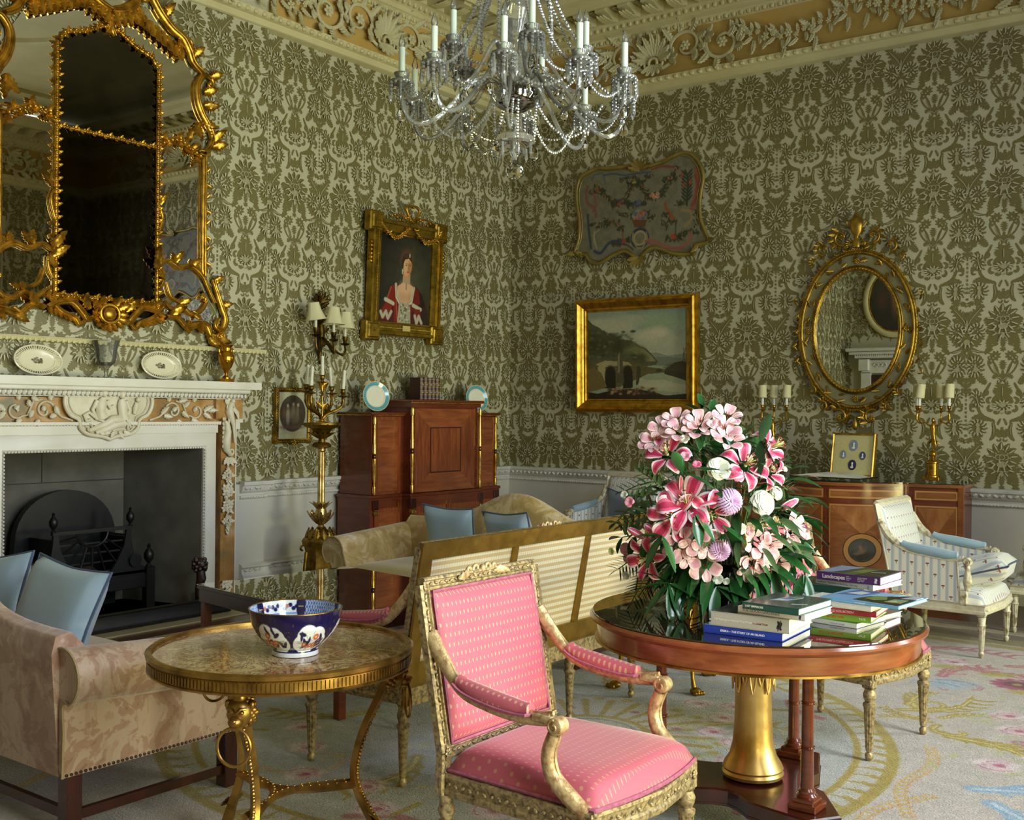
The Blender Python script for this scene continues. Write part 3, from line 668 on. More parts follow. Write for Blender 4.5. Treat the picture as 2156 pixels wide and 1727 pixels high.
for i in range(66): y = -1.12+i*2.24/65; m.sph((.272, y, 1.578), (.016, .013, .02), 6, 4)
m.sweep([(0, 0), (-.05, 0), (-.05, .02), (0, .02)], [(.04, -1.1, 1.555), (.25, -1.1, 1.555), (.25, 1.1, 1.555), (.04, 1.1, 1.555)])
m.build('mantel_shelf', WHMARB, fp)
m = MB(); m.box((.12, 0, 1.465), (.19, 2.02, .17)); 
for s in (-1, 1): m.box((.135, s*.99, .785), (.21, .135, 1.53)); m.box((.14, s*.99, 1.48), (.22, .25, .15))
lab(m.build('frieze_panel', ORM, fp), 'mottled orange marble panels')
m = MB()
m.sweep([(0, 0), (.115, 0), (.115, .02), (.10, .03), (.02, .035), (.0, .02)], [(X, ow, 0), (X, ow, 1.185), (X, -ow, 1.185), (X, -ow, 0)], up=(1, 0, 0))
for s in (-1, 1): m.box((.12, s*(ow+.058), .60), (.165, .115, 1.2)); m.box((.12, s*1.085, .69), (.13, .055, 1.38)); m.box((.13, s*1.095, 1.39), (.18, .10, .03)); m.box((.125, s*1.09, 1.35), (.16, .08, .05))
m.box((.12, 0, 1.24), (.165, 2*ow+.22, .115)); m.box((.14, 0, 1.335), (.19, 2*ow+.24, .07)); m.box((.15, 0, 1.375), (.21, 2*ow+.27, .02))
for i in range(80): m.sph((.252, -.9+i*1.8/79, 1.364), (.008, .009, .006), 5, 3)
for i in range(70): m.sph((.236, -ow+.005+i*2*ow/70, 1.19), (.009, .010, .008), 5, 3)
for s in (-1, 1):
    for i in range(50): m.sph((.236, s*(ow+.006), .02+i*.0235), (.009, .008, .010), 5, 3)
m.build('casing', WHMARB, fp)
# carved tablet: a shaped cartouche with two seated figures in low relief
m = MB(); out = [(0, -.135), (-.06, -.115), (-.16, -.10), (-.22, -.06), (-.235, 0), (-.30, .035), (-.335, .10), (-.33, .165), (-.27, .195), (-.25, .225), (0, .23)]
P = [q[:2] for q in spline([(a, b, 0) for a, b in out], 4)]; P = P+[(-a, b) for a, b in P[-2:0:-1]]
fr = ((.215, -.035, 1.40), (0, 1, 0), (0, 0, 1), (1, 0, 0)); Rm = np.array([[0, 0, 1], [1, 0, 0], [0, 1, 0.]])
m.prism(P, 0, .035, R=Rm, t=(.205, -.035, 1.40), bev=.006); m.tube(to3(P, fr, .035), .014, 8, closed=True, up=(1, 0, 0)); m.tube(to3([(a*.9, .02+b*.86) for a, b in P], fr, .03), .005, 6, closed=True, up=(1, 0, 0))
def fig(pts, r, h=.04): m.tube(to3(pts, fr, h), r, 8, up=(1, 0, 0), flat=.7)
# left figure, seated, and right figure reclining with a child
for (hx, hy) in ((-.055, .185), (.085, .175)): m.sph(to3([(hx, hy)], fr, .05)[0], (.024, .022, .03), 10, 8); m.sph(to3([(hx, hy+.012)], fr, .045)[0], (.026, .026, .026), 8, 6)
fig([(-.055, .15), (-.07, .11), (-.075, .06), (-.06, .01)], [.02, .042, .036, .045]); fig([(-.10, .13), (-.135, .07), (-.11, .01), (-.05, -.01)], [.018, .016, .013, .01]); fig([(-.03, .13), (.0, .08), (.03, .10)], [.018, .014, .01])
fig([(.085, .145), (.095, .10), (.10, .05), (.11, .0)], [.02, .042, .036, .045]); fig([(.12, .13), (.155, .07), (.13, .0), (.16, -.05)], [.018, .015, .012, .008]); fig([(.09, .0), (.02, .0), (-.06, -.04), (-.16, -.075)], [.036, .032, .024, .014]); fig([(.11, -.02), (.04, -.035), (-.04, -.07), (-.11, -.09)], [.034, .028, .02, .012])
m.sph(to3([(.215, .14)], fr, .045)[0], (.018, .018, .02), 8, 6); fig([(.21, .12), (.20, .08), (.19, .04)], [.014, .022, .014]); fig([(-.15, .0), (-.18, -.01), (-.2, .03), (-.16, .05), (-.12, .02)], [.012]*5)
for i in range(7): leaf3(m, to3([(-.10+.035*i, -.08)], fr, .035)[0], (0, cos(i), -.4+.3*sin(i)), (1, 0, 0), .06, .03, .2, 4)
for s in (-1, 1): m.tube(to3(spiral(s*.16, -.06, .03, .008, pi/2, pi/2+s*5), fr, .04), .008, 6, up=(1, 0, 0))
m.build('carved_tablet', CARVE, fp, sharp=60)
for s in (-1, 1):     # scrolling leaves on the frieze
    m = MB()
    fr2 = ((.218, 0, 1.40), (0, 1, 0), (0, 0, 1), (1, 0, 0)); g = lambda pts, h=.006: to3([(s*a, b) for a, b in pts], fr2, h)
    m.tube(g([(.30, -.005), (.38, .02), (.43, .06)]+spiral(.50, .06, .075, .012, pi, pi-6.5, 20)), .008, 6, up=(1, 0, 0)); m.tube(g([(.52, .135), (.58, .12), (.62, .03)]+spiral(.70, .065, .06, .012, -2.4, 4.0, 18)), .007, 6, up=(1, 0, 0))
    for a, b, an, ln in ((.40, .04, .9, .07), (.42, .03, -.2, .06), (.46, .13, 1.5, .05), (.55, .13, .3, .06), (.58, .06, -.9, .06), (.60, .09, 1.0, .05), (.66, .0, -.3, .05), (.77, .06, .6, .08), (.77, .05, -.7, .07), (.80, .07, 0, .08), (.68, .13, 1.4, .04), (.50, .06, 1, .04), (.70, .065, 2, .035), (.54, .0, -1, .05)):
        leaf3(m, g([(a, b)])[0], (0, s*cos(an), sin(an)), (1, 0, 0), ln, .04, .3, 4, th=.2)
    # bird perched on a scroll, then the flower drop down the jamb
    c = s*.985; g = lambda pts, h=.02: [V(.245+h, c+s*a, b) for a, b in pts]
    m.tube(g([(.02, 1.535), (.0, 1.50), (-.01, 1.46), (.01, 1.41), (.03, 1.36), (.045, 1.22)]), [.016, .022, .034, .026, .015, .006], 10, up=(1, 0, 0)); m.sph((.275, c+s*.018, 1.54), (.018, .02, .018), 8, 6)
    m.tube(g([(.02, 1.49), (.06, 1.45), (.075, 1.40)], .03), [.016, .018, .006], 8, up=(1, 0, 0), flat=.5); m.tube(g([(-.01, 1.42), (-.015, 1.37), (0, 1.33)]), .009, 6)
    m.tube(g([(-.05, 1.39), (-.03, 1.37), (-.02, 1.31), (-.035, 1.24), (-.03, 1.17), (.01, 1.13)]), [.012, .018, .028, .034, .028, .016], 10, up=(1, 0, 0)); m.tube(g(spiral(.012, 1.155, .032, .008, -2.4, 3.2)), .009, 7, up=(1, 0, 0))
    for i in range(7): leaf3(m, V(.25, c-s*.03, 1.40-.035*i), (0, -s, .2), (1, 0, 0), .045, .035, .3, 4)
    for i in range(5): leaf3(m, V(.25, c+s*(.01*(i-2)), 1.52+.0*i), (0, cos(i*1.3), sin(i*1.3)), (1, 0, 0), .06, .04, .2, 4)
    for i in range(4): leaf3(m, V(.25, c+s*(-.01+.01*i), 1.11), (0, s*(i-1.5)*.6, -1), (1, 0, 0), .07, .035, .2, 4)
    z = 1.02
    for k, (n_, r_) in enumerate(((4, .030), (4, .040), (4, .036), (3, .028))):
        for j in range(n_): a = j*2*pi/n_+k; rosette(m, (.262, c+s*(-.012)+.026*cos(a), z-.045+.030*sin(a)), (1, .3*cos(a), .3*sin(a)), r_, 5+j % 2)
        for j in range(4): leaf3(m, V(.25, c-s*.012, z-.05), (0, cos(j*1.7+k), sin(j*1.7+k)), (1, 0, 0), .07, .03, .3, 4)
        m.tube([(.255, c-s*.012, z), (.255, c-s*.012, z+.05)], .006, 5); z -= .118
    leaf3(m, V(.25, c-s*.012, z+.03), (0, 0, -1), (1, 0, 0), .06, .03, .2, 4)
    m.build('carved_ornament', CARVE, fp, sharp=60)
m = MB()      # the stone-lined recess
G1 = mat('hearth_stone', '585448', .85, c2='6a6558', ns=5); y0, y1, zt = -ow, ow, 1.19
m.add([(.2, y0, 0), (-.5, y0+.20, 0), (-.5, y1-.20, 0), (.2, y1, 0), (.2, y0, zt), (-.5, y0+.2, zt), (-.5, y1-.2, zt), (.2, y1, zt)], [(0, 1, 5, 4), (1, 2, 6, 5), (2, 3, 7, 6), (4, 5, 6, 7), (0, 3, 2, 1)])
m.box((-.497, 0, .93), (.004, 1.2, .006), 1); m.box((-.497, -.1, 1.06), (.004, .004, .25), 1); m.v = [v+V(0, FC, 0) for v in m.v]; struct(m.build('wall_recess', [G1, BLACK], None, flat=True))
m = MB(); m.box((.38, FC, .004), (.72, 2.3, .012), b=.003); struct(m.build('floor_hearth', mat('pale_hearth', '9b9274', .5)))
# iron grate
gr = thing('fire_grate', 'black cast iron fire grate with urn finials and sunburst front inside the fireplace', 'fire grate', (0, FC, .012))
m = MB(); P = [(-.40, 0), (-.40, .45)]+[(-.40+.05*0+.40-.40*cos(a), .45+.42*sin(a)**.8) for a in np.linspace(.25, pi-.25, 16)]+[(.40, .45), (.40, 0)]
m.prism(P, -.03, .03, R=Rm, t=(-.36, 0, 0)); m.build('fireback', BLACK, gr)
m = MB(); 
for s in (-1, 1):
    q = [(.10, .24), (.42, .24), (.42, .30), (.37, .33), (.33, .40), (.31, .50), (.30, .60), (.27, .60), (.25, .48), (.20, .38)]
    m.prism([(s*a, b) for a, b in q], -.01, .01, R=Rm, t=(.0, 0, 0)); m.lathe([(0, 0), (.045, 0), (.05, .02)], 10, (0.012, s*.33, .36), R=roty(pi/2))
m.box((0, 0, .20), (.03, .92, .10), b=.005); m.box((0, 0, .60), (.03, .62, .025)); m.box((0, 0, .27), (.02, .84, .02))
m.tube([(0, .12*cos(a), .585-.10*sin(a)) for a in np.linspace(0, pi, 14)], .008, 6)
for i in range(9): a = pi*(i+.5)/9; m.tube([(0, .12*cos(a), .585-.10*sin(a)), (0, .30*cos(a), .585-.30*sin(a))], .006, 5)
for k in range(4): m.box((-.02, 0, .30+.07*k), (.012, .5, .012))
m.build('basket_front', BLACK, gr)
m = MB(); m.box((-.18, 0, .22), (.34, .56, .03))
for s in (-1, 1): m.box((-.18, s*.28, .38), (.34, .02, .34))
m.build('basket', BLACK, gr)
for s in (-1, 1):
    for (y, z0, k) in ((.46, .30, 1.1), (.30, .61, .9)):
        f = MB(); f.lathe([(0.0, 0), (.022*k, 0), (.008*k, .02*k), (.03*k, .05*k), (.033*k, .085*k), (.02*k, .11*k), (.008*k, .125*k), (.014*k, .14*k), (0, .155*k)], 14, (0, s*y, z0)); f.build('finial', BLACK, gr)
    f = MB(); f.box((0, s*.46, .15), (.07, .07, .30), b=.006); f.build('leg', BLACK, gr)
lg = MB(); 
for i in range(14): a = i*2.4; lg.sph((-.16+.08*cos(a), .17*sin(a*1.3), .27+.012*(i % 4)), (.05, .06, .035), 7, 5)
lg.build('coals', mat('coal', '1a1614', .8, c2='3a2a20', ns=20), gr)
fe = thing('fender', 'low dark iron fender with urn corners running around the hearth', 'fender', (0, FC, .012))
m = MB(); m.sweep([(-.01, 0), (.01, 0), (.012, .02), (.006, .03), (.006, .10), (.014, .11), (.0, .12), (-.01, .11)], [(.22, -.72, 0), (.60, -.72, 0), (.60, .72, 0), (.22, .72, 0)]); m.build('rail', BLACK, fe)
for s in (-1, 1):
    t = thing('fire_dog', 'dark carved wooden lion-headed fire dog standing at the '+('right' if s > 0 else 'left')+' end of the hearth', 'fire dog', (.50, FC+s*.545, .012), group='carved fire dogs')
    m = MB(); m.tube([(0, 0, 0), (.015, 0, .08), (-.02, 0, .16), (.01, 0, .25), (.0, 0, .31)], [.05, .03, .026, .035, .03], 12); m.box((0, 0, .01), (.11, .10, .02), b=.004); m.build('body', mat('dark_carved_wood', '1d0f0b', .4, c2='3a1f16', ns=14) if s < 0 else bpy.data.materials['dark_carved_wood'], t)
    m = MB(); m.sph((0, 0, .345), (.045, .042, .055), 12, 10); m.sph((.045, 0, .33), (.025, .022, .02), 8, 6)
    for i in range(26): a = i*2.4; z = .30+.09*(i/26); r_ = .045*sqrt(max(.1, 1-((z-.345)/.06)**2)); m.sph((-.01+r_*cos(a), r_*sin(a), z), .017, 6, 4)
    m.build('head', bpy.data.materials['dark_carved_wood'], t)
# ---------------------------------------------------------------- overmantel mirror
MIR = NT('old_mirror_glass').set(Base_Color=(.93, .93, .86, 1), Metallic=1.0, Roughness=.012).mat
MIRD = NT('darkened_mirror_glass'); _n = MIRD.noise(2.2, 6, dist=1); MIRD.put(MIRD.b.inputs['Base Color'], MIRD.ramp(_n, [(.3, '4c4a40'), (.6, '5c5a4f')])); MIRD.set(Metallic=1.0, Roughness=.03); MIRD = MIRD.mat
MIRC = NT('clean_mirror_glass').set(Base_Color=(.86, .88, .82, 1), Metallic=1.0, Roughness=.004).mat
om = thing('overmantel_mirror', 'huge gilt rococo overmantel mirror with a dark arched centre glass between pale side glasses', 'mirror', (.045, -4.82, 0))
def pz(P, x, mt, nm):
    m = MB(); m.prism(P, 0, .004, R=Rm, t=(x, 0, 0)); return m.build(nm, mt, om, flat=True)
arch = [(-.385, 2.25), (.385, 2.25), (.39, 3.98), (.34, 4.05), (.20, 4.09), (.06, 4.17), (-.06, 4.17), (-.20, 4.09), (-.34, 4.05), (-.39, 3.98)]
lab(pz(arch, .020, MIRD, 'centre_glass'), 'dark spotted centre glass')
sd = [(.39, 2.24), (.86, 2.10), (.90, 2.2), (.80, 2.45), (.80, 3.42), (.84, 3.74), (.72, 3.98), (.62, 4.14), (.5, 4.26), (.36, 4.34), (.30, 4.10), (.39, 4.0)]
for s in (-1, 1): pz([(s*a, b) for a, b in sd], .012, MIR, 'side_glass')
pz([(-.36, 4.05), (.36, 4.05), (.40, 4.40), (-.40, 4.40)], .010, MIR, 'top_glass'); pz([(-.42, 2.27), (.42, 2.27), (.5, 2.14), (-.5, 2.14)], .010, MIRD, 'bottom_glass')
def bead_bar(m, P, r, st=.022, n=(1, 0, 0)):
    P = [V(0.03, a, b) for a, b in P]; m.tube(P, r, 7, up=n, flat=.8); L = 0; k = 0
    for i in range(len(P)-1):
        d = P[i+1]-P[i]; ln = np.linalg.norm(d); t = (st-L % st) % st
        while t < ln:
            p = P[i]+d*t/ln; k += 1; sdv = np.cross(d/ln, V(*n)); m.sph(p+V(r*.9, 0, 0)+sdv*r*.5*(1 if k % 2 else -1), (r*.6, r*.7, r*.7), 6, 4)
            if k % 2: leaf3(m, p+V(r*.3, 0, 0), sdv*(1 if k % 4 == 1 else -1)+d/ln*.5, n, r*2.2, r*1.6, .5, 3)
            t += st
        L += ln
m = MB(); bead_bar(m, [(.40, 2.24), (.40, 3.1), (.40, 3.97)], .017); bead_bar(m, [(-.40, 2.24), (-.40, 3.1), (-.40, 3.97)], .017)
bead_bar(m, [(-.4, 3.40), (.4, 3.40)], .014); bead_bar(m, [(-.4, 2.25), (.4, 2.25)], .016); bead_bar(m, arch[2:], .017)
m.build('inner_frame', G, om, sharp=60)
m = MB()
def sc(P, r0, r1=None, n=10, h=.035, fl=.8, s=(1, -1)):
    r0 *= 1.3; r1 = r1 and r1*1.3
    P = spline([(a, b, 0) for a, b in P], 5)
    r1 = r0 if r1 is None else r1
    for q in s:
        m.tube([V(h, q*p[0], p[1]) for p in P], [r0+(r1-r0)*abs(i/(len(P)-1)*2-1)**2 for i in range(len(P))], n, up=(1, 0, 0), flat=fl); m.tube([V(h+r0*.55, q*p[0], p[1]) for p in P], r0*.35, 6, up=(1, 0, 0))
def vol(cx, cy, r, a0, turn, rt=.016, s=(1, -1)):
    rt *= 1.25
    for q in s: P = spiral(cx, cy, r, r*.22, a0, a0+turn, 20); m.tube([V(.035+.012*i/20, q*a, b) for i, (a, b) in enumerate(P)], [rt*(1-.45*i/20) for i in range(21)], 9, up=(1, 0, 0)); m.sph((.05, q*cx, cy), (rt*.9, rt*1.0, rt*1.0), 8, 6)
def lf(a, b, an, ln, wd, cu=.5, s=(1, -1), h=.03):
    for q in s: leaf3(m, V(h, q*a, b), (0, q*cos(an), sin(an)), (1, 0, 0), ln*1.2, wd*1.45, cu, 5, th=.2)
# outer sides, shoulders and crest
sc([(.80, 2.50), (.80, 2.9), (.805, 3.40)], .014, .014); sc([(.83, 2.5), (.825, 3.0), (.83, 3.42)], .008, .008); 
for z in (3.42, 3.45): m.box((.04, .81, z), (.03, .09, .014), b=.004); m.box((.04, -.81, z), (.03, .09, .014), b=.004)
sc([(.81, 3.44), (.86, 3.50), (.88, 3.58), (.84, 3.66), (.78, 3.74), (.74, 3.84), (.74, 3.95), (.80, 4.03), (.86, 4.02)], .026, .014); vol(.845, 3.975, .05, 1.5, -4.4, .016); vol(.86, 3.60, .05, -1.5, 4.2, .015)
sc([(.78, 4.05), (.70, 4.10), (.66, 4.18), (.60, 4.26), (.50, 4.31), (.40, 4.40), (.30, 4.52), (.22, 4.52)], .032, .016); vol(.645, 4.235, .045, -.8, 4.6, .014); vol(.28, 4.47, .06, 1.6, 4.4, .018); vol(.12, 4.50, .06, 1.6, -4.6, .018)
sc([(.0, 4.30), (.10, 4.33), (.2, 4.42), (.16, 4.54)], .030, .016); sc([(0, 4.26), (0, 4.18), (.03, 4.12)], .022, .012)
for i in range(9): t = i/8; lf(.16+.42*t, 4.38-.18*t, -1.35-.25*t, .10, .055, .2)
for i in range(5): lf(.02+.05*i, 4.30+.02*i, -1.3, .10, .05, .2)
for a, b, an, ln in ((.86, 4.03, .5, .07), (.80, 3.80, .1, .09), (.79, 3.70, -.6, .10), (.80, 3.90, .4, .08), (.86, 3.52, .9, .12), (.88, 3.50, .3, .09), (.76, 3.66, -1.9, .12), (.62, 4.20, 2.9, .08), (.70, 4.15, .9, .08), (.45, 4.38, 1.2, .09), (.33, 4.50, .6, .08)): lf(a, b, an, ln, .05)
for i in range(8): lf(.835, 2.6+i*.10, .9 if i % 2 else -.5, .035, .022, .2)
# cross pieces in the side glasses and branch clusters
sc([(.40, 3.42), (.48, 3.46), (.56, 3.50), (.66, 3.46), (.74, 3.42), (.80, 3.40)], .014, .010)
for i in range(10): a = .43+.036*i; b = 3.44+.045*sin(i*.45); lf(a, b, i*1.9, .06, .035, .5); m.sph((.06, a, b), .016, 6, 5); m.sph((.06, -a, b), .016, 6, 5)
sc([(.40, 2.98), (.44, 2.9), (.42, 2.80), (.40, 2.75)], .010, .006); lf(.42, 2.98, 1.2, .08, .03)
sc([(.42, 2.54), (.50, 2.58), (.60, 2.54), (.70, 2.56), (.80, 2.50), (.86, 2.40), (.92, 2.30)], .016, .010); lf(.42, 2.54, 1.9, .12, .05); lf(.43, 2.50, 2.4, .10, .05); lf(.56, 2.57, 1.2, .08, .04); lf(.70, 2.56, .8, .07, .04); lf(.44, 2.52, -1.7, .08, .04)
sc([(.42, 2.36), (.45, 2.42), (.46, 2.50)], .010, .008); sc([(.46, 2.28), (.54, 2.22), (.62, 2.25), (.70, 2.20), (.78, 2.22), (.84, 2.30), (.80, 2.36)], .013, .008); sc([(.48, 2.42), (.52, 2.32), (.60, 2.28)], .009, .007)
vol(.80, 2.33, .035, -1, 4, .010); lf(.6, 2.27, .4, .07, .035); lf(.72, 2.22, -.9, .07, .035)
# lower corners and apron
sc([(.90, 2.48), (.94, 2.38), (.98, 2.28), (1.02, 2.18), (.99, 2.10), (.93, 2.12), (.95, 2.18)], .024, .012); sc([(.48, 2.16), (.58, 2.16), (.66, 2.10), (.76, 2.12), (.84, 2.12), (.88, 2.05), (.90, 1.99), (.96, 1.985), (1.0, 2.03), (.98, 2.08)], .024, .014)
vol(.955, 2.035, .045, -1.2, 5.0, .014); lf(.86, 2.08, -1.1, .12, .06); lf(.92, 2.05, -.5, .10, .06); lf(.80, 2.13, -1.9, .07, .05); lf(.98, 2.28, .3, .07, .04); lf(.70, 2.14, -2.2, .10, .05); lf(.90, 2.44, .8, .08, .04); lf(.52, 2.17, .7, .1, .05)
sc([(.09, 2.13), (.16, 2.10), (.20, 2.14), (.28, 2.21), (.38, 2.20), (.46, 2.16)], .022, .014); sc([(.44, 2.22), (.36, 2.14), (.26, 2.10), (.22, 2.06), (.18, 2.09)], .018, .010)
for i in range(6): lf(.24+.04*i, 2.19+.005*i, 1.2, .05, .03); lf(.26+.035*i, 2.12+.01*i, -1.4, .05, .03)
lf(.14, 2.17, .9, .10, .05)
m.sph((.05, 0, 2.145), (.03, .055, .05), 12, 8); m.tube([V(.055, .075*cos(a), 2.145+.065*sin(a)) for a in np.linspace(0, 2*pi, 20, endpoint=False)], .014, 8, closed=True, up=(1, 0, 0))
for i in range(9): a = pi+pi*i/8; lf(.07*cos(a), 2.145+.06*sin(a), a, .06, .04, .4, (1,))
for a in (.5, 1.1, 2.0, 2.6): lf(.06*cos(a), 2.17, a, .09, .05, .4, (1,))
m.build('frame', G, om, sharp=60)
# ---------------------------------------------------------------- things on the mantelshelf
PLC = mat('creamware', 'e3dcc0', .25, coat=.4); SEP = mat('sepia_print', '8c8468', .5)
def oval_dish(y, w_, label):
    t = thing('oval_dish', label, 'dish', (.13, y, 1.69), group='pierced creamware dishes'); R = roty(-radians(14)) @ np.array([[0, 0, 1], [1, 0, 0], [0, 1, 0.]]); c = V(-.03, 0, .112*w_/.36)
    a = w_/2; b = w_/2*.60; m = MB()
    el = lambda k, z, n=48: [(a*k*cos(q), b*k*sin(q), z) for q in np.linspace(0, 2*pi, n, endpoint=False)]
    m.add(np.array([(0, 0, 0)]+el(.62, 0)+el(.70, .004)+el(.72, .006)), [(0, 1+i, 1+(i+1) % 48) for i in range(48)]+[(1+48*k+i, 49+48*k+i, 49+48*k+(i+1) % 48, 1+48*k+(i+1) % 48) for k in range(2) for i in range(48)], 0, R, c)
    m.tube(el(.985, .016), .006, 7, closed=True, R=R, t=c, up=(0, 0, 1)); m.tube(el(.73, .006), .004, 6, closed=True, R=R, t=c, up=(0, 0, 1))
    for i in range(56): q = 2*pi*i/56; m.tube([(a*.73*cos(q), b*.73*sin(q), .006), (a*.98*cos(q), b*.98*sin(q), .016)], .0042, 4, R=R, t=c)
    m.build('rim', PLC, t); q = MB(); rr = random.Random(3)
    for i in range(26): x = rr.uniform(-1, 1); q.sph((a*.22*x, b*.18*rr.uniform(-1, .3+.5*(1-abs(x))), .002), (a*.05, b*.04, .001), 6, 3, R=R)
    q.v = [v for v in q.v]; 
    q2 = MB(); 
    for i in range(26): x = rr.uniform(-1, 1); q2.prism(blob2(a*.22*x, b*.18*rr.uniform(-1, .3+.6*(1-abs(x))), a*.045, b*.05, n=5, amp=.5), .0015, .0022, 0, R, c)
    q2.build('printed_scene', SEP, t)
oval_dish(-5.36, .34, 'pierced cream oval dish to the left of the glass goblet on the mantelshelf')
oval_dish(-4.40, .34, 'pierced cream oval dish between the glass goblet and the gold vase')
t = thing('glass_goblet', 'large clear glass goblet vase standing at the middle of the mantelshelf', 'vase', (.16, -4.885, 1.686))
m = MB(); m.lathe([(0, 0), (.055, 0), (.055, .006), (.02, .012), (.010, .03), (.016, .045), (.010, .06), (.03, .085), (.058, .11), (.068, .15), (.072, .20), (.09, .262), (.087, .262), (.069, .20), (.065, .15), (.055, .113), (.027, .090), (0, .085)], 32); m.build('bowl', CUP, t)
m = MB(); m.tube([(.089*cos(a), .089*sin(a), .262) for a in np.linspace(0, 2*pi, 32, endpoint=False)], .003, 6, closed=True); m.build('rim', CUP, t)
t = thing('gold_vase', 'shiny gold urn vase with scrolled handles at the right end of the mantelshelf', 'vase', (.19, -3.873, 1.688))
m = MB(); m.box((0, 0, .012), (.09, .09, .024), b=.003); m.lathe([(0, .024), (.034, .024), (.034, .034), (.014, .05), (.012, .066), (.022, .075), (.016, .083), (.04, .11), (.058, .155), (.064, .195), (.05, .225), (.036, .24), (.036, .262), (.054, .285), (.048, .285), (.03, .262), (.0, .25)], 32); m.build('body', gold('burnished_gold', 'a8731c', 'd69a2c', .16, bump=.02), t)
for s in (-1, 1):
    m = MB(); m.tube([(0, s*.05, .215), (0, s*.066, .225), (0, s*.068, .25), (0, s*.054, .262), (0, s*.045, .25)], .006, 8); m.sph((0, s*.06, .212), .010, 8, 6); m.build('handle', bpy.data.materials['burnished_gold'], t)
m = MB(); m.sweep([(-.02, 0), (.05, .01), (.06, .03), (.055, .04), (-.02, .045)], [(.04, -6.2, 1.92), (.04, -3.395, 1.92)], m=0)
for i in range(70): m.box((.092, -3.41-i*.04, 1.935), (.012, .018, .022))
struct(m.build('trim_8', CREAM))
# ---------------------------------------------------------------- wall light with three pleated shades
sy, sz = atW(682, 670, .08); DB = DBRONZE; SHADE = NT('parchment_shade').set(Base_Color=(*lin('d9d2a6'), 1), Roughness=.7, Transmission_Weight=.0).mat; CANDLE = mat('candle_card', 'dcd9bd', .5)
t = thing('wall_sconce', 'dark bronze wall sconce carrying three square pleated cream candle shades', 'wall light', (.0, sy, sz-.25))
m = MB(); m.tube([(.03, 0, -.12), (.035, 0, .0), (.05, 0, .12), (.035, 0, .3), (.03, 0, .40)], [.008, .022, .03, .018, .008], 10)
for i in range(9): leaf3(m, V(.04, 0, -.05+.055*i), (.2, (1 if i % 2 else -1)*.8, .8), (1, 0, 0), .08, .04, .4, 4)
for i in range(7): a = pi/2+(i-3)*.4; leaf3(m, V(.03, 0, .38), (0, cos(a), sin(a)), (1, 0, 0), .11, .035, .2, 4)
for s in (-1, 1): m.tube([(.03, 0, .30), (.05, s*.05, .33), (.04, s*.03, .38)], .007, 6)
m.sph((.04, 0, -.13), .014, 8, 6); m.build('backplate', DB, t, sharp=60)
for px_, x, dz, tl in ((665, .18, .035, -.20), (703, .25, .0, .02), (727, .15, -.02, .04)):
    y = atW(px_, 650, x)[0]-sy
    m = MB(); m.tube(bez([(.04, 0, .10), (x*.6, y*.4, .05), (x, y*.5, -.10), (x+.02, y*1.1, -.10), (x, y, .04+dz)], 14), .010, 8); m.lathe([(0, .035), (.035, .05), (.042, .06), (.02, .062), (.014, .075), (.020, .085), (.024, .12), (0, .12)], 16, (x, y, dz)); arm = m.build('arm', DB, t)
    m = MB(); m.lathe([(.013, .12), (.013, .21), (0, .212)], 14, (x, y, dz)); m.build('candle', CANDLE, arm)
    m = MB(); A = []; R = roty(0) @ rotx(-tl)
    for k, (r_, z) in enumerate(((.095, 0), (.078, .03), (.062, .075), (.053, .115), (.050, .14))):
        A += [(r_*(1 if i % 3 else 1.04)*cos(a)*(.9+.1*abs(cos(2*a))), r_*sin(a)*(.9+.1*abs(cos(2*a))), z) for i, a in enumerate(np.linspace(0, 2*pi, 24, endpoint=False))]
    m.add(A, [(k*24+i, k*24+(i+1) % 24, (k+1)*24+(i+1) % 24, (k+1)*24+i) for k in range(4) for i in range(24)], 0, R, (x, y, .19+dz)); m.tube([(.096*cos(a), .096*sin(a), 0) for a in np.linspace(0, 2*pi, 24, endpoint=False)], .0025, 5, closed=True, R=R, t=(x, y, .19+dz)); m.build('lamp_shade', SHADE, arm, sharp=15)
# ---------------------------------------------------------------- picture frames
def frame(name, w_, h_, prof, m_, parent, loc=(0, 0, 0)):
    "prof: a = outwards from the opening, b = forward; w_, h_ the opening; lies in local x (across) / y (up) / z (forward)"
    m = MB(); a, b = w_/2, h_/2; m.sweep([(p, q) for p, q in prof], [(-a, -b, 0), (a, -b, 0), (a, b, 0), (-a, b, 0)], closed=True, t=loc); return m
LW = np.array([[0, 0, 1], [1, 0, 0], [0, 1, 0.]])           # local (across, up, forward) on the fireplace wall
BW = np.array([[1, 0, 0], [0, 0, -1], [0, 1, 0.]])          # the same on the back wall
def hang(name, label, cat, loc, R, tilt=0, roll=0): t = thing(name, label, cat); place(t, loc, R @ rotz(roll) @ rotx(tilt)); return t
t = hang('portrait_painting', 'gilt framed portrait of a lady in a red gown, gold bow on top', 'painting', (.075, -1.738, 2.69), LW, radians(2.5))
w_, h_ = .70, .80
fm = frame('f', w_, h_, [(0, 0), (0, .02), (.012, .022), (.02, .035), (.085, .04), (.09, .055), (.115, .058), (.125, .045), (.125, -.03), (0, -.03)], GREEN_G, t)
for sx in (-1, 1):
    for s2 in (-1, 1): fm.box((sx*(w_/2+.09), s2*(h_/2+.09), .01), (.18, .18, .09), b=.012); fm.box((sx*(w_/2+.09), s2*(h_/2+.09), .05), (.13, .13, .03), b=.01); fm.lathe([(.018, 0), (.014, .012), (0, .014)], 12, (sx*(w_/2+.085), s2*(h_/2+.08), .062))
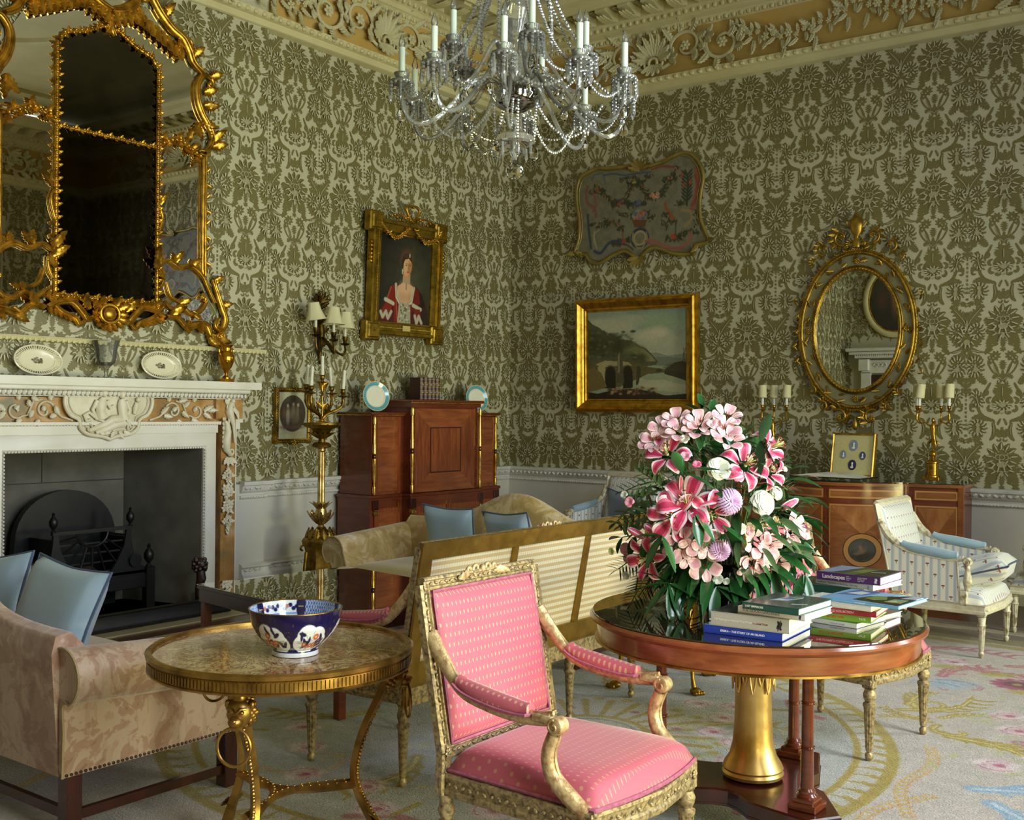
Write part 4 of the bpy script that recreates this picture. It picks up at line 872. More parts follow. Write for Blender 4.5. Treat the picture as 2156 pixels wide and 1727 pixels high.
for k in range(60): y = (k/59-.5)*h_; fm.sph((w_/2+.055, y, .044), (.008, .005, .006), 5, 3); fm.sph((-w_/2-.055, y, .044), (.008, .005, .006), 5, 3); fm.sph(((k/59-.5)*w_, -h_/2-.055, .044), (.005, .008, .006), 5, 3)
fm.build('frame', gold('painting_frame_gold', '77601f', 'ad8c33', .38), t)
for s in (-1, 1):
    m = MB()
    for i in range(15): q = i/14; x = s*(.04+.36*q); y = h_/2+.09-.10*sin(pi*q)-.02; rosette(m, (x, y, .07), (0, .2, 1), .017+.008*sin(pi*q), 5); leaf3(m, V(x, y, .06), (s*cos(i), sin(i*2), 0), (0, 0, 1), .04, .022, .4, 3)
    m.tube(spline([(0, h_/2+.13, .07), (s*.06, h_/2+.19, .07), (s*.09, h_/2+.25, .07), (s*.03, h_/2+.28, .07), (0, h_/2+.27, .07)], 5), .013, 8, up=(0, 0, 1)); m.tube(spline([(0, h_/2+.13, .07), (s*.07, h_/2+.15, .07), (s*.16, h_/2+.18, .07), (s*.26, h_/2+.16, .07)], 5), [.016]*8+[.010]*8, 8, up=(0, 0, 1), flat=.6)
    for i in range(8): m.sph((s*(.05+.035*i), h_/2+.145+.02*sin(i*1.3), .085), .013, 7, 5)
    for i in range(6): m.sph((s*(w_/2+.14), h_/2-.10-.035*i, .03), (.02, .022, .02), 6, 5)
    m.build('flower_trim', G, t, sharp=60)
c = Canvas(180, 200, 1, h_/w_, '1f1d15'); c.ell(.66, .56, .34, .46, '4a4a34', .85, .9); c.noise(.02, .06, 2)
X_ = lambda x: (x-330)/640; Y_ = lambda y: h_/w_-(y-340)/640*.58/.62*.98+.0
# figure in units of the canvas (0..1 across, 0..1.08 up)
def S2(P): return [(a, b*h_/w_) for a, b in P]
c.poly(S2([(.02, 0), (.05, .14), (.16, .27), (.22, .40), (.32, .45), (.66, .45), (.80, .38), (.90, .24), (.98, 0)]), '4a1210'); c.poly(S2([(.72, .44), (.85, .36), (.97, .16), (1, 0), (.84, 0)]), '221510')
c.poly(S2([(.16, .25), (.22, .40), (.33, .455), (.36, .3), (.40, .0), (.32, 0), (.3, .2)]), '7a1a12'); c.poly(S2([(.66, .45), (.78, .40), (.82, .24), (.7, .22), (.62, .05), (.64, .3)]), '6a1510'); c.line(S2([(.24, .40), (.18, .28)]), .012, 'b0543c', .7); c.line(S2([(.34, .30), (.38, .02)]), .012, 'b86a52', .6)
c.poly(S2([(.36, .42), (.5, .49), (.66, .44), (.67, .3), (.60, .22), (.44, .22), (.36, .3)]), 'cda27a'); c.ell(.52, .42*h_/w_, .10, .07, 'd8b088', .7, .8); c.ell(.46, .30*h_/w_, .06, .05, 'b48560', .4, .8); c.ell(.6, .30*h_/w_, .05, .05, 'b08058', .4, .8)
for P in ([(.33, .44), (.35, .30), (.42, .22), (.54, .205), (.64, .25), (.68, .42)],): c.line(S2(P), .022, 'c9c2a4'); c.line(S2([(a, b+.015) for a, b in P]), .010, '8d8768', .6)
c.poly(S2([(.40, .23), (.62, .23), (.64, .0), (.38, .0)]), 'a59f84')
for i in range(40): r = random.Random(i); c.ell(r.uniform(.41, .62), r.uniform(0, .22)*h_/w_, .016, .012, r.choice(['6c684c', 'cdc7ad', '57543c', '8d8768']), .8)
for cx, cy in ((.22, .235), (.76, .20)): c.line(S2([(cx-.08, cy+.02), (cx+.07, cy-.02)]), .028, 'b9b499'); 
c.poly(S2([(.07, .12), (.15, .22), (.27, .2), (.26, .05), (.12, .03)]), '7c2014'); c.poly(S2([(.70, .18), (.82, .18), (.85, .04), (.73, .0)]), '6e1c12')
for P in ([(.06, .11), (.10, .05), (.16, .12), (.20, .04), (.26, .12)], [(.72, .10), (.76, .01), (.80, .10), (.86, .02)]): c.line(S2(P), .024, 'aeaa90')
c.poly(S2([(.455, .47), (.46, .58), (.60, .58), (.60, .46)]), 'bd8f64'); c.ell(.525, .73*h_/w_, .125, .15, '5c3c26', 1, .3); c.ell(.53, .665*h_/w_, .092, .128, 'cf9f74', 1, .08, -.08); c.ell(.585, .65*h_/w_, .045, .09, '8f6238', .5, .5); c.ell(.50, .66*h_/w_, .04, .06, 'd6ad7e', .6, .6)
c.poly(S2([(.44, .60), (.42, .70), (.45, .78), (.53, .82), (.61, .78), (.63, .70), (.61, .72), (.56, .755), (.49, .74), (.465, .70), (.455, .62)]), '3a2415'); c.ell(.52, .79*h_/w_, .06, .035, '4a2f1c'); c.ell(.575, .79*h_/w_, .012, .03, 'a5a695')
for x in (.515, .585): c.ell(x, .675*h_/w_, .014, .006, '2a1a10'); c.line(S2([(x-.018, .692), (x+.018, .694)]), .004, '5c3a22')
c.line(S2([(.556, .685), (.572, .635), (.556, .628)]), .005, '8f5c38'); c.line(S2([(.535, .598), (.575, .60)]), .008, 'a03c30'); c.line(S2([(.44, .62), (.445, .57)]), .008, 'c9c4a8'); c.line(S2([(.47, .50), (.53, .485), (.59, .50)]), .012, '9b9880')
for z in (.46, .44, .42, .40): c.ell(.53, z*h_/w_, .014, .014, '8a876f')
c.build('canvas', vcol('oil_canvas', .38, coat=.25), lambda a, b: np.c_[(a-.5)*w_, b*w_-h_/2, 0*a+.004], t)
m = MB(); m.box((.0, -h_/2-.05, .046), (.10, .05, .006)); m.build('nameplate', mat('plate_paper', 'c9b56a', .4), t)
t = hang('oval_print', 'small gilt framed sepia oval print of standing figures behind the gilt candelabrum', 'picture', (.03, -3.055, 1.43), LW, radians(1))
w_, h_ = .32, .39
fm = frame('f', w_, h_, [(0, 0), (0, .016), (.01, .02), (.02, .028), (.036, .022), (.038, -.02), (0, -.02)], G, t)
for k in range(80): a = (k+.5)/80*4; q = a % 1-.5; s = int(a); x, y = ((q*(w_+.05), -h_/2-.022), (w_/2+.022, q*(h_+.05)), (q*(w_+.05), h_/2+.022), (-w_/2-.022, q*(h_+.05)))[s]; fm.sph((x, y, .026), (.012, .012, .009), 5, 4)
for x, y in ((0, h_/2+.03), (0, -h_/2-.03)): rosette(fm, (x, y, .03), (0, 0, 1), .03, 6)
fm.build('frame', GD, t)
c = Canvas(110, 134, 1, h_/w_, 'c8c2a4'); c.ell(.5, .66, .44, .44*1.08, '4a3a2c', 1, .02); 
for x, y, sx, sy_, k in ((.34, .58, .07, .24, 'a3917a'), (.52, .66, .08, .22, '9a866e'), (.66, .70, .05, .18, '8a7660'), (.58, .52, .14, .12, '7a6a55'), (.2, .6, .05, .3, '6c4a44')): c.ell(x, y, sx, sy_, k, .9, .4)
for x, y in ((.33, .86), (.52, .90), (.68, .88)): c.ell(x, y, .04, .05, 'b5a387', 1, .2)
c.ell(.5, .30, .4, .05, '6e4a40', .8, .5); c.noise(.03, .03, 5); c.build('print', vcol('print_paper', .5), lambda a, b: np.c_[(a-.5)*w_, b*w_-h_/2, 0*a+.003], t); m = MB(); m.box((0, 0, .009), (w_, h_, .002)); m.build('glazing', PGL, t)
# ---------------------------------------------------------------- torchere and its candelabrum
TX, TY = .47, -3.135
tt = thing('torchere_stand', 'tall gilt fluted torchere pedestal holding a five-light candelabrum beside the secretaire', 'pedestal', (TX, TY, 0))
m = MB(); 
def tri(r, n=3): return [(r*(1 if k % 2 == 0 else .62)*cos(a), r*(1 if k % 2 == 0 else .62)*sin(a)) for k, a in enumerate(np.linspace(0, 2*pi, n*2, endpoint=False)+.35)]
m.lathe([(.17, 0), (.17, .05), (.15, .06), (.13, .10), (.125, .34), (.135, .38), (.15, .40), (.155, .43), (.14, .45), (.07, .50), (.05, .515), (.03, .53)], 6); 
for k in range(3): a = .35+k*2*pi/3; m.tube([(.13*cos(a), .13*sin(a), .05), (.15*cos(a), .15*sin(a), .2), (.135*cos(a), .135*sin(a), .34)], .014, 8); m.tube([V(.15*cos(a), .15*sin(a), .37)+V(cos(a)*p[0], sin(a)*p[0], p[1]) for p in spiral(.02, 0, .035, .008, pi, pi-5)], .009, 6)
for k in range(12): a = k*pi/6; leaf3(m, V(.13*cos(a), .13*sin(a), .44), (cos(a)*-.6, sin(a)*-.6, .8), (cos(a), sin(a), .5), .09, .05, .2, 4)
m.build('base', GD, tt, sharp=40)
m = MB(); m.lathe([(.022, .52), (.03, .535), (.022, .55), (.045, .575), (.055, .62), (.042, .67), (.034, .70), (.040, .72), (.038, .73), (.032, .74), (.028, 1.14), (.034, 1.15), (.030, 1.17)], 40, flute=(12, -.14, .73, 1.14)); 
for k in range(8): a = k*pi/4; leaf3(m, V(.03*cos(a), .03*sin(a), .56), (cos(a)*.5, sin(a)*.5, 1), (cos(a), sin(a), -.2), .13, .05, .1, 5); leaf3(m, V(.034*cos(a), .034*sin(a), .68), (cos(a)*.3, sin(a)*.3, 1), (cos(a), sin(a), 0), .07, .03, .5, 4)
m.build('shaft', gold('column_gold', '9a7636', 'd9bc78', .36), tt)
m = MB(); m.lathe([(.03, 1.165), (.075, 1.18), (.08, 1.195), (.06, 1.215), (.03, 1.22), (.024, 1.25), (.05, 1.275), (.075, 1.31), (.085, 1.325), (.14, 1.345), (.15, 1.36), (.148, 1.375), (.135, 1.365), (0, 1.362)], 36)
for k in range(14): a = k*2*pi/14; leaf3(m, V(.03*cos(a), .03*sin(a), 1.25), (cos(a)*.8, sin(a)*.8, 1), (cos(a), sin(a), -.4), .09, .035, .3, 4); m.sph((.145*cos(a), .145*sin(a), 1.36), (.012, .012, .008), 6, 4)
m.build('tray', GD, tt, sharp=40)
tc = thing('candelabrum', 'gilt branched candelabrum with five tall white candles on the torchere stand', 'candelabrum', (TX, TY, 1.366)); tc.scale = (1.12, 1.12, 1.12); WC = mat('wax_candle', 'e2dfc6', .45, Subsurface_Weight=.2)
m = MB(); m.lathe([(0, 0), (.05, 0), (.045, .012), (.02, .02), (.016, .04), (0, .05)], 20); m.tube([(0, 0, .02), (.004, 0, .10), (-.004, .003, .18), (0, 0, .28)], [.007, .006, .006, .008], 8)
for z, a in ((.10, .5), (.11, 3.6), (.16, 2), (.20, 5), (.25, .3), (.25, 2.4), (.25, 4.4), (.05, 1.5)): leaf3(m, V(0, 0, z), (cos(a)*.7, sin(a)*.7, .9), (cos(a+1.5), sin(a+1.5), .3), .06, .03, .5, 4)
m.build('stem', G, tc, sharp=60)
def cup(m, p, k=1): m.lathe([(0, -.022*k), (.008*k, -.02*k), (.012*k, -.008*k), (.042*k, .0), (.044*k, .004*k), (.014*k, .006*k), (.010*k, .015*k), (.019*k, .03*k), (.017*k, .045*k), (.024*k, .052*k), (.012*k, .054*k)], 18, p)
for i, (a, lean, ra, zz) in enumerate(((0, 0, 0, .30), (1.75, -.10, .115, .22), (.95, .07, .15, .20), (-1.75, .10, .135, .23), (-1.3, .06, .15, .22))):
    a = a+.0; p = V(ra*cos(a), ra*sin(a), zz); m = MB(); cup(m, p)
    if ra: m.tube(bez([(.0, 0, .02), (p[0]*.1, p[1]*.1, .10), (p[0]*.75, p[1]*.75, .08), (p[0]*1.1, p[1]*1.1, .12), p-V(0, 0, .02)], 14), [.009+.004*sin(k*1.2)**2 for k in range(15)], 8)
    if ra:
        for z in (.3, .5, .7): leaf3(m, bez([(.0, 0, .02), (p[0]*.1, p[1]*.1, .10), (p[0]*.75, p[1]*.75, .08), (p[0]*1.1, p[1]*1.1, .12), p-V(0, 0, .02)], 10)[int(z*10)], (p[0]*2, p[1]*2, .3), (0, 0, 1), .04, .022, .6, 3)
    arm = m.build('arm', GD, tc); m = MB(); d = V(_r[0]*lean, _r[1]*lean, 1); m.tube([p+V(0, 0, .045), p+V(0, 0, .045)+d*.145], [.0135, .012], 14); m.build('candle', WC, arm)
# ================================================================ secretaire cabinet on the fireplace wall
MAH = wood('mahogany', '5b2512', '7d3a1d', (3, 3, 22), .28, .35); MAHV = wood('mahogany_fiddleback', '6c2f16', '9a5229', (3, 26, 3), .26, .4); MAHH = wood('mahogany_quartered', '7a3a1c', 'a35c30', (3, 3, 26), .26, .4)
MAHD = wood('dark_mahogany', '2c110a', '491d10', (3, 20, 3), .25, .5); BRI = GL
sec = thing('secretaire_cabinet', 'tall breakfront mahogany secretaire with slim gilt columns, behind the beige sofa', 'cabinet', (.04, -1.645, 0))
m = MB(); m.box((.205, 0, .375), (.40, 1.80, .75), b=.004); m.box((.26, 0, .375), (.50, 1.0, .75), b=.004); m.box((.19, 0, 1.08), (.375, 1.74, .74)); m.box((.24, 0, 1.14), (.46, .93, .86))
m.box((.205, 0, .735), (.42, 1.82, .03), b=.006); m.box((.26, 0, .735), (.51, 1.02, .03), b=.006)
m.box((.205, 0, 1.452), (.42, 1.80, .022), b=.005); m.box((.26, 0, 1.565), (.52, 1.02, .022), b=.005); m.box((.25, 0, 1.535), (.49, .97, .05)); m.build('body', MAH, sec)
m = MB()
for s in (-1, 1): m.box((.41, s*.68, 1.438), (.02, .38, .006)); m.box((.2, s*.903, 1.438), (.40, .006, .006))
m.box((.52, 0, 1.550), (.02, 1.02, .007)); 
for s in (-1, 1): m.box((.379, s*(.68-s*0-.10), 1.09), (.006, .005, .62)); m.box((.422, s*.57, .55), (.006, .006, .26))
for s in (-1, 1): m.box((.512, s*.03, .60), (.006, .006, .14))
m.build('brass_beading', BRI, sec)
for s in (-1, 1):
    m = MB(); m.box((.382, s*.675, 1.085), (.012, .34, .68), 1, b=.003); m.box((.388, s*.675, 1.085), (.012, .25, .62), 0, b=.003); m.build('side_door', [MAHH, MAHV], sec)
    m = MB(); m.box((.412, s*.70, .36), (.012, .32, .55), 1, b=.003); m.box((.416, s*.70, .36), (.012, .22, .48), b=.003); m.build('cupboard_door', [MAHH, MAHV], sec)
m = MB(); a, b = .42, .37; c1, c2 = .21, .20; x = .472
m.add([(x, -a, -b), (x, a, -b), (x, a, b), (x, -a, b), (x+.004, -c1, -c2), (x+.004, c1, -c2), (x+.004, c1, c2), (x+.004, -c1, c2)], [(0, 1, 5, 4), (2, 3, 7, 6)], 0, t=(0, 0, 1.125)); m.add([(x, -a, -b), (x, a, -b), (x, a, b), (x, -a, b), (x+.004, -c1, -c2), (x+.004, c1, -c2), (x+.004, c1, c2), (x+.004, -c1, c2)], [(1, 2, 6, 5), (3, 0, 4, 7)], 1, t=(0, 0, 1.125))
m.box((x+.003, 0, 1.125), (.006, 2*c1, 2*c2), 1); m.sweep([(-.006, -.002), (.006, -.002), (.006, .004), (-.006, .004)], [(x+.004, -c1, 1.125-c2), (x+.004, c1, 1.125-c2), (x+.004, c1, 1.125+c2), (x+.004, -c1, 1.125+c2)], 2, closed=True, up=(1, 0, 0)); m.build('fall_front', [MAHH, MAHV, MAHD], sec, flat=True)
for s in (-1, 1): m = MB(); m.box((.508, s*.24, .36), (.014, .46, .55), b=.003); m.box((.514, s*.24, .36), (.01, .34, .44), 1, b=.003); m.build('cupboard_door', [MAHV, MAHH], sec)
for y, x, z1 in ((-.845, .395, 1.425), (-.475, .495, 1.505), (.475, .495, 1.505), (.845, .395, 1.425)):
    m = MB(); z0 = .755; h = z1-z0
    m.lathe([(.014, z0), (.017, z0+.02), (.016, z0+.07), (.009, z0+.075), (.009, z0+.10), (.014, z0+.13), (.016, z0+h*.36), (.018, z0+h*.37), (.018, z0+h*.46), (.008, z0+h*.465)], 14, (x, y, 0)); m.lathe([(.012, z0+h*.47), (.019, z0+h*.475), (.012, z0+h*.48), (.012, z0+h*.50), (.019, z0+h*.505), (.012, z0+h*.51)], 14, (x, y, 0), 1); m.lathe([(.008, z0+h*.52), (.018, z0+h*.525), (.018, z0+h*.63), (.016, z0+h*.64), (.010, z1-.10), (.009, z1-.07), (.016, z1-.065), (.018, z1-.02), (.013, z1)], 14, (x, y, 0)); m.build('column', [BRI, MAHD], sec)
    m = MB(); m.box((x+.008, y, .665), (.03, .075, .085), b=.003); m.build('carved_block', MAHD, sec); m = MB(); m.lathe([(.0, -.035), (.018, -.03), (.022, 0), (.018, .03), (0, .035)], 12, (x+.012, y, .60), R=rotx(pi/2)); 
    for k in (-1, 0, 1): m.sph((x+.02, y+k*.02, .59), (.014, .008, .022), 6, 5)
    m.build('scroll_bracket', BRASS, sec)
TURQ = NT('turquoise_glaze'); p = TURQ.xyz(); r = TURQ.m('MULTIPLY', TURQ.m('ADD', TURQ.m('SINE', TURQ.m('MULTIPLY', p[0], 520)), TURQ.m('SINE', TURQ.m('MULTIPLY', p[1], 520))), .5); TURQ.put(TURQ.b.inputs['Base Color'], TURQ.mix(TURQ.m('GREATER_THAN', r, .55), '3f97a8', 'a8cdd0')); TURQ.set(Roughness=.15, Coat_Weight=.5); TURQ = TURQ.mat
GLZ = mat('white_glaze', 'e6e3cc', .15, coat=.5)
def plate(px, label, loc, r=.132):
    t = thing('dinner_plate', label, 'plate', group='turquoise rimmed plates on the secretaire'); place(t, loc, rotz(-.28) @ LW @ rotx(radians(-9)))
    m = MB(); m.lathe([(0, .0), (r*.62, 0), (r*.68, .006), (r*.72, .009)], 48, caps=False); m.lathe([(r*.72, .009), (r*.74, .010)], 48, m=2, caps=False); m.lathe([(r*.74, .010), (r*.96, .018)], 48, m=1, caps=False); m.lathe([(r*.96, .018), (r, .019), (r, .015), (r*.6, -.006), (0, -.006)], 48, m=2, caps=False); m.build('dish', [GLZ, TURQ, mat('gilt_band', 'cfc08a', .25)], t)
    m = MB(); m.tube([(-.03, -r-.0, .02), (-.03, -r*.9, -.01), (-.03, -.02, -.03), (-.03, -r, -.07)], .003, 6); m.tube([(.03, -r, .02), (.03, -r*.9, -.01), (.03, -.02, -.03), (.03, -r, -.07)], .003, 6); m.build('plate_stand', BRASS, t)
plate(0, 'white plate with turquoise rim leaning at the left of the secretaire', (.30, -2.345, 1.599)); plate(0, 'white plate with turquoise rim leaning behind the right side of the secretaire', (.27, -.905, 1.599))
LEA = mat('brown_leather', '3a1710', .45, c2='4b2116', ns=12); LEG = mat('gold_tooling', 'b9944a', .35, .6)
spans = [(-.175, .052, '3e1a11'), (-.117, .052, '43210f'), (-.06, .05, '4a2a14'), (-.008, .050, '3a1b10'), (.045, .05, '46260f')]
wds = ['thick leather book at the left end of the row on the secretaire', 'leather book second from the left in the row on the secretaire', 'leather book in the middle of the row on the secretaire', 'leather book second from the right in the row on the secretaire', 'leather book at the right end of the row on the secretaire']
for i, (y, w_, c_) in enumerate(spans):
    t = thing('antique_book', wds[i], 'book', (.12+.20, -1.58+y, 1.577), rz=radians(-4), group='leather books on the secretaire'); m = MB(); hh = .205+.003*(i % 2)
    mt = mat('calf_%d' % i, c_, .42); P = [(-.14, -w_/2), (0, -w_/2), (.012, -w_/4), (.014, 0), (.012, w_/4), (0, w_/2), (-.14, w_/2)]; m.prism(P, 0, hh); m.build('cover', mt, t)
    m = MB()
    for k in range(6): z = .012+k*(hh-.03)/5; m.prism([(0, -w_/2*1.01), (.0135, -w_/4), (.0155, 0), (.0135, w_/4), (0, w_/2*1.01)], z, z+.004); 
    for k in range(5): z = .028+k*(hh-.03)/5; m.prism([(0.001, -w_/2*.8), (.013, -w_/4*.8), (.0148, 0), (.013, w_/4*.8), (0.001, w_/2*.8)], z, z+.014) if k in (1, 3) else None
    m.build('spine_ribs', LEG, t)
# ================================================================ back wall: shaped painted panel
YB = -.06
co = [(.882, 3.77), (.93, 3.85), (1.107, 3.905), (1.195, 3.893), (1.33, 3.885), (1.516, 3.88), (1.60, 3.862), (1.70, 3.855), (1.85, 3.875), (1.933, 3.905), (2.056, 3.935), (2.161, 3.905), (2.25, 3.80), (2.285, 3.68), (2.262, 3.55), (2.25, 3.42), (2.268, 3.27), (2.345, 3.09), (2.30, 3.06), (2.205, 3.045), (2.18, 2.975), (1.996, 2.985), (1.836, 3.045), (1.746, 3.06), (1.66, 3.02), (1.60, 2.955), (1.52, 3.01), (1.432, 3.055), (1.30, 3.02), (1.148, 2.955), (1.04, 2.98), (.985, 3.05), (.92, 3.06), (.855, 3.09), (.90, 3.22), (.907, 3.395), (.878, 3.56), (.868, 3.69)]
CXc, CZc = 1.58, 3.42; loc = [((a-CXc), b-CZc) for a, b in co]; Pc = [tuple(q[:2]) for q in spline([(a, b, 0) for a, b in loc], 4, closed=True)]
t = hang('painted_cartouche_panel', 'shaped rococo panel painted with flower garlands and a basket on grey, thin gilt edge', 'painting', (CXc, YB, CZc), BW)
cv = Canvas(250, 170, 1.6, 1.1, '6d6956'); cv.noise(.035, .05, 3); cv.noise(.02, .012, 5)
U = lambda x, z: (x-CXc+.8, z-CZc+.55)
def zp(a, b): p = atB(1200+a/2.878, 300+b/2.878, YB); return U(p[0], p[1])
r_ = random.Random(5)
def leaves(P, n, rad=.014, cols=('35351f', '41402a', '2b2d1c')):
    for k in range(n): q = k/max(1, n-1)*(len(P)-1); i = min(int(q), len(P)-2); a, b = P[i], P[i+1]; t_ = q-i; cv.ell(a[0]+(b[0]-a[0])*t_+r_.uniform(-.022, .022), a[1]+(b[1]-a[1])*t_+r_.uniform(-.022, .022), rad*r_.uniform(.7, 1.4), rad*.45, r_.choice(cols), .95, .3, r_.uniform(0, 3))
def blooms(x, y, R, n, cols):
    for k in range(n): a = r_.uniform(0, 6.3); d = R*sqrt(r_.random()); c_ = r_.choice(cols); cv.ell(x+d*cos(a), y+d*.7*sin(a), R*.42, R*.36, c_, .95, .3); cv.ell(x+d*cos(a), y+d*.7*sin(a), R*.18, R*.15, '7a2c22', .6, .4)
g1 = [zp(*q) for q in ((150, 270), (190, 300), (240, 340), (300, 380), (350, 330), (375, 270), (395, 215))]; g2 = [zp(*q) for q in ((400, 215), (440, 270), (470, 310), (520, 335), (570, 290), (615, 220), (650, 160))]
for g in (g1, g2): leaves(g, 150, .016); leaves(g, 40, .012, ('8c7a4a', '9c5a40', '7a6a3a', '3d4a5e'))
for a, b, R, n, cs in ((305, 365, .05, 10, ('a8603c', '9c3f30', 'b08a4e', '3c3f55')), (515, 320, .055, 9, ('b57f62', 'a5644c', 'c09a78')), (425, 440, .085, 26, ('94483a', 'a2604a', '5c6c7a', 'a8735a', '7d8a90')), (405, 370, .05, 10, ('3c4766', '59657c')), (170, 290, .03, 5, ('8c5a3c',)), (640, 575, .05, 8, ('a03c28', 'a85c3a')), (315, 600, .045, 8, ('9c3826', 'a0502f')), (250, 490, .022, 3, ('a03c28',)), (175, 495, .025, 3, ('9c4434',)), (610, 215, .03, 4, ('a8644a',)), (395, 245, .03, 5, ('86764a', 'a09058')), (735, 540, .03, 3, ('8c5634',))):
    x, y = zp(a, b); leaves([(x-.09, y-.01), (x+.09, y+.0)], n*3, .022); blooms(x, y, R*.8, n, cs)
cv.poly([zp(*q) for q in ((378, 470), (470, 470), (455, 515), (392, 515))], '5a3e22'); cv.ring(*zp(425, 580), .085, .018, '2f3647'); cv.ring(*zp(425, 580), .065, .010, '9a8a5c'); cv.line([zp(*q) for q in ((385, 550), (380, 590), (410, 640), (440, 640), (470, 590), (465, 545))], .008, '847a58')
for P, wd, c_ in (([(110, 270), (100, 310), (110, 370), (150, 400), (160, 450)], .016, '7a4a40'), ([(140, 300), (160, 370), (140, 420)], .012, '7d4c42'), ([(770, 160), (775, 240), (765, 330), (740, 400)], .022, '8a4434'), ([(760, 200), (785, 300), (740, 380)], .012, '7c3c30'), ([(500, 160), (560, 145), (630, 150)], .012, '7c3a30'), ([(480, 590), (540, 610), (620, 640), (700, 620), (740, 560)], .016, '8a5648'), ([(460, 600), (560, 640), (690, 640)], .010, '835044'), ([(110, 440), (115, 520), (130, 640)], .013, '333c48'), ([(150, 660), (190, 670), (240, 610), (310, 600)], .014, '303a52'), ([(135, 230), (150, 200), (200, 190), (215, 250)], .008, '49586a'), ([(210, 200), (270, 190), (330, 200), (400, 190), (490, 180)], .009, '3c4a62'), ([(700, 170), (715, 230), (710, 380)], .010, '2c3026'), ([(680, 410), (730, 420), (740, 460), (700, 510)], .014, '8a7650'), ([(150, 540), (145, 590), (165, 640)], .009, '918b6a'), ([(180, 530), (150, 560), (160, 620)], .007, '918b6a'), ([(230, 490), (290, 490), (320, 540), (320, 600)], .006, '7a4a30'), ([(590, 420), (640, 470), (640, 560)], .006, '3a3a28'), ([(260, 400+220), (340, 620), (385, 650)], .009, '463824')):
    cv.line([p[:2] for p in spline([(*zp(*q), 0) for q in P], 4)], wd, c_, .9)
for a, b, an in [(710, 190+22*i, s*.8) for i in range(8) for s in (-1, 1)]: x, y = zp(a, b); cv.ell(x+.03*np.sign(an), y+.01, .04, .009, '2a3024', 1, .3, .8*np.sign(an))
for a, b in ((690, 260), (730, 240), (680, 200)): cv.ell(*zp(a, b), .014, .022, 'a0402e', 1, .3)
cv.line([zp(*q) for q in ((580, 370), (585, 400), (605, 430), (630, 465))], .010, '8a4a30', 1, .02); cv.ell(*zp(578, 372), .012, .01, '9a3a28')
for P in ([(600, 470), (640, 490)], [(560, 440), (600, 440)], [(310, 230), (360, 220)], [(460, 210), (500, 205)], [(560, 480), (600, 520)], [(650, 370), (690, 370)], [(300, 430), (350, 440)], [(480, 470), (510, 450)], [(760, 410), (770, 560)], [(220, 470), (240, 500)], [(290, 520), (330, 520)]): leaves([zp(*q) for q in P], 16, .014)
# only the part of the raster inside the panel outline is carried: the canvas is warped to end at the edge
ang = np.array([atan2(b, a) for a, b in Pc]); rad_ = np.array([np.hypot(a, b) for a, b in Pc]); o_ = np.argsort(ang); an_s = np.concatenate([ang[o_]-2*pi, ang[o_], ang[o_]+2*pi]); rd_s = np.tile(rad_[o_], 3)
def warp(a, b): x = a-.8; y = b-.55; d = np.hypot(x, y)+1e-9; R = np.interp(np.arctan2(y, x), an_s, rd_s); k = np.minimum(1, R*.99/d); return np.c_[x*k, y*k, 0*a+.002+.004*(k >= 1)]
cv.build('painting', vcol('aged_oil_paint', .55), warp, t)
m = MB(); m.prism(Pc, -.03, .001, bev=.004); m.build('board', mat('panel_wood', '4a4028', .6), t)
m = MB(); P3 = [(a, b, .008) for a, b in Pc]; m.tube(P3, .018, 8, closed=True, up=(0, 0, 1), flat=.8); m.tube([(a*.955, b*.94, .006) for a, b in Pc], .006, 6, closed=True, up=(0, 0, 1))
for a, b in ((0.02, .43), (.02, -.46)): 
    for i in range(7): an = (pi/2 if b > 0 else -pi/2)+(i-3)*.45; leaf3(m, V(a, b-.02*np.sign(b), .01), (cos(an), sin(an), 0), (0, 0, 1), .11, .05, .3, 4, m=0)
for a, b, an in ((-.70, -.33, -.7), (-.62, -.38, 2.6), (.74, -.34, .1), (.66, -.36, -2.2), (-.70, -.33, 3.4), (.6, -.4, -1.2)): leaf3(m, V(a, b, .01), (cos(an), sin(an), 0), (0, 0, 1), .10, .05, .3, 4)
m.build('frame', mat('painted_gilt_edge', '7d6a35', .45, .35, '94803f', ns=8), t, sharp=60)
kd = dup(t, label='twin shaped painted panel seen only as a reflection in the gilt overmantel mirror'); kd.location = t.location; kd.location.x = 5.88
# ================================================================ landscape painting
w_, h_ = 1.10, .86; t = hang('landscape_painting', 'gilt framed landscape with a ruined arched bridge, hills and river on the back wall', 'painting', (1.585, -.075, 2.04), BW, radians(1.5))
fm = frame('f', w_, h_, [(0, 0), (0, .012), (.012, .016), (.02, .03), (.035, .032), (.05, .05), (.075, .062), (.085, .075), (.10, .078), (.108, .07), (.11, .05), (.125, .045), (.13, .02), (.125, -.03), (0, -.03)], G, t)
for k in range(110): x = (k/109-.5)*(w_+.18); fm.sph((x, h_/2+.092, .08), (.006, .006, .006), 5, 3); fm.sph((x, -h_/2-.092, .08), (.006, .006, .006), 5, 3); y = (k/109-.5)*(h_+.18); fm.sph((w_/2+.092, y, .08), (.006, .006, .006), 5, 3); fm.sph((-w_/2-.092, y, .08), (.006, .006, .006), 5, 3)
fm.build('frame', gold('landscape_frame_gold', '946c1e', 'd0a03a', .34), t)
A = h_/w_; c = Canvas(240, 188, 1, A, '8e9678'); X, Y = c.X, c.Y/A
def grad(y0, y1, ca, cb):
    q = np.clip((Y-y0)/(y1-y0), 0, 1)[..., None]; mk = (Y >= y0) & (Y <= y1); c.a[mk] = (c.c(ca)*(1-q)+c.c(cb)*q)[mk]
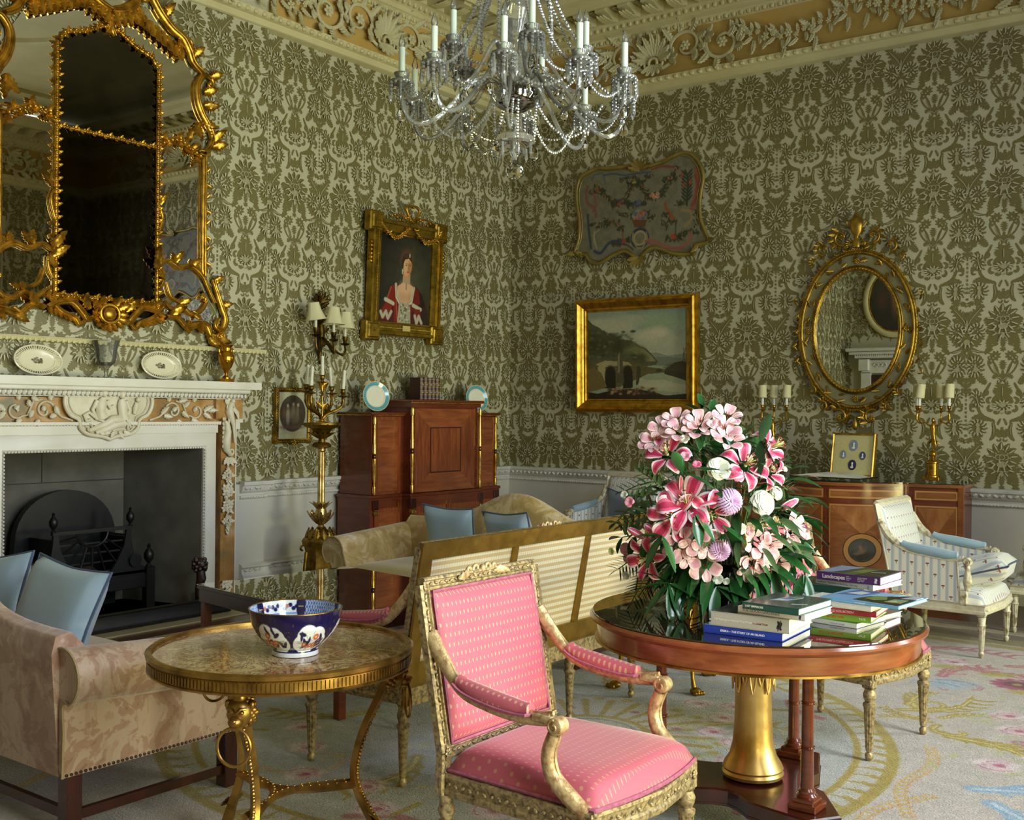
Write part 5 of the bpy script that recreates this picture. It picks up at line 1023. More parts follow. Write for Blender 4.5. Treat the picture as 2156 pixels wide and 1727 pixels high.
grad(.45, 1.0, 'a9a98c', '7c9084'); E = lambda x, y, rx, ry, col, al=1, so=.5, ro=0: c.ell(x, y*A, rx, ry*A, col, al, so, ro)
def Pp(pts, col, al=1): c.poly([(a, b*A) for a, b in pts], col, al)
E(.75, .86, .25, .10, '8fa07a', .7); E(.2, .88, .25, .12, 'b5b396', .9); E(.42, .9, .2, .07, 'a5a68c', .8); E(.34, .80, .14, .05, 'b3ae92', .8); E(.15, .97, .2, .05, '8a9482', .8)
E(.66, .68, .17, .09, 'b4b093', .95); E(.72, .74, .10, .06, 'c0ba9c', .95); E(.60, .72, .09, .05, 'b9b497', .8); E(.82, .65, .10, .05, 'a9a88c', .8); E(.5, .98, .1, .03, '7b9080', .7)
Pp([(.55, .50), (.70, .52), (.82, .48), (1, .50), (1, .40), (.5, .40)], '7f8675'); Pp([(.60, .46), (.8, .47), (1, .44), (1, .36), (.6, .38)], '6c7462'); Pp([(0, .92), (.05, .86), (.12, .82), (.22, .72), (.34, .68), (.46, .66), (.54, .60), (.60, .57), (.66, .50), (.72, .42), (.70, .38), (.4, .34), (0, .34)], '4e5138')
Pp([(.40, .60), (.50, .58), (.58, .56), (.66, .48), (.70, .42), (.60, .42), (.5, .5)], '7f7b55'); E(.48, .56, .10, .05, '6b6a46', .8)
for x, y, rx, ry, k in ((.10, .62, .12, .10, '34371f'), (.22, .58, .10, .08, '3c4026'), (.30, .66, .06, .05, '3a3d22'), (.26, .72, .05, .03, '41432a'), (.05, .74, .07, .06, '40432c'), (.40, .62, .05, .04, '46472e'), (.33, .58, .04, .08, '33341e'), (.55, .46, .06, .05, '3c3e26'), (.5, .42, .08, .04, '4d4b30')): E(x, y, rx, ry, k, .9, .5)
for i in range(70): r = random.Random(i); E(r.uniform(0, .5), r.uniform(.45, .78), .02, .014, r.choice(['2f3220', '56583a', '3f4228', '6a6a48']), .7, .4)
Pp([(.0, .34), (.06, .42), (.12, .45), (.30, .43), (.46, .42), (.62, .36), (.78, .33), (.86, .34), (.86, .30), (.62, .28), (.50, .22), (.34, .14), (0, .1)], '5d5435'); Pp([(.08, .40), (.18, .44), (.30, .43), (.42, .42), (.46, .38), (.3, .38), (.14, .36)], '9c9068'); Pp([(.1, .36), (.16, .42), (.22, .42), (.18, .36), (.24, .2), (.18, .16), (.12, .26)], 'a5976a')
for x, w, hh in ((.235, .055, .34), (.415, .05, .33)): E(x, .28, w, .10, '1f1c12', 1, .15); Pp([(x-w, .12), (x+w, .12), (x+w, .27), (x-w, .27)], '1f1c12')
E(.73, .32, .03, .02, '3a3826'); Pp([(.30, .18), (.31, .44), (.33, .55), (.36, .53), (.365, .40), (.38, .18)], '4c4730'); Pp([(.31, .3), (.315, .5), (.335, .54), (.335, .3)], '7b7352'); Pp([(.50, .16), (.51, .36), (.53, .38), (.55, .34), (.55, .16)], '3e3a26')
Pp([(.80, .34), (.88, .40), (.96, .42), (1, .40), (1, .20), (.9, .24), (.78, .28)], '332f1e'); E(.9, .34, .10, .05, '3b3724', .9)
Pp([(.54, .24), (.62, .21), (.78, .22), (.95, .16), (1, .16), (1, .06), (.9, .08), (.75, .09), (.62, .12), (.52, .16)], 'a5a284'); E(.70, .15, .14, .04, 'b2af92', .8, .5); Pp([(0, 0), (1, 0), (1, .06), (.8, .04), (.62, .09), (.45, .12), (.25, .10), (.1, .06), (0, .08)], '2a2115'); Pp([(0, .08), (.1, .1), (.2, .14), (.14, .3), (.06, .36), (0, .34)], '6f6038')
for i in range(60): r = random.Random(i+99); E(.22+.5*r.random(), .05+.08*r.random(), .018, .012, r.choice(['6e4a32', 'a58e6a', '4a3a26', '8c5a44', '372a1a']), .8, .4)
for P in ([(.965, .42), (.97, .56)], [(.98, .42), (.975, .5), (.99, .56)]): c.line([(a, b*A) for a, b in P], .003, '4a4832')
c.noise(.02, .02, 8); c.build('canvas', bpy.data.materials['oil_canvas'], lambda a, b: np.c_[(a-.5)*w_, b*w_-h_/2, 0*a+.004], t)
# ================================================================ oval mirror
t = hang('oval_mirror', 'large oval gilt wall mirror with pierced scroll border and urn crest above the commode', 'mirror', (3.735, -.035, 2.205), BW, 0)
ga, gb = .365, .515; oa, ob = .485, .66
el = lambda a, b, z=0, n=72: [(a*cos(q), b*sin(q), z) for q in np.linspace(0, 2*pi, n, endpoint=False)]
m = MB(); m.prism(el(ga, gb), 0, .012); m.build('glass', MIRC, t, flat=True); m = MB(); m.prism(el(oa, ob), 0, .008); m.build('border_glass', mat('border_mirror_slips', '9a9678', .2, .6, 'b0ac8c', ns=9), t, flat=True)
m = MB(); m.tube(el(ga+.008, gb+.008, .02), .017, 8, closed=True, up=(0, 0, 1)); m.tube(el(ga+.03, gb+.03, .016), .008, 6, closed=True, up=(0, 0, 1)); m.tube(el(oa, ob, .018), .016, 8, closed=True, up=(0, 0, 1)); m.tube(el(oa+.022, ob+.022, .012), .012, 8, closed=True, up=(0, 0, 1))
for a, b, n_, r in ((ga+.008, gb+.008, 84, .009), (oa, ob, 150, .006), (oa+.03, ob+.03, 140, .007)):
    for i in range(n_): q = 2*pi*i/n_; m.sph((a*cos(q), b*sin(q), .036 if a < .4 else .033 if a == oa else .018), (r, r, r*.8), 6, 4)
for k in range(4): q = k*pi/2; rosette(m, ((ga+oa)/2*cos(q), (gb+ob)/2*sin(q), .02), (0, 0, 1), .03, 8)
for i in range(44): 
    q = 2*pi*(i+.5)/44; d = V(-sin(q)*oa, cos(q)*ob, 0)*(1 if cos(q) > 0 else -1)*(1 if i % 2 else -1); leaf3(m, V((ga+.06+.02*(i % 2))*cos(q), (gb+.075+.02*(i % 2))*sin(q), .012), d+V(cos(q), sin(q), 0)*.3*(1 if i % 3 else -1), (0, 0, 1), .06, .024, .4, 3)
for i in range(40): q = 2*pi*i/40; leaf3(m, V((oa+.02)*cos(q), (ob+.02)*sin(q), .0), (cos(q)*.5-sin(q), sin(q)*.5+cos(q), 0), (0, 0, 1), .045, .024, .3, 3)
m.build('frame', GREEN_G, t, sharp=60)
def scrolls(sets, nm):
    m = MB()
    for (cx, cy, r, a0, tn, rt) in sets:
        for s in (-1, 1):
            P = spiral(cx, cy, r, r*.28, a0, a0+tn, 20); m.tube([V(s*a, b, .02) for a, b in P], [1.5*rt*(1-.4*i/20) for i in range(21)], 7, up=(0, 0, 1)); rosette(m, (s*cx, cy, .03), (0, 0, 1), r*.36, 6)
            for k in range(6): a = a0+tn*(k+.3)/9; p = (cx+r*(1-.5*k/9)*cos(a), cy+r*(1-.5*k/9)*sin(a)); leaf3(m, V(s*p[0], p[1], .02), (s*cos(a-.5), sin(a-.5), 0), (0, 0, 1), r*.75, r*.40, .5, 4)
    return m
m = scrolls([(.135, .80, .075, -2.0, 5.2, .010), (.29, .71, .06, -1.6, 4.8, .009), (.37, .61, .035, -1.4, 4.4, .007), (.05, .73, .03, 2, -4, .007)], 'c')
m.lathe([(0, -.10), (.03, -.095), (.035, -.04), (.02, -.03), (.014, -.01), (.02, .0), (.045, .03), (.055, .075), (.06, .13), (.052, .135), (.052, .15), (.022, .165), (.02, .185), (0, .20)], 20, (0, .80, .03), R=rotx(-pi/2)@np.eye(3) if False else np.array([[1, 0, 0], [0, 0, 1], [0, -1, 0.]]), sy=.6)
for s in (-1, 1): m.tube([(s*.05, .87, .03), (s*.08, .90, .03), (s*.085, .93, .03), (s*.055, .935, .03)], .007, 6)
m.build('crest', GREEN_G, t, sharp=60)
m = scrolls([(.14, -.745, .072, 1.0, 5.0, .010), (.29, -.655, .05, 1.2, 4.6, .008), (.385, -.52, .045, 1.6, 4.0, .007), (.05, -.72, .03, -2, 4, .007)], 'b'); m.lathe([(0, 0), (.02, .02), (.028, .06), (.012, .09), (0, .12)], 12, (0, -.86, .02), R=np.array([[1, 0, 0], [0, 0, 1], [0, 1, 0.]])); m.build('bottom_scrolls', GREEN_G, t, sharp=60)
for s in (-1, 1):
    m = MB()
    for cy in (.30, -.36): P = spiral(s*.53, cy, .035, .01, -pi/2 if cy > 0 else pi/2, (3.2 if cy > 0 else -3.2)*s, 14); m.tube([V(a, b, .02) for a, b in P], .006, 6, up=(0, 0, 1))
    for k in range(10): y = .30-.066*k; leaf3(m, V(s*(.515+.02*cos(k)), y, .01), (s*.6, (1 if k % 2 else -1)*.8, 0), (0, 0, 1), .05, .02, .4, 3)
    m.build('side_edging', GREEN_G, t, sharp=60)
# ================================================================ commode
SAT = wood('satinwood', '8a4a22', 'b06e3a', (4, 4, 14), .25, .5); SATL = wood('satinwood_light', 'a3602f', 'c98a4e', (14, 4, 4), .25, .5); BAND = mat('boxwood_banding', 'c98f4c', .3, coat=.4); TUL = wood('tulipwood', '6b2e17', '8c4626', (4, 4, 20), .25, .5)
cm = thing('commode', 'bow fronted satinwood commode with inlaid doors and a painted roundel, under the oval mirror', 'commode', (3.73, -.02, 0))
def fy(dx):
    a = abs(dx); return -(.38+.28*cos(pi/2*min(1, a/.55))) if a < .55 else -(.38-.12*(a-.55)/.41)
xs = np.linspace(-.95, .95, 77); Pf = [(x, fy(x)) for x in xs]
def strip(m, x0, x1, z0, z1, off, mt, n=None): n = n or max(2, int((x1-x0)/.025)); m.grid(lambda a, b: (x0+(x1-x0)*a, fy(x0+(x1-x0)*a)-off, z0+(z1-z0)*b), n, 1, mt)
m = MB(); m.prism(Pf+[(.95, -.0), (-.95, 0)], .06, .915); m.build('body', TUL, cm, sharp=30)
m = MB(); m.prism([(x*1.012, fy(x)-.02) for x in xs]+[(.965, -.0), (-.965, 0)], .912, .938, bev=.004); m.build('top', SAT, cm, sharp=30)
m = MB(); m.prism([(x*1.010, fy(x)-.018) for x in xs]+[(.96, -.001), (-.96, -.001)], .939, .944); m.build('glass_top', NT('dark_top_glass').set(Base_Color=(.02, .025, .02, 1), Roughness=.03, Coat_Weight=1).mat, cm, sharp=30)
for s in (-1, 1):
    m = MB(); x0, x1 = sorted((s*.012, s*.52)); strip(m, x0, x1, .80, .895, .004, 1); strip(m, x0+.012, x1-.012, .812, .883, .006, 0); strip(m, x0+.026, x1-.026, .826, .869, .008, 2); m.build('drawer', [BAND, TUL, SAT], cm)
    m = MB(); x0, x1 = sorted((s*.60, s*.93)); strip(m, x0, x1, .80, .895, .004, 1); strip(m, x0+.012, x1-.012, .812, .883, .006, 0); strip(m, x0+.024, x1-.024, .824, .871, .008, 2); m.build('side_drawer', [BAND, TUL, SAT], cm)
    m = MB(); x0, x1 = sorted((s*.015, s*.525)); xm = (x0+x1)/2; strip(m, x0, x1, .09, .775, .004, 1); strip(m, x0+.012, x1-.012, .10, .765, .006, 0); strip(m, x0+.024, x1-.024, .112, .753, .008, 2)
    zc = .40; 
    def cur(P, off, mt): 
        m.add([(x, fy(x)-off, z) for x, z in P], [tuple(range(len(P)))], mt)
    for q, (xa, xb) in enumerate(((x0+.03, xm), (xm, x1-.03))):
        nn = 8; P = [(xa+(xb-xa)*i/nn, .745) for i in range(nn+1)]; zz = lambda x: .745-.22*(1-abs(x-xm)/(xm-x0-.03))
        m.grid(lambda a, b: (xa+(xb-xa)*a, fy(xa+(xb-xa)*a)-.009, .745+(zz(xa+(xb-xa)*a)-.745)*b), nn, 1, 3)
    for r, off, mt in ((.135, .011, 4), (.130, .012, 0), (.095, .013, 4)):
        m.grid(lambda a, b: ((lambda x, z: (x, fy(x)-off, z))(xm+r*b*cos(2*pi*a), zc+r*b*sin(2*pi*a))), 32, 3, mt)
    m.box((s*.028, fy(.028)-.008, .44), (.008, .003, .02), 4)
    d = m.build('door', [BAND, TUL, SAT, SATL, MAHD], cm)
    c = Canvas(56, 56, 1, 1, '4a4a40'); c.ell(.5, .72, .45, .3, '5a5c54', .9, .6); c.ell(.5, .2, .5, .2, '35301f', .9, .5); c.ell(.5, .45, .16, .10, '8c6a48', .95, .4, .4); c.ell(.46, .6, .07, .13, '96734f', .95, .4, .3); c.ell(.48, .76, .05, .05, '7c5638', .95, .4); c.ell(.62, .62, .06, .05, '80603f', .9, .4); c.ell(.35, .36, .2, .07, '7c6a50', .8, .4, .3)
    def disc(a, b): 
        x = (a-.5)*2; y = (b-.5)*2; xx = x*np.sqrt(1-y*y/2)*.092; yy = y*np.sqrt(1-x*x/2)*.092; return np.c_[xm+xx, np.array([fy(q) for q in xm+xx])-.015, zc+yy]
    c.build('painted_roundel', vcol('painted_panel', .3, coat=.5), disc, cm)
    m = MB(); x0, x1 = sorted((s*.60, s*.93)); xm = (x0+x1)/2; strip(m, x0, x1, .09, .775, .004, 1); strip(m, x0+.012, x1-.012, .10, .765, .006, 0); strip(m, x0+.024, x1-.024, .112, .753, .008, 2)
    for xa, xb in ((x0+.03, xm), (xm, x1-.03)): m.grid(lambda a, b: (xa+(xb-xa)*a, fy(xa+(xb-xa)*a)-.009, .745-.22*(1-abs(xa+(xb-xa)*a-xm)/(xm-x0-.03))*b), 6, 1, 3)
    for k, off, mt in ((1, .011, 4), (.93, .012, 0)): m.add([(x, fy(x)-off, z) for x, z in ((xm-.075*k, .42), (xm, .42-.15*k), (xm+.075*k, .42), (xm, .42+.15*k))], [(0, 1, 2, 3)], mt)
    m.add([(x, fy(x)-.013, z) for x, z in [(xm+.03*cos(a), .42+.04*sin(a)) for a in np.linspace(0, pi, 8)]], [tuple(range(8))], 4); m.build('side_door', [BAND, TUL, SAT, SATL, MAHD], cm)
    m = MB(); m.box((s*.94, -.262+.0, .49), (.045, .05, .86), b=.004); m.build('corner_post', SAT, cm); 
    for x, y in ((s*.92, -.23), (s*.92, -.05), (s*.5, -.38)): m = MB(); m.lathe([(.014, 0), (.028, .06)], 12, (x, y, 0)); m.build('foot', MAHD, cm)
# ---------------------------------------------------------------- figure candelabra, framed cameos, open book on the commode
def candelabrum(x, y, label, lights, rz=0):
    t = thing('figure_candelabrum', label, 'candelabrum', (x, y, .964), rz, group='gilt figure candelabra on the commode'); t.location.z = .966; t.scale = (1.06, 1.06, 1.09)
    m = MB(); m.box((0, 0, .012), (.125, .125, .024), b=.003); m.lathe([(.05, .024), (.05, .035), (.044, .04), (.044, .12), (.05, .125), (.05, .135), (.035, .15), (.012, .16), (.010, .165)], 28); m.sph((0, 0, .19), .028, 14, 10); m.build('pedestal', gold('bronze_gilt', '8e6a22', 'c79a3c', .25) if 'bronze_gilt' not in bpy.data.materials else bpy.data.materials['bronze_gilt'], t)
    g = bpy.data.materials['bronze_gilt']; m = MB()
    m.tube([(0, 0, .215), (.004, 0, .25), (.008, 0, .29), (.003, 0, .32), (0, 0, .345), (0, 0, .38), (0, 0, .405), (0, 0, .42)], [.006, .009, .013, .018, .015, .021, .016, .008], 12); m.tube([(.012, 0, .225), (.018, -.01, .26), (.01, -.005, .30)], [.006, .009, .013], 10); m.sph((0, 0, .437), (.014, .015, .018), 10, 8)
    for s in (-1, 1): m.tube([(s*.014, 0, .398), (s*.04, 0, .405), (s*.065, 0, .425)], [.008, .006, .005], 8); m.sph((s*.067, 0, .428), .007, 6, 5)
    for k in range(5): leaf3(m, V(0, 0, .31), (cos(k*1.25)*.6, sin(k*1.25)*.6, -1), (cos(k*1.25), sin(k*1.25), 0), .06, .03, .2, 4)
    m.build('winged_figure', g, t, sharp=60)
    for i, (ax, ay, tl) in enumerate(lights):
        m = MB(); s = 1 if ax > 0 else -1; p = V(ax, ay, .50); m.tube(bez([(s*.065, 0, .428), (ax*.9, ay*.4, .40), (ax*1.1, ay*1.1, .43), (ax, ay, .485)], 12), .006, 8); cup(m, V(ax, ay, .505), .75); arm = m.build('arm', g, t)
        m = MB(); m.lathe([(.0115, .53), (.0115, .60), (0, .602)], 12, (ax, ay, 0)); m.build('candle', mat('porcelain_candle', 'e6e6df', .3) if 'porcelain_candle' not in bpy.data.materials else bpy.data.materials['porcelain_candle'], arm)
        m = MB(); R = roty(tl); m.lathe([(.035, 0), (.032, .10)], 24, (ax, ay, .605), R=R); m.f = [f for f in m.f if len(f) == 4]; m.m = m.m[:len(m.f)]; m.tube([(.0352*cos(a), .0352*sin(a), 0) for a in np.linspace(0, 2*pi, 24, endpoint=False)], .0015, 4, closed=True, R=R, t=(ax, ay, .605)); m.build('lamp_shade', SHADE, arm)
candelabrum(4.445, -.27, 'gilt winged figure candelabrum with four shades at the right of the commode', ((-.125, .02, .02), (-.085, -.06, .14), (.045, .04, -.04), (.12, -.02, .05)))
candelabrum(3.06, -.22, 'gilt winged figure candelabrum behind the flowers at the left of the commode', ((-.10, .02, 0), (-.01, .05, .03), (.12, .0, .05)))
t = hang('framed_cameos', 'gilt framed set of four blue and white oval cameos leaning on the commode', 'picture', (3.81, -.30, 1.148), rotz(-.12) @ BW, radians(-9))
w_, h_ = .35, .33; fm = frame('f', w_, h_, [(0, 0), (0, .012), (.008, .02), (.016, .012), (.018, -.022), (0, -.022)], G, t); fm.build('frame', gold('thin_gold_frame', '94702c', 'c79c46', .35), t); m = MB(); m.box((0, 0, 0), (w_, h_, .004)); m.build('mount', mat('cream_silk_mount', 'cdc48c', .6, c2='d4cb96', ns=60), t)
for x, y, r, k in ((0, .078, .040, '8496ad'), (-.085, .0, .030, '8494a8'), (.085, -.005, .030, '46547c'), (0, -.085, .038, '2b3154')):
    m = MB(); m.prism([(x+r*.92*cos(a), y+r*1.15*sin(a)) for a in np.linspace(0, 2*pi, 28, endpoint=False)], .002, .006, 0); m.sph((x, y+r*.35, .007), (r*.24, r*.3, .004), 8, 5, 1); m.sph((x, y-r*.1, .006), (r*.2, r*.4, .004), 8, 5, 1); m.sph((x-r*.05, y-r*.5, .006), (r*.42, r*.25, .004), 8, 5, 1); m.build('cameo', [mat('jasper_blue', k, .5), mat('cameo_white', 'e8e8e4', .5) if 'cameo_white' not in bpy.data.materials else bpy.data.materials['cameo_white']], t)
t = thing('open_book', 'large open book lying flat on the commode in front of the framed cameos', 'book', (3.70, -.45, .966), rz=-.06); t.location.z = .965
m = MB(); m.box((0, 0, .004), (.62, .34, .007), b=.002); m.build('cover', mat('black_cover', '15140f', .5), t)
for s in (-1, 1):
    m = MB(); m.grid(lambda a, b, s=s: (s*.30*a, (b-.5)*.32, .010+.028*sin(pi*min(1, a*1.15+.02))**.6*(1-a*.75)+.004*(1-a)), 14, 2); m.grid(lambda a, b, s=s: (s*.30*a, -.16, .008+(.002+.028*sin(pi*min(1, a*1.15+.02))**.6*(1-a*.75)+.004*(1-a))*b), 14, 1); m.build('pages', mat('book_paper', 'e6e4da', .6) if 'book_paper' not in bpy.data.materials else bpy.data.materials['book_paper'], t)
# ================================================================ behind the camera: doorcase and oval picture seen in the mirror
t = thing('doorcase', 'white carved doorcase with mahogany door reflected in the oval mirror', 'doorcase', (.98, RD+.01, 0)); m = MB()
for s in (-1, 1): m.box((s*.58, .05, 1.1), (.16, .10, 2.2)); m.box((s*.60, .10, 2.33), (.18, .14, .2), b=.01)
m.box((0, .05, 2.30), (1.3, .10, .22)); m.box((0, .10, 2.47), (1.5, .2, .05), b=.01); m.box((0, .13, 2.53), (1.66, .26, .05), b=.01); m.box((0, .15, 2.59), (1.76, .3, .06), b=.015)
for i in range(40): m.box((-.73+i*1.46/39, .19, 2.49), (.018, .03, .03))
for s in (-1, 1):
    for k in range(3): m.tube([V(s*(.25+.0*k), .11, 2.32)+V(s*p[0], 0, p[1]) for p in spiral(.07*k, 0, .05, .012, 0, 6)], .01, 6)
m.build('architrave', MOULD, t); m = MB(); m.box((0, .02, 1.08), (1.0, .05, 2.16)); 
for z in (.5, 1.15, 1.75): 
    for s in (-1, 1): m.box((s*.23, .05, z), (.36, .02, .45), b=.01)
m.build('door_leaf', MAHD, t)
t = thing('oval_painting', 'oval figure painting in a cream and gilt frame reflected in the oval mirror', 'painting'); place(t, (.88, RD+.03, 3.45), np.array([[-1, 0, 0], [0, 0, 1], [0, 1, 0.]]))
m = MB(); m.tube(el(.50, .60, .02), .055, 10, closed=True, up=(0, 0, 1), flat=.7); m.build('frame', CREAM, t); m = MB(); m.tube(el(.445, .545, .04), .012, 8, closed=True, up=(0, 0, 1)); m.tube(el(.555, .655, .01), .012, 8, closed=True, up=(0, 0, 1)); m.build('gilt_edge', G, t)
c = Canvas(80, 80, 1, 1, '35302a'); c.ell(.5, .8, .4, .25, '4c4238', .8, .6); c.ell(.5, .5, .07, .24, '7c5a44', .9, .5); c.ell(.5, .8, .05, .06, '8c6a50', .9, .4); c.ell(.3, .5, .10, .2, '6a4434', .8, .5, .3); c.ell(.75, .5, .1, .15, '5c3a34', .8, .5)
def disc2(a, b): x = (a-.5)*2; y = (b-.5)*2; return np.c_[x*np.sqrt(1-y*y/2)*.45, y*np.sqrt(1-x*x/2)*.55, 0*a+.02]
c.build('canvas', bpy.data.materials['oil_canvas'], disc2, t)
# ================================================================ carpet
cx0, cx1, cy0, cy1 = .95, 6.95, -8.9, -1.05
c = Canvas(545, 713, cx1-cx0, cy1-cy0, 'b4aaa4'); K = lambda x, y: (x-cx0, y-cy0)
def P2(p): return [K(*q) for q in p]
GO, GO2, BL, PK, LP, GR, RD_ = '9c8628', 'b9a65c', '8fa3b8', 'b0707c', 'cdb5bf', '8f9c8c', '8f2a52'
r_ = random.Random(11)
c.noise(.02, .35, 4); MC = (3.93, -5.05)
c.ell(*K(*MC), 1.52, 1.52, 'a9aaa8', 1, .005); c.ring(*K(*MC), 1.60, .075, 'b3aea4')
c.ring(*K(*MC), 1.672, .026, GO); c.ring(*K(*MC), 1.525, .016, GO)
for i in range(96):
    a = 2*pi*i/96; q = lambda r, d: K(MC[0]+r*cos(a+d), MC[1]+r*sin(a+d)); c.line([q(1.65, .0), q(1.60, .010), q(1.54, .004)], .018, GO, 1, .004); c.line([q(1.64, .010), q(1.59, .028)], .008, GO, .9, .003)
def rose(x, y, R=.09, k=0):
    for j in range(7): a = j*.9+k; c.ell(*K(x+R*.55*cos(a), y+R*.55*sin(a)), R*.5, R*.42, ('cbb6bd', 'd3c4ca', 'c0a2ad')[j % 3], .95, .3, a)
    c.ell(*K(x, y), R*.4, R*.35, 'c39aa5', .9, .3); c.ell(*K(x+R*.1, y), R*.25, R*.2, 'a2486a', .95, .3)
    for j in range(3): c.ring(*K(x, y), R*(.3+.25*j), R*.05, 'a8717f', j*2+k, j*2+k+2.2, .8)
def acan(x, y, an, L, s=1, col=GO, col2='cdbd7a', w=.028):
    P = [(0, 0), (.35*L, .12*L*s), (.7*L, .08*L*s), (L, -.12*L*s)]; R = lambda p: K(x+p[0]*cos(an)-p[1]*sin(an), y+p[0]*sin(an)+p[1]*cos(an))
    Q = [q[:2] for q in spline([(*p, 0) for p in P], 5)]; c.line([R(q) for q in Q], w*1.1, col, .95, w*.35)
    for i in range(2, len(Q)-1, 2): p = Q[i]; c.line([R(p), R((p[0]+.10*L, p[1]+.13*L*s)), R((p[0]+.20*L, p[1]+.15*L*s))], w*.7, col, .95, w*.2); c.line([R(p), R((p[0]+.10*L, p[1]-.08*L*s))], w*.6, col, .9, w*.2)
    c.line([R(q) for q in Q], w*.3, col2, .8, w*.1)
def cscroll(x, y, R, a0, tn, col=GO, w=.022):
    P = [K(*p) for p in spiral(x, y, R, R*.25, a0, a0+tn, 16)]; c.line(P, w, col, .95, w*.6); c.line(P, w*.3, 'c9b87a' if col == GO else 'c79aa4', .7, w*.2)
for k in range(6):      # inside the medallion: blue scrolls, pink ribbons
    a = k*pi/3+.2; x, y = MC[0]+1.1*cos(a), MC[1]+1.1*sin(a)
    c.ell(*K(x, y), .36, .22, 'a3a9b1', .7, .6, a+pi/2); cscroll(x, y, .22, a, 4.6, 'b0a283', .020); cscroll(x+.1*cos(a+1), y+.1*sin(a+1), .18, a+pi, -4.2, BL, .016); acan(MC[0]+.75*cos(a+.3), MC[1]+.75*sin(a+.3), a+.5, .5)
    b = a+pi/6+.07; c.line([K(MC[0]+r*cos(b+d), MC[1]+r*sin(b+d)) for r, d in ((1.44, -.10), (1.36, 0), (1.42, .12))], .026, 'a5606c', .95, .03); c.line([K(MC[0]+r*cos(b+d), MC[1]+r*sin(b+d)) for r, d in ((1.36, 0), (1.22, .03))], .016, GO, .95)
SX, SY = 4.28, -5.03
c.ell(*K(SX, SY), .62, .62, 'b0aa9a', .8, .1)
for k in range(26): a = 2*pi*k/26; c.line([K(SX+.26*cos(a), SY+.26*sin(a)), K(SX+.56*cos(a), SY+.56*sin(a))], .012, GO, .95, .022); c.ell(*K(SX+.60*cos(a+.12), SY+.60*sin(a+.12)), .03, .03, GO, .9, .3)
c.ring(*K(SX, SY), .27, .018, GO); c.ring(*K(SX, SY), .22, .010, '8c8a80'); c.ell(*K(SX, SY), .17, .17, 'b9a9a2', 1, .2); rose(SX, SY, .15); c.ell(*K(SX, SY), .07, .06, 'a03c70', .95, .3)
for k in range(8): a = k*pi/4; c.ell(*K(SX+.42*cos(a), SY+.42*sin(a)), .024, .02, '94496a', .9, .3)
for x, y in [(4.445, -4.258), (4.656, -4.419), (4.728, -4.664), (4.9, -4.75), (5.0, -5.0), (4.85, -5.25), (4.62, -4.2), (3.45, -6.0), (3.7, -6.25), (4.0, -6.2), (4.2, -6.35), (3.2, -5.8), (4.55, -6.1), (2.9, -4.6), (3.3, -4.0), (3.8, -3.9)]: rose(x, y, .085, x)
for i in range(240): a = r_.uniform(0, 6.28); d = r_.uniform(.6, 1.15); c.ell(*K(MC[0]+.15+d*cos(a), MC[1]+d*sin(a)), .045, .016, r_.choice([GR, '93a19b', '9aa58e', 'b4ab6a', '7f8a7a']), .55, .4, r_.uniform(0, 3))
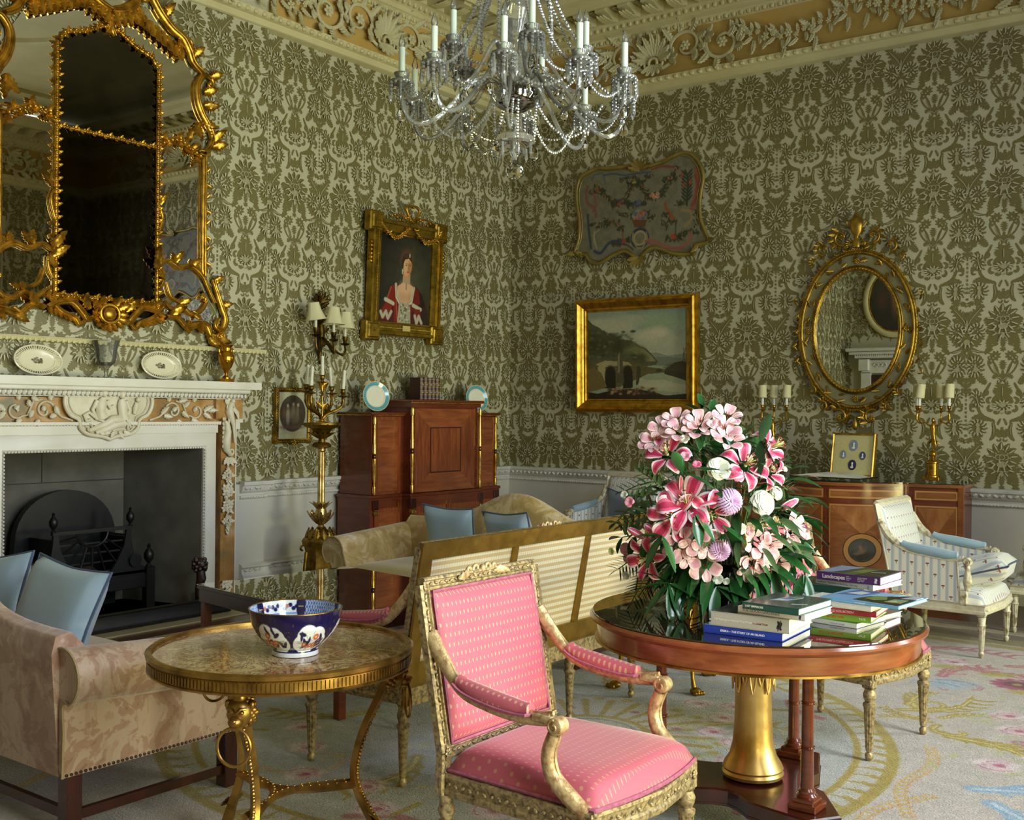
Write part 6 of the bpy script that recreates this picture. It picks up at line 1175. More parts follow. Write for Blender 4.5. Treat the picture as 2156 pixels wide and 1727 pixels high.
def corner(ox, oy, sx, sy):        # one quarter of the outer ornament; matches the quarter seen in front of the white armchair
    K_ = lambda x, y: (ox+sx*(x-3.93), oy+sy*(y+5.05)); A = lambda a: atan2(sy*sin(a), sx*cos(a)); s = sx*sy
    def ac(x, y, an, L, q=1, **k): x, y = K_(x, y); acan(x, y, A(an), L, q*s, **k)
    def cs(x, y, R, a0, tn, **k): x, y = K_(x, y); cscroll(x, y, R, A(a0), tn*s, **k)
    ac(5.30, -3.72, 1.0, .50, -1); ac(5.34, -3.62, 1.7, .34, 1); cs(5.40, -3.55, .12, 3.6, -4.5); ac(5.55, -4.0, .15, .55, -1); ac(5.62, -4.05, -.35, .48, 1); cs(5.62, -3.95, .11, 2.6, 4.5); ac(5.45, -3.80, 2.9, .24, 1, w=.018); ac(5.48, -3.86, 3.3, .22, -1, w=.018); ac(5.5, -3.75, .7, .3, 1, w=.018)
    for i in range(22): t = i/21; x, y = K_(5.60+.16*t+.04*sin(7*t), -4.28-.9*t); c.ring(*K(x, y), .022, .007, 'bfa05c', al=.9); c.ell(*K(x+.02, y), .010, .008, 'c0887a', .8)
    for i in range(22): t = i/21; x, y = K_(5.05-.22*t, -3.50+.75*t+.04*sin(7*t)); c.ring(*K(x, y), .022, .007, 'bfa05c', al=.9)
    x, y = K_(5.64, -2.80)
    for j in range(12): a = j*pi/6; c.ell(*K(x+.09*cos(a), y+.09*sin(a)), .05, .03, '983064', .95, .3, a)
    c.ell(*K(x, y), .075, .07, '5e1238', .95, .3); c.ell(*K(x, y), .028, .026, 'a08c3c', .95, .3)
    for q in ((5.25, -2.85, 1.2, .42, 1), (5.30, -2.55, .2, .5, -1), (5.85, -2.6, -.6, .5, 1), (5.95, -3.15, .4, .5, -1), (5.5, -2.35, .1, .5, 1), (6.0, -3.6, .5, .4, 1), (5.9, -3.95, 0, .55, -1), (4.9, -2.2, .3, .55, 1), (5.6, -2.1, -.2, .5, -1)): ac(*q[:4], q[4], col='a8636c', col2='c797a0', w=.032)
    for q in ((5.32, -2.7, .13, 1, 4.6), (5.45, -3.05, .15, 4, -4.6), (5.95, -2.8, .14, 2, 4.4), (6.1, -3.85, .14, 0, 4.2), (5.1, -2.35, .13, 0, -4)): cs(*q[:3], q[3], q[4], col='a8636c')
    for q in ((5.36, -2.98), (5.3, -3.08)): x, y = K_(*q); c.ell(*K(x, y), .13, .08, '9aa9ba', .9, .4, 0); c.ring(*K(x, y), .10, .014, '6f8cae', .3, 3, .9, .06)
    for q in ((5.75, -3.5), (5.95, -3.42), (6.12, -3.3), (5.85, -3.75), (6.05, -4.15), (6.25, -4.0), (5.9, -4.35), (6.2, -4.4), (5.2, -2.45), (4.95, -2.5), (6.0, -2.35), (4.7, -2.7)): rose(*K_(*q), .095, q[0])
    for q in ((5.90, -4.72, .1, .65, 1), (6.0, -4.85, -.3, .6, -1), (6.05, -4.6, .6, .4, 1)): ac(*q[:4], q[4], col='7d9cb8', col2='b5c3cf', w=.036)
    for i in range(130): x, y = K_(r_.uniform(5.6, 6.6), r_.uniform(-4.6, -2.2)); c.ell(*K(x, y), .05, .016, r_.choice([GR, '9aa58e', 'a8a86a', '93a19b']), .5, .4, r_.uniform(0, 3))
    for q in ((5.72, -2.95), (5.5, -2.62), (5.95, -3.3), (5.2, -2.6)): x, y = K_(*q); c.ell(*K(x, y), .09, .05, 'a09438', .85, .4, .5)
for sx in (1, -1):
    for sy in (1, -1): corner(3.93, -5.05, sx, sy)
for (a, b, w, col) in ((-1.62, 3.2, .10, '6c5f2c'), (-1.80, 3.2, .05, '8f7f3c'), (-1.45, 3.2, .09, '4c3a24'), (-1.30, 3.2, .03, '8a7a3a'), (-1.15, 3.2, .1, '55402a')): c.line([K(cx0, a), K(cx1, a)], w, col, .9); 
for i in range(150): c.ell(*K(r_.uniform(cx0, cx1), r_.uniform(-1.75, -1.15)), .10, .03, r_.choice(['7a5a34', '8f7f3c', '5a3c2c', '74682f']), .6, .5, r_.uniform(-.4, .4))
for x in (cx0+.12, cx1-.12): c.line([K(x, cy0), K(x, cy1)], .10, '6c5f2c', .85)
c.a += np.random.RandomState(2).normal(0, .022, c.a.shape[:2])[..., None]; c.noise(.025, .05, 9)
_n2 = vcol('carpet_wool', .95, sheen=.2, bump=(140, .6)); o = c.build('floral_carpet', _n2, lambda a, b: np.c_[a+cx0, b+cy0, 0*a+.010]); tag(o, 'large floral carpet with a gold-ringed medallion covering most of the floor', 'carpet')
# ================================================================ upholstery materials
def dots(name, base, dot, ax, s=.019, t_=.030, base2=None, rough=.6, k=(13, 6)):
    n = NT(name); p = n.xyz(); u = n.m('DIVIDE', p[ax[0]], s); v = n.m('DIVIDE', p[ax[1]], t_); row = n.m('FLOOR', v)
    u = n.m('ADD', u, n.m('MULTIPLY', row, .5)); fu = n.m('SUBTRACT', n.m('FRACT', u), .5); fv = n.m('SUBTRACT', n.m('FRACT', v), .5)
    d = n.m('ADD', n.m('MULTIPLY', n.m('MULTIPLY', fu, fu), k[0]*4), n.m('MULTIPLY', n.m('MULTIPLY', fv, fv), k[1]*4)); mk = n.m('LESS_THAN', d, 1)
    bc = n.mix(n.noise(300, 2), base, base2 or base); n.put(n.b.inputs['Base Color'], n.mix(mk, bc, dot)); n.set(Roughness=rough, Sheen_Weight=.5, Sheen_Roughness=.35); return n.mat
PKV = dots('pink_figured_silk', 'c2586c', 'd3a083', (1, 2), base2='cb6678'); PKH = dots('pink_figured_silk_flat', 'bd5668', 'cb8e7c', (1, 0), base2='cb6678'); PKA = dots('pink_figured_silk_arm', 'b85565', 'cf9c80', (0, 1), s=.02, t_=.02, base2='c2606f', k=(5, 5))
BRAID = mat('pink_braid', 'b56a80', .7, c2='a05570', ns=60)
def stripes(name, ax, w=.024, cols=('e2dfd3', 'b3bac4', 'd5d4cc'), flower=None):
    n = NT(name); p = n.xyz(); f = n.m('FRACT', n.m('DIVIDE', p[ax[0]], w)); mk = n.m('LESS_THAN', f, .36); ed = n.m('MULTIPLY', n.m('GREATER_THAN', f, .40), n.m('LESS_THAN', f, .46)); col = n.mix(mk, cols[0], cols[1]); col = n.mix(n.m('MULTIPLY', ed, .6), col, cols[1])
    u = n.m('DIVIDE', p[ax[0]], w*2); v = n.m('DIVIDE', p[ax[1]], .065); row = n.m('FLOOR', v); u = n.m('ADD', u, n.m('MULTIPLY', row, .5)); fu = n.m('SUBTRACT', n.m('FRACT', n.m('ADD', u, .15)), .5); fv = n.m('SUBTRACT', n.m('FRACT', v), .5)
    d = n.m('ADD', n.m('MULTIPLY', n.m('MULTIPLY', fu, fu), 70), n.m('MULTIPLY', n.m('MULTIPLY', fv, fv), 130)); fv2 = n.m('ADD', fv, .17); d2 = n.m('ADD', n.m('MULTIPLY', n.m('MULTIPLY', fu, fu), 1400), n.m('MULTIPLY', n.m('MULTIPLY', fv2, fv2), 60))
    col = n.mix(n.m('LESS_THAN', d, 1), col, '94505a'); col = n.mix(n.m('LESS_THAN', d2, 1), col, '7a8a6c'); n.put(n.b.inputs['Base Color'], col); n.set(Roughness=.6, Sheen_Weight=.3); return n.mat
STY = stripes('striped_silk_back', (1, 2)); STX = stripes('striped_silk_side', (0, 2), .048); STF = stripes('striped_silk_seat', (1, 0))
def check(name):
    n = NT(name); p = n.xyz(); a = n.m('LESS_THAN', n.m('FRACT', n.m('DIVIDE', p[2], .030)), .5); b = n.m('LESS_THAN', n.m('FRACT', n.m('DIVIDE', p[1], .016)), .4)
    col = n.mix(n.m('MULTIPLY', a, .75), 'ddd2b4', 'b99a63'); n.put(n.b.inputs['Base Color'], n.mix(n.m('MULTIPLY', b, .28), col, 'b99a63')); n.set(Roughness=.8); return n.mat
CHK = check('checked_lining')
def brocade(name, a, b, c_, d_, ax=0, st=8):
    n = NT(name); p = n.xyz(); w = n.m('SINE', n.m('MULTIPLY', p[ax], st)); f = n.noise(7, 5, rough=.65, dist=1.2); g = n.noise(30, 2, stretch=(1, 1, .15)); q = n.ramp(n.m('ADD', f, n.m('MULTIPLY', w, .06)), [(.42, a), (.455, b), (.52, b), (.55, c_), (.66, c_), (.69, d_)])
    n.put(n.b.inputs['Base Color'], n.mix(n.m('MULTIPLY', n.m('GREATER_THAN', g, .56), .25), q, a)); n.set(Roughness=.45, Sheen_Weight=.3, Specular_IOR_Level=.4); n.bump(n.noise(9, 2), .15, .02); return n.mat
BRP = brocade('rose_beige_brocade', '9c755e', 'ad8a74', 'c0a590', 'b4957f', 0, 14); BRG = brocade('gold_brocade', 'a88950', 'b59a62', 'c9b183', 'd9cbb0', 0, 14); SEATG = mat('plain_gold_silk', 'b5a473', .5, c2='bcab7c', ns=3, sheen=.3); SEATP = mat('plain_beige_silk', 'b19a80', .5, c2='ba a48a'.replace(' ', ''), ns=3, sheen=.3)
BSILK = mat('blue_silk', '93a8b4', .33, c2='9db1bb', ns=3, sheen=.4, spec=.6); BPIPE = mat('navy_piping', '4c5a70', .6); GSILK = mat('grey_blue_silk', '6d7885', .4, sheen=.3); PIPE = mat('beige_piping', 'a08a64', .6)
# ================================================================ gilt open armchair / settee
def fauteuil(W, label, cat, group, npan=1, loc=(0, 0, 0), rz=0, back_check=False, name='gilt_armchair'):
    t = thing(name, label, cat, loc, rz, group); hw = W/2; xb = lambda z: -.255-.095*max(0, (z-.42)/.53)**1.15
    # seat
    m = MB()
    def seat(a, b): x = -.25+.53*a; y = (b-.5)*2; wy = hw-.02+.015*a; e = (1-abs(y)**6)*(1-abs(2*a-1)**6); return (x+(.035*(1-y*y) if a > .5 else 0)*(a-.5)*2, y*wy, .405+.075*max(e, 0)**.35)
    m.grid(seat, 24, int(24*max(1, W/.6))); P = [seat(i/24, 0) for i in range(25)]+[seat(1, i/24) for i in range(25)]+[seat(1-i/24, 1) for i in range(25)]+[seat(0, 1-i/24) for i in range(25)]
    Q = [(x, y, .35) for x, y, z in P]; m.add(P+Q, [(i, (i+1) % 100, 100+(i+1) % 100, 100+i) for i in range(100)]); m.build('seat', PKH, t, sharp=60)
    m = MB(); m.tube([(x*1.012, y*1.012, .398) for x, y, z in P[24:76]+P[:25]][::1] if 0 else [(x*1.01+.002, y*1.008, .402) for x, y, z in P], .006, 5, closed=True, up=(0, 0, 1)); m.build('seat_braid', BRAID, t)
    fr = [(x, y, 0) for x, y, z in ([P[0]]+[seat(i/8, 0) for i in range(1, 9)]+[seat(1, i/12) for i in range(1, 12)]+[seat(1-i/8, 1) for i in range(0, 9)])]
    fr = [(-.25, -hw+.02, 0), (.05, -hw+.01, 0), (.27, -hw+.005, 0), (.30, -hw*.5, 0), (.318, 0, 0), (.30, hw*.5, 0), (.27, hw-.005, 0), (.05, hw-.01, 0), (-.25, hw-.02, 0)]
    m = MB(); m.sweep([(.012, .325), (.016, .33), (.018, .345), (.012, .352), (.012, .375), (.018, .385), (.016, .395), (-.03, .395), (-.03, .325)], fr); m.box((-.27, 0, .36), (.05, W-.04, .07))
    L = 0
    for i in range(len(fr)-1):
        a, b = V(*fr[i]), V(*fr[i+1]); d = b-a; ln = np.linalg.norm(d); d /= ln; n_ = np.cross(d, V(0, 0, 1))
        for k in range(int(ln/.028)): m.sph(a+d*(k+.5)*.028+n_*.014+V(0, 0, .363), (.004, .004, .004), 5, 3) if 0 else m.box(a+d*(k+.5)*.028+n_*.013+V(0, 0, .363), (.016, .007, .007), R=rotz(atan2(d[1], d[0])+(.5 if k % 2 else -.5)) ) if 0 else m.sph((0, 0, 0), (.011, .005, .006), 6, 4, R=rotz(atan2(d[1], d[0])) @ roty(.5 if k % 2 else -.5), t=a+d*(k+.5)*.028+n_*.014+V(0, 0, .363))
    m.build('seat_frame', WORN, t)
    # back frame with panels
    z0, z1 = .455, .95; bw = hw-.012; C = [(xb(z0), -bw, z0), (xb(z0), bw, z0), (xb(z1), bw+.006, z1), (xb(z1), -bw-.006, z1)]
    m = MB(); nrm = V(.98, 0, .17)
    def bar(p, q, w=.042, th=.028):
        p, q = V(*p), V(*q); d = q-p; ln = np.linalg.norm(d); d /= ln; sdv = np.cross(d, nrm); sdv /= np.linalg.norm(sdv); nn = np.cross(sdv, d); R = np.stack([d, sdv, nn], 1)
        prof = [(-w/2, -th/2), (w/2, -th/2), (w/2, th/2-.004), (w/2-.005, th/2), (w/2-.010, th/2), (w/2-.014, th/2-.006), (-w/2+.014, th/2-.006), (-w/2+.010, th/2), (-w/2+.005, th/2), (-w/2, th/2-.004)]
        v = [(x, a, b) for x in (0, ln) for a, b in prof]; k = len(prof); m.add(v, [(i, (i+1) % k, k+(i+1) % k, k+i) for i in range(k)]+[tuple(range(k))[::-1], tuple(range(k, 2*k))], 0, R, p)
        for i in range(int(ln/.024)): m.sph((0, 0, 0), (.0105, .005, .004), 6, 4, R=R @ rotz(.35 if i % 2 else -.35), t=p+d*(i+.5)*.024+nn*(th/2-.004))
    for i in range(4): bar(C[i], C[(i+1) % 4])
    for s in (-1, 1): bar((-.262, s*(bw-.0), .33), (xb(z0), s*bw, z0)); rosette(m, (xb(z0)+.016, s*bw, z0), (1, 0, .15), .015, 6)
    m.build('back_frame', WORN if not back_check else WORN, t, sharp=50)
    Ps = np.linspace(-bw+.02, bw-.02, npan+1)
    def bk(a, b): y = -bw+.022+(2*bw-.044)*a; z = z0+.022+(z1-z0-.044)*b; e = max(0, (1-abs(2*a-1)**8)*(1-abs(2*b-1)**6)); return (xb(z)+.004+.028*e**.4, y, z)
    m = MB(); m.grid(bk, 30, 20); m.build('back_pad', PKV, t, sharp=180); m = MB(); E4 = [bk(i/16, 0) for i in range(16)]+[bk(1, i/16) for i in range(16)]+[bk(1-i/16, 1) for i in range(16)]+[bk(0, 1-i/16) for i in range(16)]; m.tube([(x+.01, y*.985, z) for x, y, z in E4], .0055, 5, closed=True, up=(1, 0, 0)); m.build('back_braid', BRAID, t)
    m = MB(); q = .012; m.add([(C[0][0]-.012, -bw+.015, z0+.015), (C[1][0]-.012, bw-.015, z0+.015), (C[2][0]-.012, bw-.015, z1-.015), (C[3][0]-.012, -bw+.015, z1-.015)], [(3, 2, 1, 0)]); lab(m.build('back_lining', CHK if back_check else PKV, t, flat=True), 'cream and gold checked lining' if back_check else 'pink silk lining')
    if back_check:
        m = MB(); ang = atan2(xb(z0)-xb(z1), z1-z0)
        def fb(y0, y1, za, zb, th=.02): 
            v = [(xb(z)-.014-d_, y, z) for d_ in (0, th) for y, z in ((y0, za), (y1, za), (y1, zb), (y0, zb))]; m.add(v, [(0, 1, 2, 3), (7, 6, 5, 4), (0, 4, 5, 1), (1, 5, 6, 2), (2, 6, 7, 3), (3, 7, 4, 0)])
        fb(-bw-.02, bw+.02, z1-.05, z1+.02, .012); fb(-bw-.02, bw+.02, z0-.06, z0+.03, .012)
        for s in (-1, 1): y0, y1 = sorted((s*(bw+.021), s*(bw-.045))); fb(y0, y1, .32, z1-.05, .012)
        for y in Ps[1:-1]: fb(y-.014, y+.014, z0+.03, z1-.05, .018)
        m.build('back_rails', gold('plain_gilt_back', '8a6c2e', 'a8863e', .42, bump=.1) if 'plain_gilt_back' not in bpy.data.materials else bpy.data.materials['plain_gilt_back'], t, flat=True)
    m = MB(); zc = z1+.022; x = xb(z1)+.004
    for s in (-1, 1):
        for (cy, r, a0, tn) in ((.028, .020, -1.2, 4.6), (.062, .013, -1, 4.2)): m.tube([V(x, s*a, b) for a, b in spiral(cy, zc, r, r*.3, a0, a0+tn, 14)], .0065, 7, up=(1, 0, 0))
        leaf3(m, V(x, s*.06, zc-.008), (0, s, -.15), (1, 0, 0), .075, .03, .1, 4)
    m.sph((x+.004, 0, zc), (.010, .012, .014), 8, 6); m.build('crest', WGOLD, t, sharp=60)
    for s in (-1, 1):
        y = s*(hw-.012); ys = lambda k: y+s*.012*k
        A = spline([(xb(.80), y, .80), (-.25, ys(.5), .72), (-.18, ys(1), .655), (-.09, ys(1.2), .63), (.02, ys(1.3), .618), (.10, ys(1.3), .622), (.145, ys(1.3), .63)], 5)
        m = MB(); m.tube(A, [.030-.010*min(1, i/8) for i in range(len(A))], 8, up=(0, 1, 0), flat=.8); m.tube([p+V(.006, 0, .017) for p in A], .007, 6, up=(0, 1, 0))
        m.lathe([(.0, -.024), (.016, -.024), (.024, -.02), (.026, 0), (.024, .02), (.016, .024), (0, .024)], 18, (.165, ys(1.3), .615), R=rotx(pi/2)); 
        for q in (-1, 1): m.tube([V(.165, ys(1.3)+q*.025, .615)+V(p[0], 0, p[1]) for p in spiral(0, 0, .020, .004, 1.5, 1.5+7)], .003, 5, up=(0, 1, 0))
        m.box((.12, ys(1.3), .628), (.07, .034, .024), b=.004)
        D = spline([(.155, ys(1.3), .59), (.135, ys(1.2), .53), (.150, ys(1), .47), (.205, ys(.6), .42), (.255, y, .385)], 5); m.tube(D, [.021+.006*i/len(D) for i in range(len(D))], 8, up=(0, 1, 0)); m.tube([p+V(.02, 0, .004) for p in D], .006, 5, up=(0, 1, 0)); m.build('arm', WGOLD, t, sharp=50)
        m = MB(); Ap = [p for p in A if -.20 < p[0] < .075]; m.tube([p+V(0, 0, .022) for p in Ap], [.030*max(.3, sin(pi*(i+.6)/(len(Ap)+.2)))**.3 for i in range(len(Ap))], 12, up=(0, 1, 0), flat=1.05); m.build('arm_pad', PKA, t)
        m = MB(); Q = [p+V(0, .031, .014) for p in Ap]+[Ap[-1]+V(.012, 0, .012)]+[p+V(0, -.031, .014) for p in Ap[::-1]]; m.tube(Q, .0045, 5, up=(0, 0, 1)); m.build('arm_braid', BRAID, t)
    ys_ = [-hw+.02, hw-.02]+([-hw/3, hw/3] if npan > 1 else [])
    for y in ys_:
        m = MB(); m.box((.265, y, .355), (.05, .05, .085), b=.004); rosette(m, (.292, y, .36), (1, 0, 0), .016, 8)
        m.lathe([(.006, 0), (.016, .01), (.018, .025), (.010, .038), (.014, .042), (.016, .06), (.024, .225), (.028, .235), (.028, .245), (.018, .252), (.026, .27), (.028, .285), (.020, .305), (.026, .312)], 24, (.265, y, 0), flute=(12, -.16, .05, .226)); m.build('leg', WORN, t, sharp=40)
    for y in (-hw+.02, hw-.02)+((-hw/3, hw/3) if npan > 1 else ()):
        m = MB(); m.lathe([(.006, 0), (.015, .01), (.017, .025), (.010, .038), (.014, .045), (.022, .23), (.028, .245), (.018, .255), (.026, .28), (.02, .31), (.026, .33)], 20, (-.255, y, 0), flute=(12, -.16, .05, .226)); m.build('leg', WORN, t, sharp=40)
    return t
fauteuil(.585, 'gilt armchair in pink spotted silk standing nearest the camera, beside the round table', 'chair', 'gilt armchairs in pink silk', loc=(5.165, -6.515, .010))
fauteuil(.585, 'gilt armchair in pink spotted silk half hidden behind the flowers and round table', 'chair', 'gilt armchairs in pink silk', loc=(5.22, -4.33, .010), rz=-.12)
fauteuil(1.78, 'long gilt settee in pink silk seen from behind with a checked cream lining', 'settee', 'settees', 3, loc=(3.865, -5.25, .010), rz=pi, back_check=True, name='gilt_settee')
# ================================================================ white armchairs
WHP = mat('white_gilt_paint', 'd9d3bf', .45, 0, 'c7bd9f', ns=30); AGED = mat('aged_cream_paint', '8f7d58', .45, .1, 'd6cfb8', ns=26, lo=.35, hi=.55); BLUEV = mat('blue_velvet', '8aa5b8', .7, c2='94aec0', ns=6, sheen=.8)
def bergere(label, loc, rz, cush=None):
    t = thing('white_armchair', label, 'chair', loc, rz, 'white painted armchairs in striped silk'); hw = .335; xb = lambda z: -.27-.12*max(0, (z-.36)/.53)**1.1
    m = MB(); m.sweep([(.012, .265), (.016, .27), (.016, .285), (.01, .29), (.01, .315), (.018, .325), (-.04, .325), (-.04, .265)], [(-.28, -hw, 0), (.27, -hw, 0), (.30, 0, 0), (.27, hw, 0), (-.28, hw, 0)], closed=False); m.build('seat_frame', WHP, t)
    m = MB(); m.grid(lambda a, b: (-.27+.545*a+(.025*(1-(2*b-1)**2) if a > .5 else 0), (b-.5)*2*(hw-.008), .325+.085*max(0, (1-abs(2*b-1)**8)*(1-abs(2*a-1)**8))**.4), 24, 24); m.build('seat', STF, t, sharp=180)
    C = [(xb(.34), -hw+.02, .34), (xb(.34), hw-.02, .34), (xb(.905), hw-.015, .905), (xb(.905), -hw+.015, .905)]; m = MB()
    for i in range(4): m.tube([C[i], C[(i+1) % 4]], .021, 4, up=(1, 0, .2)); 
    m.tube([V(*C[2])+V(.018, 0, -.006), V(*C[3])+V(.018, 0, -.006)], .006, 6); m.build('back_frame', WHP, t)
    m = MB(); g = lambda a, b: (xb(.34+.55*b)+.004+.045*max(0, (1-abs(2*a-1)**6)*(1-abs(2*b-1)**8))**.4, (a-.5)*2*(hw-.035), .34+.55*b); m.grid(g, 24, 20); m.build('back_pad', STY, t, sharp=180)
    m = MB(); m.add([(q[0]-.012, q[1]*.96, q[2]) for q in C], [(3, 2, 1, 0)]); m.build('back_lining', STY, t, flat=True)
    for s in (-1, 1):
        y = s*(hw-.004); A = spline([(xb(.80), y, .80), (-.30, y, .70), (-.20, y, .635), (-.06, y, .61), (.08, y, .595), (.15, y, .60)], 5)
        m = MB(); m.tube(A, [.024]*8+[.017]*(len(A)-8), 8, up=(0, 1, 0)); m.lathe([(0, -.026), (.022, -.026), (.027, -.015), (.027, .015), (.022, .026), (0, .026)], 18, (.175, y, .583), R=rotx(pi/2))
        for q in (-1, 1): m.tube([V(.175, y+q*.027, .583)+V(p[0], 0, p[1]) for p in spiral(0, 0, .02, .005, 1.5, 8)], .003, 5, up=(0, 1, 0))
        m.build('arm', AGED, t)
        m = MB(); Ap = [p+V(0, 0, .02) for p in A if -.235 < p[0] < .12]; m.tube(Ap, [.033*max(.3, sin(pi*(i+.6)/(len(Ap)+.2)))**.3 for i in range(len(Ap))], 12, up=(0, 1, 0)); m.build('arm_pad', BLUEV, t)
        m = MB(); top = [(p[0], p[2]-.012) for p in A if p[0] < .13]; P = [(xb(.34), .33)]+[(.135, .33)]+[(x, z) for x, z in top[::-1]]; m.prism(P, -.012, .012, R=np.array([[1, 0, 0], [0, 0, 1], [0, 1, 0.]]), t=(0, y, 0)); m.build('side_panel', STX, t, sharp=30)
        m = MB(); Q = [V(x, y+s*.0135, z) for x, z in P]; m.tube(Q, .005, 5, closed=True, up=(0, 1, 0)); m.build('side_braid', WHP, t)
        m = MB(); m.box((.155, y, .36), (.04, .04, .09), b=.003); m.lathe([(.012, .40), (.018, .41), (.022, .43), (.028, .455), (.022, .50), (.014, .54), (.016, .548), (.012, .56), (.016, .57)], 18, (.175, y, 0), flute=(10, -.2, .43, .53)); m.build('arm_column', AGED, t)
        for x in (.255, -.27):
            m = MB(); m.box((x, s*(hw-.022), .285), (.052, .052, .065), b=.004); m.lathe([(.006, 0), (.014, .01), (.017, .03), (.011, .04), (.015, .05), (.024, .19), (.028, .20), (.022, .21), (.026, .25)], 20, (x, s*(hw-.022), 0), flute=(10, -.2, .05, .19)); rosette(m, (x+.027*(1 if x > 0 else -1), s*(hw-.022), .29), (1 if x > 0 else -1, 0, 0), .018, 8); m.build('leg', AGED, t, sharp=40)
    return t
bergere('white armchair in striped silk with a loose cushion, in front of the commode', (5.055, -1.92, .010), 0)
bergere('white striped armchair cut off by the right edge of the photo', (5.535, -.94, .010), pi)
bergere('white striped armchair with a grey-blue cushion against the back wall by the corner', (1.90, -1.04, .0), -pi/2-.12)
t = cushion('seat_cushion', .44, .48, .19, (STF, BPIPE), seed=2); tag(t, 'striped silk loose cushion resting on the white armchair by the commode', 'cushion'); place(t, (5.20, -1.90, .495), roty(-.30) @ rotz(.1))
t = cushion('grey_cushion', .40, .40, .12, (GSILK, BPIPE), seed=3); tag(t, 'plain grey-blue silk cushion propped on the white armchair in the corner', 'cushion'); place(t, (1.99, -.93, .585), rotz(-.2) @ rotx(radians(-78)) @ rotz(.15))
# ================================================================ sofas
def sofa(label, L, mats, loc, rz, hb=.90, he=.66, bot=.22, depth=.80):
    t = thing('camelback_sofa', label, 'sofa', loc, rz, 'camelback sofas by the fireplace'); h2 = L/2; fab, seatm = mats
    hx = lambda u: he+.05+(hb-he-.05)*exp(-((u-.5)/.20)**2)+.06*max(0, 1-abs(abs(u-.5)-.38)/.1)*0
    m = MB()
    def back(a, b):
        x = -h2+.03+(L-.06)*a; h = hx(a); k = b*6; pts = [(0, bot), (-.01, h*.5), (-.03, h-.07), (-.015, h-.01), (.04, h), (.09, h-.05), (.13, h-.22), (.20, bot+.1)]; k = b*(len(pts)-1); i = min(int(k), len(pts)-2); f = k-i; p = pts[i]; q = pts[i+1]
        return (x, p[0]+(q[0]-p[0])*f, p[1]+(q[1]-p[1])*f)
    m.grid(back, 40, 28); e = m.n
    for a in (0, 1): P = [back(a, j/28) for j in range(29)]; m.add(P, [tuple(range(29))])
    m.build('back', fab, t, sharp=70)
    for s in (-1, 1):
        m = MB(); sec_ = [(0, bot), (-.005, .45), (-.002, he-.17)]+[(.045+.085*cos(q), he-.085+.085*sin(q)) for q in np.linspace(pi*1.35, pi*1.35-2*pi*.86, 16)][::1]
        sec_ = [(.0, bot), (.004, .38), (-.004, he-.20), (.01, he-.175)]+[(-.005+.098*cos(q), he-.095+.098*sin(q)) for q in np.linspace(-1.15, pi*.98, 16)]+[(-.14, he-.2), (-.16, bot+.1)]
        prof = [(s*(h2+x), z) for x, z in sec_]
        def ar(a, b): k = b*(len(prof)-1); i = min(int(k), len(prof)-2); f = k-i; q = 1-.14*a*0; return (prof[i][0]+(prof[i+1][0]-prof[i][0])*f+s*.015*sin(a*pi)*.0, .0+depth*.93*a, (prof[i][1]+(prof[i+1][1]-prof[i][1])*f-(.05*a if (prof[i][1]) > .35 else 0)))
        m.grid(ar, 12, len(prof)-1); 
        for a in (0, 1): P = [ar(a, j/(len(prof)-1)) for j in range(len(prof))]; m.add(P, [tuple(range(len(P)))])
        m.build('arm', fab, t, sharp=60)
        for a in (0, 1): m = MB(); m.tube([V(*ar(a, j/(len(prof)-1)))+V(0, .004*(1 if a else -1), 0) for j in range(len(prof))], .005, 5, up=(0, 1, 0)); m.build('piping', PIPE, t)
        m = MB()
        for i in range(int(depth*.93/.018)): m.sph((s*(h2+.003), .01+i*.018, bot+.008), .006, 6, 4)
        m.build('nailheads', mat('antique_nails', '5a4f48', .35, .8) if 'antique_nails' not in bpy.data.materials else bpy.data.materials['antique_nails'], t)
        for y in (.05, depth*.9): m = MB(); m.box((s*(h2-.04), y, bot/2), (.06, .06, bot), b=.004); m.build('leg', MAHD, t)
        m = MB(); m.box((s*(h2-.04), depth*.48, .07), (.022, depth*.85, .035)); m.build('stretcher', MAHD, t)
    m = MB(); m.box((0, .05, .075), (L-.1, .022, .035)); m.build('stretcher', MAHD, t)
    m = MB(); m.box((0, depth*.5, bot+.045), (L-.06, depth*.9, .09), b=.012); m.build('seat_rail', fab, t)
    m = MB(); m.grid(lambda a, b: ((a-.5)*(L-.30), .14+(depth-.12)*b, .31+.155*max(0, (1-abs(2*a-1)**10)*(1-abs(2*b-1)**8))**.35), 30, 16); P = [((a-.5)*(L-.30), .14+(depth-.12)*b, .31) for a, b in ((0, 0), (1, 0), (1, 1), (0, 1))]; m.add(P, [(3, 2, 1, 0)]); m.build('seat_cushion', seatm, t, sharp=180)
    return t
sofa('pinkish beige brocade camelback sofa at the left edge, its arm behind the marble table', 1.9, (BRP, SEATP), (2.65, -7.25, .010), 0, hb=.93, he=.66)
sofa('gold brocade camelback sofa behind the glass coffee table', 2.0, (BRG, SEATG), (2.58, -3.28, .010), pi, hb=.92, he=.66, depth=.85)
def cush(label, loc, R, seed, w=.42): t = cushion('blue_cushion', w, w, .13, (BSILK, BPIPE), seed=seed); tag(t, label, 'cushion', 'blue silk cushions'); place(t, loc, R)
lean = lambda rz, tl, tw=0: rotz(rz) @ rotx(radians(90-tl)) @ rotz(tw)
cush('blue silk cushion at the left of the two on the gold brocade sofa', (2.26, -3.63, .655), lean(pi+.12, 18, .04), 5, .40)
cush('blue silk cushion at the right of the two on the gold brocade sofa', (2.80, -3.66, .655), lean(pi-.10, 20, -.05), 8, .40)
